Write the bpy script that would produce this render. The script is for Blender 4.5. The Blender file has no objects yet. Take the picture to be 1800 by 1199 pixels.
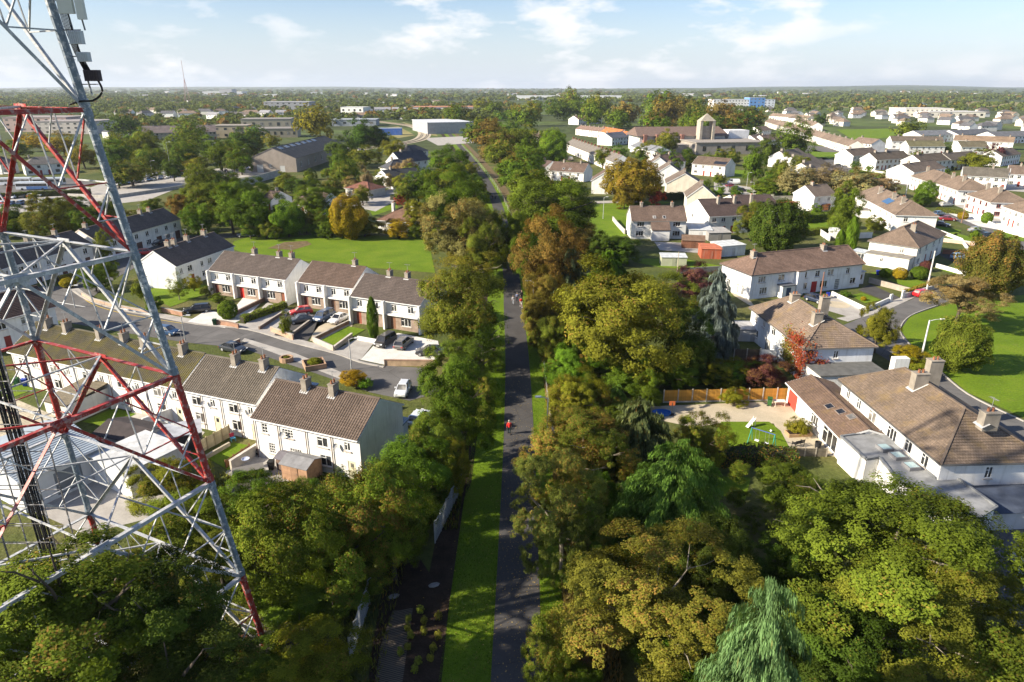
import bpy, math, random
import numpy as np
from mathutils import Vector, Matrix
rnd = random.Random(7)
sc = bpy.context.scene
C = sc.collection
def nth(i):
    a = 'first second third fourth fifth sixth seventh eighth ninth tenth eleventh twelfth thirteenth fourteenth fifteenth sixteenth seventeenth eighteenth nineteenth twentieth'.split()
    if i < 20: return a[i]
    t, u = divmod(i+1, 10); return {2: 'twent', 3: 'thirt', 4: 'fort'}[t]+('ieth' if u == 0 else 'y-'+a[u-1])
R = math.radians
# ---------------------------------------------------------------- camera
FPX, HCAM, PITCH = 1200.0, 38.0, math.atan(447.5/1200.0)
cam = bpy.data.cameras.new('camera'); camo = bpy.data.objects.new('camera', cam); C.objects.link(camo)
camo.location = (0, 0, HCAM); camo.rotation_euler = (math.pi/2-PITCH, 0, 0)
cam.sensor_fit = 'HORIZONTAL'; cam.sensor_width = 36.0; cam.lens = 24.0
cam.clip_start = 0.5; cam.clip_end = 40000
sc.camera = camo
# ---------------------------------------------------------------- sun, sky, exposure
SUN_AZ, SUN_EL = R(16), R(29)        # the light travels towards +x, turned SUN_AZ towards +y
ld = Vector((math.cos(SUN_AZ)*math.cos(SUN_EL), math.sin(SUN_AZ)*math.cos(SUN_EL), -math.sin(SUN_EL)))
sl = bpy.data.lights.new('sun', 'SUN'); so = bpy.data.objects.new('sun', sl); C.objects.link(so)
sl.energy = 5.0; sl.angle = R(0.53); sl.color = (1.0, 0.89, 0.71)
so.rotation_euler = ld.to_track_quat('-Z', 'Y').to_euler(); so.location = (-200, -150, 200)
w = bpy.data.worlds.new('World'); sc.world = w; w.use_nodes = True
nt = w.node_tree; N = nt.nodes; L = nt.links; N.clear()
sky = N.new('ShaderNodeTexSky'); sky.sky_type = 'NISHITA'; sky.sun_disc = False
sky.sun_elevation = SUN_EL; sky.sun_rotation = math.atan2(-ld.x, -ld.y); sky.altitude = 60
sky.air_density = 1.0; sky.dust_density = .7; sky.ozone_density = 2.0
tc = N.new('ShaderNodeTexCoord')
mp = N.new('ShaderNodeMapping'); mp.inputs['Scale'].default_value = (6.0, 6.0, 17.0); L.new(tc.outputs['Generated'], mp.inputs['Vector'])
mp.inputs['Location'].default_value = (3.3, 1.2, 0.0)
n1 = N.new('ShaderNodeTexNoise'); n1.inputs['Scale'].default_value = 1.7; n1.inputs['Detail'].default_value = 9; n1.inputs['Roughness'].default_value = .56
L.new(mp.outputs[0], n1.inputs['Vector'])
sx = N.new('ShaderNodeSeparateXYZ'); L.new(tc.outputs['Generated'], sx.inputs[0])
cr = N.new('ShaderNodeValToRGB'); cr.color_ramp.elements[0].position = .505; cr.color_ramp.elements[1].position = .635
L.new(n1.outputs['Fac'], cr.inputs[0])
hz = N.new('ShaderNodeMapRange'); hz.inputs[1].default_value = -.005; hz.inputs[2].default_value = .11; hz.inputs[3].default_value = .9; hz.inputs[4].default_value = .0
L.new(sx.outputs['Z'], hz.inputs[0])
m1 = N.new('ShaderNodeMixRGB'); L.new(hz.outputs[0], m1.inputs[0]); 
m0 = N.new('ShaderNodeMixRGB'); m0.blend_type = 'MULTIPLY'; m0.inputs[0].default_value = 1; L.new(sky.outputs[0], m0.inputs[1]); m0.inputs[2].default_value = (.86, .88, 1.0, 1)
L.new(m0.outputs[0], m1.inputs[1]); m1.inputs[2].default_value = (4.5, 5.05, 5.8, 1)
el = N.new('ShaderNodeMapRange'); el.inputs[1].default_value = .08; el.inputs[2].default_value = .5; el.inputs[3].default_value = .85; el.inputs[4].default_value = .18; L.new(sx.outputs['Z'], el.inputs[0])
n2 = N.new('ShaderNodeTexNoise'); n2.inputs['Scale'].default_value = .42; n2.inputs['Detail'].default_value = 3; L.new(mp.outputs[0], n2.inputs['Vector'])
c2 = N.new('ShaderNodeMapRange'); c2.inputs[1].default_value = .40; c2.inputs[2].default_value = .62; c2.inputs[3].default_value = .22; c2.inputs[4].default_value = 1.0; L.new(n2.outputs['Fac'], c2.inputs[0])
cm = N.new('ShaderNodeMath'); cm.operation = 'MULTIPLY'; L.new(cr.outputs[0], cm.inputs[0]); L.new(c2.outputs[0], cm.inputs[1])
cl = N.new('ShaderNodeMath'); cl.operation = 'MULTIPLY'; L.new(cm.outputs[0], cl.inputs[0]); L.new(el.outputs[0], cl.inputs[1])
m2 = N.new('ShaderNodeMixRGB'); L.new(cl.outputs[0], m2.inputs[0]); L.new(m1.outputs[0], m2.inputs[1]); m2.inputs[2].default_value = (6.2, 6.2, 6.3, 1)
bg = N.new('ShaderNodeBackground'); bg.inputs['Strength'].default_value = 0.078; L.new(m2.outputs[0], bg.inputs[0])
wo = N.new('ShaderNodeOutputWorld'); L.new(bg.outputs[0], wo.inputs[0])
vs = sc.view_settings; vs.view_transform = 'Standard'; vs.look = 'None'; vs.exposure = 1.18; vs.gamma = 1.0; vs.use_curve_mapping = False
sc.cycles.use_denoising = True
sc.cycles.max_bounces = 6; sc.cycles.transparent_max_bounces = 6; sc.cycles.volume_bounces = 0
# ---------------------------------------------------------------- where a point of the photograph meets the plane z
def G(px, py, z=0.0):
    a = (px-900.0)/FPX; b = -(py-599.5)/FPX
    dx, dy, dz = a, math.cos(PITCH)+b*math.sin(PITCH), -math.sin(PITCH)+b*math.cos(PITCH)
    t = (z-HCAM)/dz
    return Vector((dx*t, dy*t))
def depth(x, y, z): return y*math.cos(PITCH)+(HCAM-z)*math.sin(PITCH)
# ---------------------------------------------------------------- materials
def new_mat(name):
    m = bpy.data.materials.new(name); m.use_nodes = True
    return m, m.node_tree.nodes, m.node_tree.links, m.node_tree.nodes['Principled BSDF']
def noise(N, L, scale, detail=4, coord='Object', rough=.55, vec=None):
    t = N.new('ShaderNodeTexNoise'); t.inputs['Scale'].default_value = scale; t.inputs['Detail'].default_value = detail; t.inputs['Roughness'].default_value = rough
    if vec is None:
        c = N.new('ShaderNodeTexCoord'); vec = c.outputs[coord]
    L.new(vec, t.inputs['Vector']); return t.outputs['Fac']
def ramp(N, L, fac, stops):
    r = N.new('ShaderNodeValToRGB'); e = r.color_ramp.elements
    while len(e) < len(stops): e.new(.5)
    for i, (p, c) in enumerate(stops):
        e[i].position = p; e[i].color = (c, c, c, 1) if isinstance(c, (int, float)) else (*c, 1)
    L.new(fac, r.inputs[0]); return r.outputs[0]
def mixc(N, L, fac, a, b, mode='MIX'):
    m = N.new('ShaderNodeMixRGB'); m.blend_type = mode
    for i, v in ((0, fac), (1, a), (2, b)):
        if isinstance(v, (int, float)): m.inputs[i].default_value = v if i == 0 else (v, v, v, 1)
        elif isinstance(v, tuple): m.inputs[i].default_value = (*v, 1)
        else: L.new(v, m.inputs[i])
    return m.outputs[0]
def bump(N, L, b, h, strength=.3, dist=.02):
    n = N.new('ShaderNodeBump'); n.inputs['Strength'].default_value = strength; n.inputs['Distance'].default_value = dist
    L.new(h, n.inputs['Height']); L.new(n.outputs[0], b.inputs['Normal'])
M = {}
def obj_mat(key, rough=.8, var=(.82, 1.1), sc_=.9, fine=None, bs=.3, metal=0, spec=.3, coat=0):
    """colour comes from the object, wear and grain from noise"""
    m, N, L, b = new_mat(key)
    oi = N.new('ShaderNodeObjectInfo')
    f = noise(N, L, sc_, 5)
    c = mixc(N, L, 1.0, oi.outputs['Color'], ramp(N, L, f, [(.3, var[0]), (.7, var[1])]), 'MULTIPLY')
    L.new(c, b.inputs['Base Color']); b.inputs['Roughness'].default_value = rough; b.inputs['Metallic'].default_value = metal
    b.inputs['Specular IOR Level'].default_value = spec
    if coat: b.inputs['Coat Weight'].default_value = coat; b.inputs['Coat Roughness'].default_value = .08
    if key == 'painted_render':                      # rain streaks and damp
        t = N.new('ShaderNodeTexCoord'); mp = N.new('ShaderNodeMapping'); mp.inputs['Scale'].default_value = (2.6, 2.6, .22); L.new(t.outputs['Object'], mp.inputs[0])
        c = mixc(N, L, ramp(N, L, noise(N, L, 1.0, 5, vec=mp.outputs[0]), [(.52, 0.0), (.72, .38)]), c, (.33, .31, .26)); L.new(c, b.inputs['Base Color'])
    if fine: bump(N, L, b, noise(N, L, fine, 3), bs, .02)
    M[key] = m; return m
obj_mat('painted_render', .85, (.80, 1.04), .45, 14, .35)
obj_mat('plain', .7, (.9, 1.06), 1.5)
obj_mat('metal_paint', .45, (.62, 1.12), 1.3, 30, .15, spec=.4)
obj_mat('timber', .8, (.72, 1.15), 2.2, 18, .4)
obj_mat('concrete', .9, (.7, 1.12), 1.1, 20, .4)
obj_mat('car_paint', .28, (.97, 1.02), .5, spec=.5, coat=.7)
obj_mat('rubber', .8, (.9, 1.1), 3)
obj_mat('cloth', .9, (.85, 1.1), 6)
obj_mat('skin', .6, (.95, 1.05), 4)
def roof_mat(key, moss=None, th=(.56, .70), bw=.30, rh=.34, offs=.0, lichen=.3):
    m, N, L, b = new_mat(key)
    oi = N.new('ShaderNodeObjectInfo'); uv = N.new('ShaderNodeUVMap')
    br = N.new('ShaderNodeTexBrick'); br.offset = offs; br.inputs['Scale'].default_value = 1; br.inputs['Brick Width'].default_value = bw; br.inputs['Row Height'].default_value = rh
    br.inputs['Mortar Size'].default_value = .018; br.inputs['Mortar Smooth'].default_value = .4; br.inputs['Bias'].default_value = 0
    br.inputs['Color1'].default_value = (.86, .86, .86, 1); br.inputs['Color2'].default_value = (1.14, 1.12, 1.10, 1); br.inputs['Mortar'].default_value = (.5, .5, .5, 1)
    L.new(uv.outputs[0], br.inputs['Vector'])
    c = mixc(N, L, 1.0, oi.outputs['Color'], br.outputs['Color'], 'MULTIPLY')
    f = noise(N, L, .35, 6); c = mixc(N, L, 1.0, c, ramp(N, L, f, [(.3, .74), (.72, 1.18)]), 'MULTIPLY')
    f2 = noise(N, L, 5.0, 4); c = mixc(N, L, 1.0, c, ramp(N, L, f2, [(.25, .78), (.75, 1.2)]), 'MULTIPLY')
    f3 = noise(N, L, 7.5, 2); c = mixc(N, L, ramp(N, L, f3, [(.66, 0.0), (.78, lichen)]), c, (.42, .40, .34))
    if moss:
        f4 = noise(N, L, .55, 7, rough=.65); c = mixc(N, L, ramp(N, L, f4, [(th[0]-.1, 0.0), (th[1], .85)]), c, moss)
    L.new(c, b.inputs['Base Color']); b.inputs['Roughness'].default_value = .88; b.inputs['Specular IOR Level'].default_value = .2
    bump(N, L, b, br.outputs['Fac'], -.4, .03); M[key] = m
roof_mat('roof_tile'); roof_mat('roof_moss', (.17, .14, .02)); roof_mat('roof_slate', None, bw=.28, rh=.22, offs=.5, lichen=.08)
roof_mat('roof_plain', (.25, .17, .06), (.62, .85), bw=.26, rh=.30, offs=.5)
def glass_mat():
    m, N, L, b = new_mat('window_glass')
    f = noise(N, L, .8, 2); oi = N.new('ShaderNodeObjectInfo')
    pane_tone = ramp(N, L, oi.outputs['Random'], [(0, (.02,.022,.026)), (.55, (.035,.036,.038)), (.62, (.22,.21,.19)), (.8, (.30,.29,.27)), (.86, (.06,.07,.08)), (1, (.05,.055,.06))])  # dark panes, pale curtains, and a bluish tone painted as sky reflection
    L.new(mixc(N, L, 1.0, pane_tone, ramp(N, L, f, [(.4, .5), (.62, 1.3)]), 'MULTIPLY'), b.inputs['Base Color'])
    b.inputs['Roughness'].default_value = .06; b.inputs['Specular IOR Level'].default_value = .6; M['glass'] = m
glass_mat()
def ground_mat(key, stops, sc1, stops2, sc2, bs=.5, dist=.05, fine=12, rough=.95, coord='Object'):
    m, N, L, b = new_mat(key)
    c = ramp(N, L, noise(N, L, sc1, 6, coord), stops)
    c = mixc(N, L, 1.0, c, ramp(N, L, noise(N, L, sc2, 4, coord), stops2), 'MULTIPLY')
    if key.startswith('asphalt'):                    # cracks, repairs and tyre-worn bands
        vo = N.new('ShaderNodeTexVoronoi'); vo.feature = 'DISTANCE_TO_EDGE'; vo.inputs['Scale'].default_value = .16; t = N.new('ShaderNodeTexCoord'); L.new(t.outputs['Object'], vo.inputs['Vector'])
        c = mixc(N, L, ramp(N, L, vo.outputs['Distance'], [(.0, .45), (.012, 0.0)]), c, (.035, .034, .034))
        c = mixc(N, L, ramp(N, L, noise(N, L, .11, 2), [(.58, 0.0), (.60, .35)]), c, (.07, .068, .068))
    if key == 'lawn': c = mixc(N, L, ramp(N, L, noise(N, L, .55, 6, rough=.7), [(.56, 0.0), (.74, .45)]), c, (.17, .16, .04))
    L.new(c, b.inputs['Base Color']); b.inputs['Roughness'].default_value = rough; b.inputs['Specular IOR Level'].default_value = .15
    bump(N, L, b, noise(N, L, fine, 3, coord), bs, dist); M[key] = m
ground_mat('lawn', [(.3, (.088,.145,.008)), (.5, (.115,.185,.009)), (.74, (.155,.210,.016))], .16, [(.25, .72), (.75, 1.2)], 3.2, .7, .08, 9)
ground_mat('rough_grass', [(.3, (.055, .075, .018)), (.5, (.085, .10, .025)), (.72, (.15, .13, .05))], .08, [(.25, .65), (.75, 1.25)], 1.6, .8, .15, 3)
ground_mat('country', [(.3, (.045, .062, .020)), (.48, (.060, .075, .024)), (.56, (.085, .12, .03)), (.72, (.13, .12, .055))], .006, [(.3, .7), (.7, 1.25)], .07, .6, .3, .8)
ground_mat('asphalt_road', [(.3, (.10, .096, .094)), (.7, (.155, .149, .145))], .25, [(.25, .85), (.75, 1.12)], 7, .2, .01, 30)
ground_mat('asphalt_path', [(.3, (.056, .053, .052)), (.7, (.082, .078, .076))], .3, [(.25, .8), (.78, 1.2)], 9, .3, .01, 30)
ground_mat('concrete_slab', [(.3, (.30, .28, .26)), (.7, (.42, .40, .37))], .5, [(.25, .85), (.75, 1.1)], 5, .2, .01, 20)
ground_mat('pale_paving', [(.3, (.52, .50, .47)), (.7, (.66, .64, .61))], .6, [(.25, .88), (.75, 1.06)], 4, .2, .01, 20)
ground_mat('sandy_gravel', [(.3, (.38, .33, .24)), (.7, (.50, .43, .32))], .4, [(.25, .85), (.75, 1.1)], 6, .4, .02, 25)
ground_mat('soil', [(.3, (.020, .013, .009)), (.7, (.058, .038, .026))], .9, [(.25, .6), (.75, 1.3)], 6, .9, .1, 7)
ground_mat('verge_dry', [(.3, (.10, .075, .035)), (.7, (.20, .15, .085))], .9, [(.25, .6), (.75, 1.25)], 6, .8, .1, 7)
ground_mat('moor', [(.3, (.18, .16, .06)), (.7, (.27, .24, .10))], .01, [(.25, .8), (.75, 1.1)], .1)
def rooflight():
    m, N, L, b = new_mat('rooflight_glass'); b.inputs['Base Color'].default_value = (.34,.46,.48,1); b.inputs['Roughness'].default_value = .1; M['rooflight_glass'] = m  # pale blue base colour paints the reflected sky into the panes
rooflight()
def lake():
    m, N, L, b = new_mat('lake'); b.inputs['Base Color'].default_value = (.12,.16,.2,1); b.inputs['Roughness'].default_value = .12; M['lake'] = m
lake()
def ribbed():
    m, N, L, b = new_mat('ribbed_matting')
    tcn = N.new('ShaderNodeTexCoord'); wv = N.new('ShaderNodeTexWave'); wv.inputs['Scale'].default_value = 1.9; wv.inputs['Distortion'].default_value = 1.5; wv.inputs['Detail'].default_value = 2
    mp = N.new('ShaderNodeMapping'); mp.inputs['Rotation'].default_value = (0, 0, R(72)); L.new(tcn.outputs['Object'], mp.inputs[0]); L.new(mp.outputs[0], wv.inputs['Vector'])
    L.new(ramp(N, L, wv.outputs['Fac'], [(.3, (.03, .022, .016)), (.75, (.15, .12, .085))]), b.inputs['Base Color']); b.inputs['Roughness'].default_value = .9
    bump(N, L, b, wv.outputs['Fac'], .8, .05); M['ribbed'] = m
ribbed()
def leaf_mat():
    m, N, L, b = new_mat('leaves')
    oi = N.new('ShaderNodeObjectInfo'); at = N.new('ShaderNodeAttribute'); at.attribute_name = 'lc'
    sp = N.new('ShaderNodeSeparateColor'); L.new(at.outputs['Color'], sp.inputs[0])
    ad = N.new('ShaderNodeMath'); ad.operation = 'ADD'; L.new(sp.outputs[1], ad.inputs[0]); L.new(oi.outputs['Alpha'], ad.inputs[1])
    mu = N.new('ShaderNodeMapRange'); mu.inputs[1].default_value = .98; mu.inputs[2].default_value = 1.16; mu.inputs[3].default_value = 0; mu.inputs[4].default_value = .88; L.new(ad.outputs[0], mu.inputs[0])
    c = mixc(N, L, mu.outputs[0], oi.outputs['Color'], (.185,.105,.026))
    br = N.new('ShaderNodeMath'); br.operation = 'MULTIPLY_ADD'; L.new(sp.outputs[0], br.inputs[0]); br.inputs[1].default_value = 1.6; br.inputs[2].default_value = .55
    cc = N.new('ShaderNodeCombineColor')
    for i in range(3): L.new(br.outputs[0], cc.inputs[i])
    c = mixc(N, L, 1.0, c, cc.outputs[0], 'MULTIPLY')
    L.new(c, b.inputs['Base Color']); b.inputs['Roughness'].default_value = .75; b.inputs['Specular IOR Level'].default_value = .06
    tr = N.new('ShaderNodeBsdfTranslucent'); L.new(mixc(N, L, 1.0, c, (1.12, 1.06, .55), 'MULTIPLY'), tr.inputs[0]); mx = N.new('ShaderNodeMixShader'); mx.inputs[0].default_value = .34
    L.new(b.outputs[0], mx.inputs[1]); L.new(tr.outputs[0], mx.inputs[2]); L.new(mx.outputs[0], N['Material Output'].inputs[0]); M['leaves'] = m
leaf_mat()
def bark_mat():
    m, N, L, b = new_mat('bark'); oi = N.new('ShaderNodeObjectInfo')
    f = noise(N, L, 6, 5); L.new(mixc(N, L, 1.0, oi.outputs['Color'], ramp(N, L, f, [(.3, .6), (.7, 1.3)]), 'MULTIPLY'), b.inputs['Base Color']); b.inputs['Roughness'].default_value = .9; M['bark'] = m
bark_mat()
def flaky(key, under):
    """old paint flaking off steel: patches of the metal below show through"""
    m, N, L, b = new_mat(key); oi = N.new('ShaderNodeObjectInfo')
    f = noise(N, L, 2.6, 7, rough=.7)
    c = mixc(N, L, ramp(N, L, f, [(.52, 0.0), (.60, .8)]), oi.outputs['Color'], under)
    c = mixc(N, L, 1.0, c, ramp(N, L, noise(N, L, 9, 4), [(.3, .75), (.7, 1.12)]), 'MULTIPLY')
    L.new(c, b.inputs['Base Color']); b.inputs['Roughness'].default_value = .55; M[key] = m
flaky('flaky_red', (.42, .30, .27)); flaky('galvanised', (.62, .62, .62))
# ---------------------------------------------------------------- mesh helpers
class MB:
    def __init__(s): s.v = []; s.f = []; s.uv = None
    def quad(s, *p):
        n = len(s.v); s.v += [tuple(q) for q in p]; s.f.append(tuple(range(n, n+len(p))))
        if s.uv is not None: s.uv += [(0, 0)]*len(p)
    def box(s, x0, x1, y0, y1, z0, z1, bottom=False):
        n = len(s.v)
        s.v += [(x0,y0,z0),(x1,y0,z0),(x1,y1,z0),(x0,y1,z0),(x0,y0,z1),(x1,y0,z1),(x1,y1,z1),(x0,y1,z1)]
        s.f += [(n+4,n+5,n+6,n+7),(n,n+1,n+5,n+4),(n+1,n+2,n+6,n+5),(n+2,n+3,n+7,n+6),(n+3,n,n+4,n+7)]
        s.f.append((n+3,n+2,n+1,n))
    def bar(s, a, b, w, h=None, up=(0,0,1)):
        h = h or w; a = Vector(a); b = Vector(b); d = (b-a)
        if d.length < 1e-6: return
        d.normalize(); u = Vector(up)
        if abs(d.dot(u)) > .98: u = Vector((1,0,0))
        x = d.cross(u).normalized()*w/2; y = x.cross(d).normalized()*h/2
        n = len(s.v)
        for p in (a, b): s.v += [tuple(p-x-y), tuple(p+x-y), tuple(p+x+y), tuple(p-x+y)]
        s.f += [(n,n+1,n+5,n+4),(n+1,n+2,n+6,n+5),(n+2,n+3,n+7,n+6),(n+3,n,n+4,n+7),(n+3,n+2,n+1,n),(n+4,n+5,n+6,n+7)]
    def tube(s, pts, rad, n=6, cap=True):
        pts = [Vector(p) for p in pts]; k = len(pts); rad = rad if hasattr(rad, '__len__') else [rad]*k
        base = len(s.v); prev = None
        for i, p in enumerate(pts):
            d = (pts[min(i+1,k-1)]-pts[max(i-1,0)]).normalized()
            u = Vector((0,0,1)) if abs(d.z) < .95 else Vector((1,0,0))
            x = d.cross(u).normalized(); y = x.cross(d).normalized()
            for j in range(n):
                t = 2*math.pi*j/n; s.v.append(tuple(p+(x*math.cos(t)+y*math.sin(t))*rad[i]))
        for i in range(k-1):
            for j in range(n):
                a = base+i*n+j; b_ = base+i*n+(j+1) % n; s.f.append((a, b_, b_+n, a+n))
        if cap:
            s.f.append(tuple(base+j for j in range(n))[::-1]); s.f.append(tuple(base+(k-1)*n+j for j in range(n)))
    def cyl(s, c, r, z0, z1, n=10, r2=None): s.tube([(c[0],c[1],z0),(c[0],c[1],z1)], [r, r if r2 is None else r2], n)
    def lathe(s, prof, n=12, c=(0,0,0)):
        base = len(s.v); k = len(prof)
        for r, z in prof:
            for j in range(n): t = 2*math.pi*j/n; s.v.append((c[0]+r*math.cos(t), c[1]+r*math.sin(t), c[2]+z))
        for i in range(k-1):
            for j in range(n): a = base+i*n+j; b_ = base+i*n+(j+1) % n; s.f.append((a, b_, b_+n, a+n))
    def prism(s, poly, z0, z1):
        n = len(s.v); k = len(poly)
        s.v += [(p[0],p[1],z0) for p in poly]+[(p[0],p[1],z1) for p in poly]
        s.f.append(tuple(n+k+i for i in range(k))); s.f.append(tuple(n+i for i in range(k))[::-1])
        s.f += [(n+i, n+(i+1) % k, n+k+(i+1) % k, n+k+i) for i in range(k)]
    def mesh(s, name, mat=None, smooth=False):
        me = bpy.data.meshes.new(name); me.from_pydata(s.v, [], s.f)
        if s.uv is not None:
            ul = me.uv_layers.new(name='UVMap'); ul.data.foreach_set('uv', np.array(s.uv, dtype=np.float32).ravel())
        if mat: me.materials.append(M[mat])
        if smooth: me.polygons.foreach_set('use_smooth', [True]*len(me.polygons))
        me.update(); return me
def add(name, me, parent=None, col=None, loc=None, rz=0, scale=None):
    if isinstance(me, MB): raise TypeError
    o = bpy.data.objects.new(name, me); C.objects.link(o)
    if parent: o.parent = parent
    if col is not None: o.color = col if len(col) == 4 else (*col, 1)
    if loc is not None: o.location = loc
    if rz: o.rotation_euler = (0, 0, rz)
    if scale is not None: o.scale = scale
    return o
def tag(o, label=None, cat=None, group=None, kind=None):
    if label: o['label'] = label
    if cat: o['category'] = cat
    if group: o['group'] = group
    if kind: o['kind'] = kind
    return o
def thing(name, label, cat, loc=(0,0,0), rz=0, group=None):
    return tag(add(name, None, None, None, loc, rz), label, cat, group)
CACHE = {}
def cached(key, fn):
    if key not in CACHE: CACHE[key] = fn()
    return CACHE[key]
def sheet(name, poly, z, mat, px=True, kind='structure', label=None, sub=0):
    """a flat piece of ground; poly in photograph points on the ground (px) or metres"""
    P = [G(a, b) for a, b in poly] if px else [Vector(p) for p in poly]
    c = sum(P, Vector((0, 0)))/len(P)
    mb = MB(); mb.quad(*[(p.x-c.x, p.y-c.y, 0) for p in P])
    o = add(name, mb.mesh(name, mat), None, None, (c.x, c.y, z)); o['kind'] = kind
    if label: o['label'] = label
    return o
def strip_pts(line, w):
    out = []
    for i, p in enumerate(line):
        a = line[max(i-1,0)]; b = line[min(i+1,len(line)-1)]; d = (b-a).normalized(); n = Vector((-d.y, d.x)); out.append((p+n*w/2, p-n*w/2))
    return out
def smooth_line(pts, n=6):
    P = [pts[0]]+pts+[pts[-1]]; out = []
    for i in range(1, len(P)-2):
        for k in range(n):
            t = k/n; a, b, c, d = P[i-1], P[i], P[i+1], P[i+2]
            out.append(.5*((2*b)+(c-a)*t+(2*a-5*b+4*c-d)*t*t+(3*b-a-3*c+d)*t**3))
    out.append(pts[-1]); return out
def ribbon(name, line, w, z, mat, off=0.0, kind='structure', h=None):
    """a strip along a line of ground points (metres), off = sideways shift"""
    mb = MB(); S = strip_pts(line, 1.0)
    wl = w if hasattr(w, '__len__') else [w]*len(line)
    ol = off if hasattr(off, '__len__') else [off]*len(line)
    pts = []
    for (a, b), ww, oo in zip(S, wl, ol):
        n = a-b; m = (a+b)/2+n*oo; pts.append((m+n*ww/2, m-n*ww/2))
    for (a, b), (c, d) in zip(pts[:-1], pts[1:]):
        if h: 
            for q in (((b,z+h),(d,z+h),(c,z+h),(a,z+h)), ((a,z+h),(c,z+h),(c,z),(a,z)), ((d,z+h),(b,z+h),(b,z),(d,z))): mb.quad(*[(p.x, p.y, zz) for p, zz in q])
        else: mb.quad((b.x,b.y,z),(d.x,d.y,z),(c.x,c.y,z),(a.x,a.y,z))
    o = add(name, mb.mesh(name, mat)); o['kind'] = kind; return o
# ================================================================ ground, roads, path
mb = MB(); 
for i in range(-12, 12):
    for j in range(-1, 14):
        x0, x1, y0, y1 = i*1000, i*1000+1000, j*1000, j*1000+1000
        mb.quad((x0,y0,0),(x1,y0,0),(x1,y1,0),(x0,y1,0))
tag(add('ground', mb.mesh('ground', 'country')), kind='structure')
tag(sheet('ground_grass', [(-90,-20),(110,-20),(330,420),(-330,420)], .01, 'rough_grass', px=False))
# greenway path
PL = smooth_line([Vector((-.1, 8)), Vector((.3, 35)), G(911,960), G(912,760), G(909,630), G(903,550), G(897,470), G(885,400), G(868,345), G(845,303), G(818,268), G(797,243), G(785,230)], 8)
ribbon('path', PL, 3.5, .05, 'asphalt_path')
ribbon('path_verge_grass', PL, [3.9 if p.y < 60 else 3.3 for p in PL], .03, 'lawn', [3.4 if p.y < 60 else 3.2 for p in PL])
ribbon('path_verge_grass', PL, 1.9, .03, 'lawn', -2.6)
ribbon('path_edge_soil', PL, 2.6, .02, 'soil', 6.1)
ribbon('path_edge_dry_verge', PL, 3.2, .02, 'verge_dry', -5.0)
sheet('planting_bed', [(640,1260),(770,1260),(790,1060),(740,985),(680,1000),(655,1130)], .04, 'soil')
sheet('ribbed_matting', [(655,1240),(702,1240),(716,1140),(726,1070),(690,1075),(668,1140)], .06, 'ribbed')
# left street
road_l = [(-120,505),(0,500),(60,505),(120,503),(160,525),(210,540),(270,551),(350,566),(437,574),(515,598),(590,618),(632,633),(675,643),(757,648),(772,690),(720,705),(650,690),(570,662),(505,640),(425,612),(330,603),(260,592),(150,573),(60,556),(-120,560)]
sheet('road', road_l, .04, 'asphalt_road')
sheet('road', [(118,505),(160,525),(205,488),(255,462),(330,428),(405,418),(445,417),(445,411),(400,410),(320,415),(235,445),(180,470)], .045, 'asphalt_road')
ribbon('footpath_kerb', smooth_line([G(130,512),G(160,530),G(210,545),G(270,556),G(350,571),G(437,580),G(515,603),G(590,622),G(632,637),G(675,646)], 4), .35, .04, 'concrete_slab', h=.12)
ribbon('footpath', smooth_line([G(130,508),G(158,526),G(210,541),G(270,552),G(350,566),G(437,574),G(515,598),G(590,617),G(632,632)], 4), 1.5, .06, 'concrete_slab')
ribbon('yellow_line', smooth_line([G(135,516),G(163,535),G(210,550),G(270,561),G(322,569)], 4), .14, .05, 'plain').color = (.6, .42, .05, 1)
ribbon('road_marking', [G(100,531),G(150,540)], .2, .05, 'plain').color = (.7, .7, .66, 1)
# drives in front of the middle terrace
for nm, poly, mat in [
    ('driveway', [(330,566),(395,577),(425,562),(365,545)], 'pale_paving'),
    ('driveway', [(400,556),(430,562),(462,530),(428,523)], 'pale_paving'),
    ('driveway', [(428,574),(480,586),(512,546),(470,532)], 'concrete_slab'),
    ('driveway', [(482,590),(540,600),(560,575),(585,562),(530,548),(508,548)], 'asphalt_path'),
    ('driveway', [(545,600),(612,605),(620,570),(560,560)], 'sandy_gravel'),
    ('driveway', [(588,617),(634,633),(660,600),(636,592)], 'concrete_slab'),
    ('driveway', [(634,633),(676,642),(755,640),(775,628),(770,600),(700,586),(668,596)], 'pale_paving'),
    ('driveway', [(425,600),(500,628),(560,652),(600,668),(600,655),(520,622),(430,595)], 'concrete_slab')]:
    sheet(nm, poly, .07, mat)
sheet('front_lawn', [(560,601),(587,611),(642,580),(612,574)], .09, 'lawn')
sheet('front_lawn', [(255,520),(300,540),(360,518),(370,502),(310,498),(262,505)], .06, 'lawn')
sheet('back_lawn', [(366,806),(402,828),(445,785),(410,778)], .05, 'lawn')
sheet('back_lawn', [(145,742),(190,752),(240,728),(200,718)], .05, 'lawn')
sheet('back_lawn', [(0,690),(20,700),(60,685),(30,672)], .05, 'lawn')
sheet('back_yard', [(395,833),(440,850),(540,845),(470,790),(430,790)], .045, 'concrete_slab')
sheet('back_yard', [(190,745),(330,800),(360,760),(250,715)], .03, 'concrete_slab')
sheet('mast_yard', [(60,1230),(420,1140),(560,1120),(545,1090),(480,1080),(300,960),(190,870),(0,930),(-60,1100)], .03, 'rough_grass')
sheet('mast_yard_paving', [(395,1130),(470,1165),(555,1115),(520,1095),(470,1080)], .05, 'asphalt_path')
sheet('workshop_yard', [(150,940),(270,910),(330,800),(180,790),(60,900)], .045, 'concrete_slab')
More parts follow.
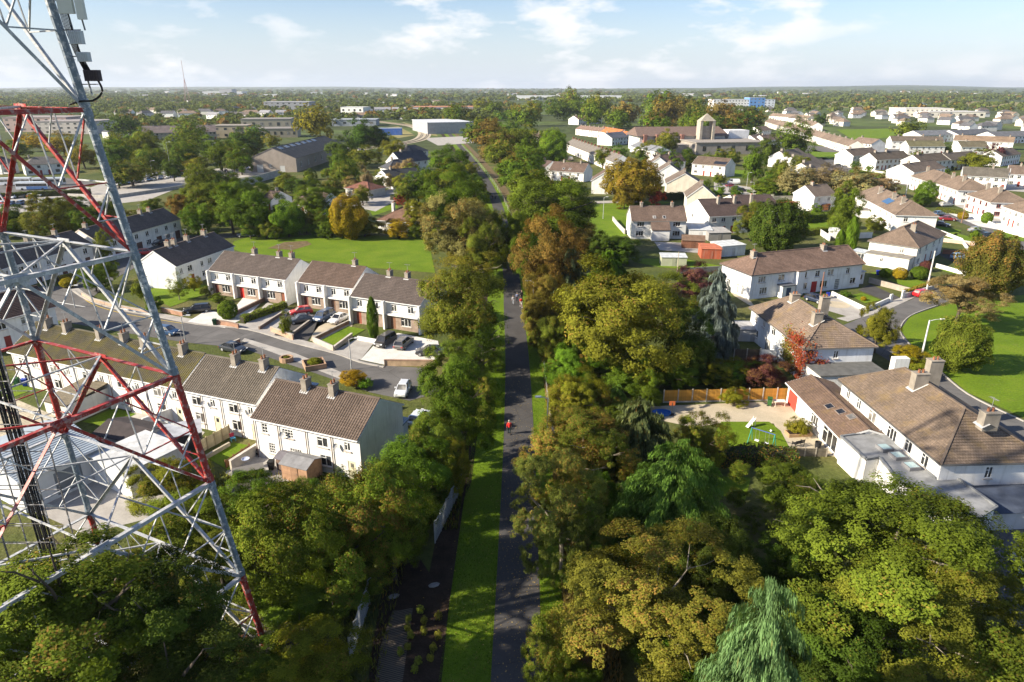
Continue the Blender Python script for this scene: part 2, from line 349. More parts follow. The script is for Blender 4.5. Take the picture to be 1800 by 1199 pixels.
# the field behind the middle terrace
sheet('field', [(405,436),(412,424),(445,415),(560,413),(752,416),(765,480),(640,470),(560,462),(430,446)], .05, 'lawn')
sheet('field_worn_patch', [(470,437),(500,426),(540,424),(548,430),(515,440)], .07, 'verge_dry')
# greens on the far side
sheet('green', [(1040,360),(1150,352),(1180,356),(1110,372),(1100,415),(1050,425),(1035,400)], .05, 'lawn')
sheet('green', [(1120,462),(1160,470),(1265,478),(1268,468),(1200,455),(1130,455)], .05, 'lawn')
sheet('footway', [(1045,354),(1135,351),(1120,356),(1050,358)], .07, 'concrete_slab')
sheet('park', [(1800,735),(1700,690),(1640,640),(1600,605),(1583,580),(1600,556),(1660,536),(1730,525),(1900,510),(2100,600),(2100,900)], .05, 'lawn')
road_r = [(1900,830),(1760,770),(1700,720),(1650,672),(1600,640),(1545,615),(1520,585),(1475,570),(1500,560),(1560,545),(1620,522),(1648,508),(1680,500),(1740,480),(1800,468),(1800,480),(1745,497),(1690,520),(1655,535),(1600,555),(1582,580),(1600,605),(1640,640),(1700,692),(1800,742),(1900,790)]
sheet('road', [(1950,880),(1750,790),(1660,705),(1590,650),(1530,615),(1500,590),(1475,575),(1530,552),(1600,528),(1645,505),(1690,498),(1690,520),(1650,537),(1600,556),(1582,580),(1600,606),(1640,641),(1700,692),(1800,740),(1950,800)], .04, 'asphalt_road')
sheet('road', [(1640,372),(1660,380),(1705,398),(1760,425),(1830,455),(1830,425),(1770,405),(1710,388),(1665,372)], .04, 'asphalt_road')
ribbon('kerb', smooth_line([G(1800,742),G(1700,693),G(1640,642),G(1600,607),G(1582,581),G(1600,556),G(1650,537)], 5), .18, .04, 'concrete_slab', h=.12)
sheet('driveway', [(1450,545),(1500,560),(1530,552),(1470,518),(1435,525)], .05, 'concrete_slab')
sheet('driveway_circle', [G(1472,536)+Vector((math.cos(t*.5236), math.sin(t*.5236)))*2.2 for t in range(12)], .06, 'sandy_gravel', px=False)
sheet('footpath', [(1470,560),(1490,566),(1560,545),(1615,520),(1600,518),(1550,535),(1530,548)], .06, 'concrete_slab')
sheet('front_lawn', [(1495,520),(1520,534),(1548,528),(1515,515)], .07, 'lawn')
sheet('driveway', [(1508,510),(1560,530),(1585,525),(1530,500)], .05, 'asphalt_path')
sheet('front_lawn', [(1530,480),(1600,507),(1630,498),(1560,475)], .05, 'lawn')
sheet('driveway', [(1643,445),(1690,468),(1710,460),(1680,440)], .05, 'asphalt_path')
sheet('front_lawn', [(1650,475),(1690,485),(1730,470),(1700,465)], .05, 'lawn')
sheet('front_lawn', [(1655,425),(1690,430),(1720,420),(1680,410)], .05, 'lawn')
sheet('gravel_yard', [(1140,715),(1390,705),(1455,795),(1385,795),(1360,745),(1280,742),(1220,752),(1140,735)], .045, 'sandy_gravel')
sheet('gravel_yard', [(1360,742),(1450,800),(1500,810),(1460,765),(1395,735)], .05, 'sandy_gravel')
sheet('back_lawn', [(1268,742),(1352,742),(1372,758),(1392,796),(1262,796),(1255,765)], .06, 'lawn')
sheet('back_lawn', [(1255,645),(1300,650),(1340,640),(1310,625)], .04, 'lawn')
sheet('back_lawn', [(1260,870),(1310,880),(1320,840),(1262,838)], .04, 'lawn')
sheet('forecourt', [(1700,900),(1900,880),(2000,1100),(1780,1120)], .05, 'asphalt_road')

# ---- car parks, railway, far fields and streets
sheet('car_park', [(100,352),(180,322),(300,305),(500,285),(510,296),(430,312),(330,325),(200,345)], .06, 'concrete_slab')
sheet('car_park', [(-60,335),(0,328),(110,322),(200,336),(290,328),(345,318),(260,352),(120,368),(-60,380)], .04, 'concrete_slab')
sheet('bus_park', [(-60,330),(0,318),(110,312),(170,322),(90,335),(-60,345)], .08, 'asphalt_road')
sheet('yard', [(455,292),(600,262),(630,268),(520,296)], .06, 'concrete_slab')
sheet('grass_bank', [(440,335),(520,298),(640,283),(668,300),(640,318),(560,335),(470,350)], .05, 'rough_grass')
sheet('grass_bank', [(655,228),(700,222),(730,238),(700,243)], .06, 'moor')
sheet('grass_bank', [(705,214),(760,228),(770,240),(745,235)], .06, 'moor')
rl = smooth_line([G(500,296),G(600,268),G(690,255),G(738,245),G(745,232),G(725,222),G(690,217),G(660,213)], 8)
ribbon('railway_ballast', rl, 11, .10, 'sandy_gravel')
for off in (-3.2, -1.8, 1.4, 2.8): ribbon('rail', rl, .25, .12, 'plain', off, h=.16).color = (.09,.065,.05,1)
sheet('retail_yard', [(745,243),(850,238),(850,250),(770,256)], .06, 'concrete_slab')
sheet('bungalow_drive', [(615,362),(690,330),(760,312),(775,318),(720,340),(660,372)], .05, 'concrete_slab')
sheet('bungalow_lawn', [(640,352),(690,345),(700,365),(655,380)], .04, 'lawn')
sheet('playing_field', [(1470,228),(1560,226),(1600,240),(1500,246)], .06, 'lawn')
sheet('street', [(1330,262),(1425,256),(1500,262),(1600,262),(1600,269),(1500,270),(1420,266),(1330,272)], .05, 'asphalt_road')
sheet('street', [(1440,275),(1475,284),(1500,298),(1545,310),(1600,318),(1640,328),(1640,336),(1590,326),(1530,318),(1485,305),(1455,290)], .05, 'asphalt_road')
sheet('street', [(1640,328),(1700,345),(1760,372),(1830,385),(1830,400),(1750,390),(1680,362),(1640,345)], .06, 'concrete_slab')
sheet('street', [(1660,318),(1700,330),(1830,340),(1830,325),(1710,315)], .05, 'concrete_slab')
sheet('street', [(1255,320),(1325,330),(1340,350),(1310,352),(1255,335)], .05, 'concrete_slab')
sheet('green', [(1422,267),(1478,268),(1470,278),(1425,276)], .07, 'lawn')
sheet('green', [(1495,298),(1600,310),(1598,316),(1540,313),(1490,303)], .07, 'lawn')
sheet('green', [(1318,338),(1370,335),(1365,350),(1325,352)], .05, 'lawn')
sheet('green', [(1270,298),(1318,300),(1320,312),(1272,312)], .05, 'lawn')
sheet('green', [(1405,388),(1455,386),(1510,400),(1500,412),(1420,415)], .05, 'lawn')
sheet('green', [(1425,262),(1480,275),(1440,282)], .05, 'lawn')
sheet('garden_lawn', [(1720,445),(1800,440),(1800,462),(1740,470)], .05, 'lawn')
sheet('garden_lawn', [(1640,396),(1690,405),(1680,415),(1650,410)], .05, 'lawn')
sheet('garden_lawn', [(1745,405),(1800,412),(1800,425),(1760,420)], .05, 'lawn')
sheet('garden_paving', [(1660,372),(1740,378),(1800,398),(1800,412),(1720,398)], .055, 'pale_paving')
sheet('garden_paving', [(1150,425),(1265,430),(1270,448),(1160,440)], .045, 'concrete_slab')
sheet('garden_paving', [(1270,500),(1320,530),(1330,545),(1290,520)], .045, 'sandy_gravel')
sheet('moor', [(1330,178),(1600,176),(1800,180),(1800,187),(1500,190),(1330,186)], .05, 'moor', True)
sheet('lake', [(1430,183),(1560,180),(1670,181),(1660,184),(1500,186)], .08, 'lake') if 'lake' in M else None
sheet('far_field', [(430,170),(520,168),(560,172),(470,175)], .05, 'lawn')
sheet('far_field', [(1060,168),(1120,166),(1150,169),(1080,171)], .05, 'moor')
# ================================================================ lattice mast
MC = Vector((-29.32, 34.43)); MPHI = .3274
def leg_pt(k, z):
    r = 12.25*(1-z/103.5); t = MPHI+k*math.pi/2
    return Vector((r*math.cos(t), r*math.sin(t), z))
LV = [0, 6.72, 14.3, 21.86, 29.43, 36.97, 44.2, 51.0]
RED, GALV, PALE = (.34, .026, .022), (.18, .225, .27), (.40, .41, .42)
mast = thing('lattice_mast', 'tall four legged lattice telecom mast painted in red and pale grey bands', 'mast', (MC.x, MC.y, 0))
def member(name, a, b, w, red, h=None, col=None, flange=True):
    mb = MB(); a = Vector(a); b = Vector(b)
    if flange and w > .12:      # rolled angle: two flat plates at right angles
        d = (b-a).normalized(); up = Vector((0,0,1)) if abs(d.z) < .9 else Vector((1,0,0))
        x = d.cross(up).normalized(); y = x.cross(d).normalized()
        mb.bar(a, b, w, .035, up=y); mb.bar(a+x*w*.45-y*w*.4, b+x*w*.45-y*w*.4, .035, w*.8, up=y)
    else: mb.bar(a, b, w, h or w)
    o = add(name, mb.mesh(name, 'flaky_red' if red else 'galvanised'), mast, col or (RED if red else PALE)); return o
def tubeleg(k, z0, z1, red):
    mb = MB(); n = 10; mb.tube([leg_pt(k, z0), leg_pt(k, z1)], .22, n)
    for z in (z0+.25, z1-.25): mb.tube([leg_pt(k, z-.2), leg_pt(k, z+.2)], .27, n)
    add('leg', mb.mesh('leg', 'flaky_red' if red else 'galvanised'), mast, RED if red else GALV)
for p in range(7):
    z0, z1 = LV[p], LV[p+1]
    band = p in (0, 2)
    for k in range(4): tubeleg(k, z0, z1, (p == 2 or p == 0) or (p == 4 and k != 0))
    for k in range(4):
        j = (k+1) % 4
        A0, A1, B0, B1 = leg_pt(k, z0), leg_pt(k, z1), leg_pt(j, z0), leg_pt(j, z1)
        T = (A1+B1)/2; redh = p in (2-1+1-0, 4) and True
        redh = p in (2, 4)
        redd = p in (2, 4)
        wd = .165 if p < 5 else .14
        if p in (0,): redd = (k % 2 == 1)
        member('horizontal_beam', A1, B1, .26, redh)
        member('diagonal_brace', T, A0, wd+.04, redd); member('diagonal_brace', T, B0, wd+.04, redd)
        if p == 0: member('horizontal_beam', A0+Vector((0,0,.25)), B0+Vector((0,0,.25)), .22, True, col=(.16, .05, .035))
        for P0, P1 in ((A0, A1), (B0, B1)):
            mid = (T+P0)/2; lm = (P0+P1)/2; q = (T+P1)/2; q1 = T.lerp(P0, .25); q3 = T.lerp(P0, .75); l3 = P0.lerp(P1, .25); l1 = P0.lerp(P1, .75)
            rs = redd and (k+p) % 2 == 0
            member('strut', mid, P1, .08, rs); member('strut', mid, lm, .07, redd and not rs); member('strut', mid, q, .06, False)
            if p < 5:
                member('strut', q3, lm, .07, False); member('strut', q3, l3, .06, rs); member('strut', q1, q, .06, False)
        # gusset plate where the braces meet
        g = MB(); d = (B1-A1).normalized(); g.bar(T-d*.55-Vector((0,0,.12)), T+d*.55-Vector((0,0,.12)), .05, .55)
        add('gusset_plate', g.mesh('gusset_plate', 'flaky_red' if redh else 'galvanised'), mast, RED if redh else PALE)
    # plan bracing: a diamond through the middles of the faces
    mids = [(leg_pt(k, z1)+leg_pt((k+1) % 4, z1))/2 for k in range(4)]
    for k in range(4): member('plan_brace', mids[k], mids[(k+1) % 4], .10, p in (2, 4) and k % 2 == 0)
    if p < 4:
        member('plan_brace', mids[0], mids[2], .09, False); member('plan_brace', mids[1], mids[3], .09, False)
        # hip bracing inside
        for k in range(4): member('strut', (leg_pt(k, z0)+leg_pt(k, z1))/2, (mids[k]+mids[k-1])/2, .07, p == 2)
# cable ladder with feeder cables up the middle
mb = MB()
for x in (-.45, .45): mb.bar((1.0+x, .2, 0), (1.0+x, .2, 51), .07)
for i in range(100): mb.bar((.55, .2, .5+i*.5), (1.45, .2, .5+i*.5), .04)
add('cable_ladder', mb.mesh('cable_ladder', 'galvanised'), mast, (.18, .18, .18))
for i in range(7):
    mb = MB(); x = .62+.125*i
    mb.tube([(x+.03*rnd.uniform(-1,1), .12+.03*rnd.uniform(-1,1), z) for z in range(0, 51, 3)], .05, 5)
    add('feeder_cable', mb.mesh('feeder_cable', 'rubber'), mast, (.018, .018, .02))
mb = MB()
for i in range(18):
    z = 1+i*1.3; mb.bar((-2.2, .9, z), (2.2, .9, z), .04); mb.bar((-2.2, -.7, z), (2.2, -.7, z), .04)
for x in (-2.2, -.8, 2.2):
    for y in (.9, -.7): mb.bar((x, y, 0), (x, y, 24), .06)
add('inner_scaffold', mb.mesh('inner_scaffold', 'galvanised'), mast, (.16, .15, .15))
# antennas on the leg that stands nearest the path
def on_leg(z, dx, dy, k=0): p = leg_pt(k, z); return p+Vector((dx, dy, 0))
mb = MB(); mb.tube([on_leg(37.6, .62, -.1), on_leg(47.5, .95, -.1)], .045, 6); add('antenna_pole', mb.mesh('antenna_pole', 'galvanised'), mast, (.2, .2, .2))
mb = MB(); mb.tube([on_leg(40.6, 1.15, .2), on_leg(47.5, 1.35, .2)], .04, 6); add('antenna_pole', mb.mesh('antenna_pole', 'galvanised'), mast, (.2, .2, .2))
for z, dx, w_, d_, h_, c in ((42.2, .80, .72, .2, 2.6, (.62,.63,.55)), (41.95, 1.45, .38, .2, 2.4, (.66,.67,.60)), (42.6, -4.2, .3, .16, 2.4, (.6,.6,.55))):
    p = on_leg(z-.9, dx, -.25); m_ = MB(); m_.box(p.x-w_/2, p.x+w_/2, p.y-d_/2, p.y+d_/2, p.z, p.z+h_); add('panel_antenna', m_.mesh('panel_antenna', 'plain'), mast, c)
for z, dx, w_, h_, c in ((39.95, .85, .60, .60, (.55,.57,.58)), (39.15, .92, .54, .44, (.55,.57,.58)), (38.25, 1.05, .72, .52, (.06,.045,.05))):
    p = on_leg(z, dx, -.3); m_ = MB(); m_.box(p.x-w_/2, p.x+w_/2, p.y-.16, p.y+.16, p.z, p.z+h_)
    o = add('radio_unit', m_.mesh('radio_unit', 'plain'), mast, c)
    m_ = MB()
    for i in range(6): x = p.x-w_/2+.06+i*(w_-.12)/5; m_.box(x-.012, x+.012, p.y-.2, p.y-.16, p.z+.03, p.z+h_-.03)
    add('cooling_fins', m_.mesh('cooling_fins', 'plain'), o, c)
mb = MB()
for z in (38.1, 39.4, 40.6, 41.9, 42.9, 43.6): mb.bar(on_leg(z, 0, 0), on_leg(z, 1.1, -.1), .05)
add('antenna_bracket', mb.mesh('antenna_bracket', 'galvanised'), mast, (.12, .12, .13))
mb = MB()
for i in range(7):
    q = [on_leg(44.4, .35+.08*i, -.2), on_leg(43.2, .3+.1*i, -.45), on_leg(42, .5+.05*i, -.3), on_leg(41, .42+.06*i, -.22), on_leg(39.6, .55+.05*i, -.3), on_leg(38.5, .75+.05*i, -.2)]; mb.tube(smooth_line(q, 3), .022, 4)
q = [on_leg(38.5, 1.2, -.3), on_leg(37.8, 1.35, -.35), on_leg(37.35, .8, -.4), on_leg(37.3, .1, -.3), on_leg(37.15, -.6, -.2)]; mb.tube(smooth_line(q, 5), .05, 6)
add('antenna_cable', mb.mesh('antenna_cable', 'rubber'), mast, (.012, .012, .014))
# step bolts up the leg and foundation blocks
mb = MB()
for i in range(130):
    p = leg_pt(0, .5+i*.38); mb.bar(p, p+Vector((.05, -.42 if i % 2 else .42, 0)), .03)
add('step_bolts', mb.mesh('step_bolts', 'galvanised'), mast, (.25, .25, .25))
for k in range(4):
    p = leg_pt(k, 0); mb = MB(); mb.box(p.x-.7, p.x+.7, p.y-.7, p.y+.7, 0, .35); add('footing', mb.mesh('footing', 'concrete'), mast, (.22, .2, .18))
# ================================================================ houses
WHITE, CREAM, OFFW, GREYW, BLUEW = (.80,.79,.76), (.74,.68,.55), (.70,.68,.63), (.52,.52,.51), (.66,.70,.74)
BRN, DBRN, TBRN, RBRN, SLATE, GRYT, MOSSY, LBRN = (.150,.118,.098), (.112,.090,.080), (.185,.140,.105), (.23,.115,.08), (.085,.09,.105), (.16,.15,.14), (.13,.115,.075), (.225,.17,.13)
def win_frame(w, h, style):
    def fn():
        mb = MB(); t = .07
        mb.box(0, w, -.03, .05, 0, t); mb.box(0, w, -.03, .05, h-t, h); mb.box(0, t, -.03, .05, t, h-t); mb.box(w-t, w, -.03, .05, t, h-t)
        if style == 'geo':
            nx, nz = max(2, round(w/.33)), max(2, round(h/.36))
            for i in range(1, nx): mb.box(i*w/nx-.022, i*w/nx+.022, -.02, .03, t, h-t)
            for i in range(1, nz): mb.box(t, w-t, -.02, .03, i*h/nz-.022, i*h/nz+.022)
        elif style != 'plain':
            n = 2 if w < 1.7 else 3
            for i in range(1, n): mb.box(i*w/n-.035, i*w/n+.035, -.03, .05, t, h-t)
            mb.box(t, w/n, -.03, .05, h*.7-.03, h*.7+.03)
        return mb.mesh('window', 'plain')
    return cached(('wf', round(w,2), round(h,2), style), fn)
def pane_mesh(w, h, m='glass'):
    def fn():
        mb = MB(); mb.quad((0,0,0),(w,0,0),(w,0,h),(0,0,h)); return mb.mesh('pane', m)
    return cached(('pane', round(w,2), round(h,2), m), fn)
def box_mesh(name, x0, x1, y0, y1, z0, z1, m):
    def fn(): mb = MB(); mb.box(x0,x1,y0,y1,z0,z1); return mb.mesh(name, m)
    return cached((name, round(x0,2), round(x1,2), round(y0,2), round(y1,2), round(z0,2), round(z1,2), m), fn)
def face_fn(face, W, D):
    return {'f': (lambda a, o, z: (a, -o, z)), 'r': (lambda a, o, z: (W+o, a, z)), 'b': (lambda a, o, z: (W-a, D+o, z)), 'l': (lambda a, o, z: (-o, D-a, z))}[face]
FROT = {'f': 0, 'r': math.pi/2, 'b': math.pi, 'l': -math.pi/2}
def wall_face(mb, fn, Wf, H, ops, rec=.13):
    xs = sorted({0, Wf, *[o[0] for o in ops], *[o[0]+o[2] for o in ops]}); zs = sorted({0, H, *[o[1] for o in ops], *[o[1]+o[3] for o in ops]})
    for x0, x1 in zip(xs[:-1], xs[1:]):
        for z0, z1 in zip(zs[:-1], zs[1:]):
            cx, cz = (x0+x1)/2, (z0+z1)/2
            if any(o[0] < cx < o[0]+o[2] and o[1] < cz < o[1]+o[3] for o in ops): continue
            mb.quad(fn(x0,0,z0), fn(x1,0,z0), fn(x1,0,z1), fn(x0,0,z1))
    for x, z, w_, h_ in [o[:4] for o in ops]:
        mb.quad(fn(x,0,z), fn(x+w_,0,z), fn(x+w_,-rec,z), fn(x,-rec,z)); mb.quad(fn(x,-rec,z+h_), fn(x+w_,-rec,z+h_), fn(x+w_,0,z+h_), fn(x,0,z+h_))
        mb.quad(fn(x,0,z), fn(x,-rec,z), fn(x,-rec,z+h_), fn(x,0,z+h_)); mb.quad(fn(x+w_,-rec,z), fn(x+w_,0,z), fn(x+w_,0,z+h_), fn(x+w_,-rec,z+h_))
def slope(mb, BL, BR, TL, TR, lod):
    BL, BR, TL, TR = map(Vector, (BL, BR, TL, TR)); w = (BR-BL).length; ud = (BR-BL).normalized()
    nrm = (BR-BL).cross(TL-BL if (TL-BL).length > .01 else TR-BL).normalized()
    if nrm.z < 0: nrm = -nrm
    sl = ((TL+TR)/2-(BL+BR)/2); sl -= ud*sl.dot(ud); S = sl.length
    def uvq(pts):
        mb.uv += [((Vector(p)-BL).dot(ud), (Vector(p)-BL).dot(sl.normalized())) for p in pts]
    def q(*pts):
        n = len(mb.v); mb.v += [tuple(p) for p in pts]; mb.f.append(tuple(range(n, n+len(pts)))); uvq(pts)
    def tri_ok(a, b): return (a-b).length > .02
    if lod < 1:
        q(*([BL, BR, TR, TL] if tri_ok(TL, TR) else [BL, BR, TL])); return
    n = max(2, round(S/.34)); up = nrm*.045
    for i in range(n):
        t0, t1 = i/n, (i+1)/n
        a, b = BL.lerp(TL, t0)+up, BR.lerp(TR, t0)+up; c, d = BR.lerp(TR, t1), BL.lerp(TL, t1)
        if lod >= 2 and abs(w-(TR-TL).length) < .3:
            k = max(2, round(w/.30)); prof = ((0, 0), (.55, .0), (.72, .05), (.88, .05))
            for j in range(k):
                for m in range(len(prof)):
                    p0 = prof[m]; p1 = prof[m+1] if m+1 < len(prof) else (1.0, 0)
                    s0, s1 = (j+p0[0])/k, (j+p1[0])/k; h0, h1 = nrm*p0[1], nrm*p1[1]
                    q(a.lerp(b, s0)+h0, a.lerp(b, s1)+h1, d.lerp(c, s1)+h1, d.lerp(c, s0)+h0)
                    if p0[1] or p1[1]: q(a.lerp(b, s0)-up, a.lerp(b, s1)-up, a.lerp(b, s1)+h1, a.lerp(b, s0)+h0)
        else:
            if tri_ok(c, d): q(a, b, c, d)
            else: q(a, b, c)
        q(a-up, b-up, b, a)
class House: pass
def unit_wins(W, n, up=True, geo=False, ez=5.0, door=True):
    """window and door places for n dwellings in a row; kind: w window, d door"""
    out = []; u = W/n
    for i in range(n):
        x = i*u; m = i % 2
        if up: out += [(x+u*.16, ez-1.75, 1.25, 1.15, 'w'), (x+u*.62, ez-1.75, 1.25, 1.15, 'w')]
        wx, dx = (x+u*.14, x+u*.70) if m == 0 else (x+u*.5, x+u*.12)
        out.append((wx, .85, 1.7, 1.25, 'w'))
        if door: out.append((dx, 0.02, .95, 2.1, 'd'))
    return out
def house(label, p0, p1, D, ez=5.0, rh=2.5, roof='gable', ridge='u', wall=WHITE, rc=BRN, rm='roof_tile', lod=1, ch=(), f=None, b=None, l=None, r=None,
          group=None, name='house', cat='house', hipl=None, hipr=None, og=.12, oe=.35, door=(.25,.04,.03), frame=(.78,.78,.76), gutter=(.75,.75,.74), z0=0, style='cas', chc=(.31,.275,.23), chh=.9, n=None):
    a = p0 if isinstance(p0, Vector) else G(*p0, ez); c = p1 if isinstance(p1, Vector) else G(*p1, ez)
    if ridge == 'v':            # gables face the given eave points: turn the frame so that the ridge runs away from the viewer
        d = c-a; W0 = d.length; nrm = Vector((-d.y, d.x))/W0
        a, c, D = c, c+nrm*D, W0
    d = c-a; W = d.length; rz = math.atan2(d.y, d.x)
    h = House(); h.W, h.D, h.ez, h.rh, h.lod, h.hl, h.hr = W, D, ez, rh, lod, 0, 0
    h.root = thing(name, label, cat, (a.x, a.y, z0), rz, group); h.t = t = rh/(D/2)
    hl = (D/2 if hipl is None else hipl) if roof in ('hip', 'hipl') else 0
    hr = (D/2 if hipr is None else hipr) if roof in ('hip', 'hipr') else 0
    h.hl, h.hr = hl, hr
    faces = {'f': (W, f), 'r': (D, r), 'b': (W, b), 'l': (D, l)}
    if f is None and lod >= 0: faces['f'] = (W, unit_wins(W, n or max(1, round(W/7)), ez > 3.6, ez=ez))
    mb = MB()
    for k, (Wf, ops) in faces.items():
        fn = face_fn(k, W, D); ops = [o for o in (ops or []) if 0.05 < o[0] and o[0]+o[2] < Wf-.05 and o[1]+o[3] < ez-.1]
        wall_face(mb, fn, Wf, ez, ops, .13 if lod else .08)
        if (k == 'l' and not hl) or (k == 'r' and not hr): mb.quad(fn(0,0,ez), fn(D,0,ez), fn(D/2,0,ez+rh-.03))
        for o in ops:
            x, z, w_, h_, kd = o[:5]; st = o[5] if len(o) > 5 and isinstance(o[5], str) else style
            p = fn(x, -.06 if lod else -.05, z); rr = FROT[k]
            if kd == 'w':
                if lod <= 0:
                    add('window', pane_mesh(w_, h_), h.root, None, p, rr); continue
                fr = add('window', win_frame(w_, h_, st), h.root, frame, p, rr)
                add('pane', pane_mesh(w_-.1, h_-.1), fr, None, (.05, .02, .05))
                if lod >= 1: add('sill', box_mesh('sill', -.08, w_+.08, -.2, -.02, -.1, -.005, 'plain'), fr, (.45,.40,.36))
            else:
                dc = o[5] if len(o) > 5 and not isinstance(o[5], str) else door
                dm = add('door', box_mesh('door', 0, w_, -.02, .04, 0, h_, 'plain'), h.root, dc, p, rr)
                if lod >= 2:
                    add('handle', box_mesh('handle', w_-.14, w_-.09, -.08, -.022, .95, 1.07, 'metal_paint'), dm, (.6,.58,.5))
                    add('pane', pane_mesh(.4, .5), dm, None, (w_/2-.2, -.024, h_-.75))
    add('wall', mb.mesh('wall', 'painted_render'), h.root, wall)
    # roof
    mb = MB(); mb.uv = []; ogl = oe if hl else og; ogr = oe if hr else og
    if ogl < 0: ogl = 0
    zb = ez-oe*t+.05; zt = ez+rh+.05
    FL, FR, BKL, BKR = Vector((-ogl,-oe,zb)), Vector((W+ogr,-oe,zb)), Vector((-ogl,D+oe,zb)), Vector((W+ogr,D+oe,zb))
    TL, TR = Vector((hl if hl else -ogl, D/2, zt)), Vector((W-hr if hr else W+ogr, D/2, zt))
    slope(mb, FL, FR, TL, TR, lod); slope(mb, BKR, BKL, TR, TL, min(lod, 1))
    if hl: slope(mb, BKL, FL, TL, TL, min(lod, 1))
    if hr: slope(mb, FR, BKR, TR, TR, min(lod, 1))
    dn = Vector((0, 0, -.10))       # underside, eaves and verge edges
    for P in ((FL, FR, TR, TL), (BKR, BKL, TL, TR)): mb.quad(*[p+dn for p in P][::-1])
    for p, q in ((FL, FR), (FR, TR), (TR, BKR), (BKR, BKL), (BKL, TL), (TL, FL)): mb.quad(p+dn, q+dn, q, p)
    h.roof = add('roof', mb.mesh('roof', rm), h.root, rc)
    mb = MB(); mb.bar(TL+Vector((0,0,.05)), TR+Vector((0,0,.05)), .26, .10)
    if hl: mb.bar(FL+Vector((0,0,.06)), TL+Vector((0,0,.05)), .22, .09); mb.bar(BKL+Vector((0,0,.06)), TL+Vector((0,0,.05)), .22, .09)
    if hr: mb.bar(FR+Vector((0,0,.06)), TR+Vector((0,0,.05)), .22, .09); mb.bar(BKR+Vector((0,0,.06)), TR+Vector((0,0,.05)), .22, .09)
    if lod >= 1: add('ridge_tiles', mb.mesh('ridge_tiles', 'concrete'), h.root, tuple(x*.95 for x in rc))
    if lod >= 1:
        mb = MB(); mb.box(-ogl, W+ogr, -oe-.1, -oe+.005, zb-.13, zb-.02); mb.box(-ogl, W+ogr, D+oe-.005, D+oe+.1, zb-.13, zb-.02)
        if hl: mb.box(-ogl-.1, -ogl+.005, -oe, D+oe, zb-.13, zb-.02)
        if hr: mb.box(W+ogr-.005, W+ogr+.1, -oe, D+oe, zb-.13, zb-.02)
        add('gutter', mb.mesh('gutter', 'plain'), h.root, gutter)
        if not hl or not hr:
            mb = MB()
            for on, x in ((not hl, -ogl-.03), (not hr, W+ogr-.005)):
                if on:
                    mb.bar((x, -oe, zb-.12), (x, D/2, zt-.12), .06, .2); mb.bar((x, D/2, zt-.12), (x, D+oe, zb-.12), .06, .2)
            add('bargeboard', mb.mesh('bargeboard', 'plain'), h.root, gutter)
    for cspec in ch:
        u, v, w_, d_ = (list(cspec)+[D/2, 1.0, .65][len(cspec)-1:])[:4] if hasattr(cspec, '__len__') else (cspec, D/2, 1.0, .65)
        zr = ez+rh-abs(v-D/2)*t; top = ez+rh+chh
        m_ = MB(); m_.box(u-d_/2, u+d_/2, v-w_/2, v+w_/2, zr-.5, top); m_.box(u-d_/2-.07, u+d_/2+.07, v-w_/2-.07, v+w_/2+.07, top, top+.12)
        cobj = add('chimney', m_.mesh('chimney', 'concrete'), h.root, chc)
        if lod >= 1:
            for dv in ((-.22, .22) if lod >= 1 else ()):
                def pot(): q = MB(); q.lathe([(.13,0),(.11,.3),(.14,.34),(.10,.34)], 8); return q.mesh('chimney_pot', 'concrete')
                add('chimney_pot', cached('pot', pot), cobj, (.33,.15,.08), (u, v+dv, top+.1))
    return h
def pipes(h, us, face='f', col=(.16,.10,.08), H=None):
    fn = face_fn(face, h.W, h.D)
    for u in us:
        mb = MB(); z = (H or h.ez)-.2
        mb.tube([fn(u, .38, z+.1), fn(u, .12, z-.25), fn(u, .12, .05)], .05, 6); add('downpipe', mb.mesh('downpipe', 'plain'), h.root, col)
def dish(h, u, z, face='f', col=(.5,.5,.5)):
    fn = face_fn(face, h.W, h.D)
    def m():
        q = MB(); q.lathe([(0,0),(.18,.03),(.32,.1),(.34,.11)], 12); q.bar((0,0,0),(.05,0,.38),.03); return q.mesh('satellite_dish', 'plain')
    o = add('satellite_dish', cached('dish', m), h.root, col, fn(u, .25, z)); o.rotation_euler = (R(70), 0, R(20))
def on_slope(h, name, u, s, w, hh, col, mat, lift=.08, side='f', child=None):
    """a flat piece on the roof slope (roof window, solar panel); s = metres up from the eave"""
    th = math.atan(h.t); v = s*math.cos(th); z = h.ez+.09+v*h.t
    mb = MB(); mb.box(0, w, 0, hh, 0, lift); o = add(name, mb.mesh(name, mat), h.root, col)
    if side == 'f': o.location = (u, v, z); o.rotation_euler = (th, 0, 0)
    else: o.location = (u+w, h.D-v, z); o.rotation_euler = (th, 0, math.pi)
    if child:
        g = add(child, pane_mesh2(w-.16, hh-.16), o, None, (.08, .08, lift+.006))
    return o
def pane_mesh2(w, h):
    def fn(): mb = MB(); mb.quad((0,0,0),(w,0,0),(w,h,0),(0,h,0)); return mb.mesh('pane', 'glass')
    return cached(('p2', round(w,2), round(h,2)), fn)
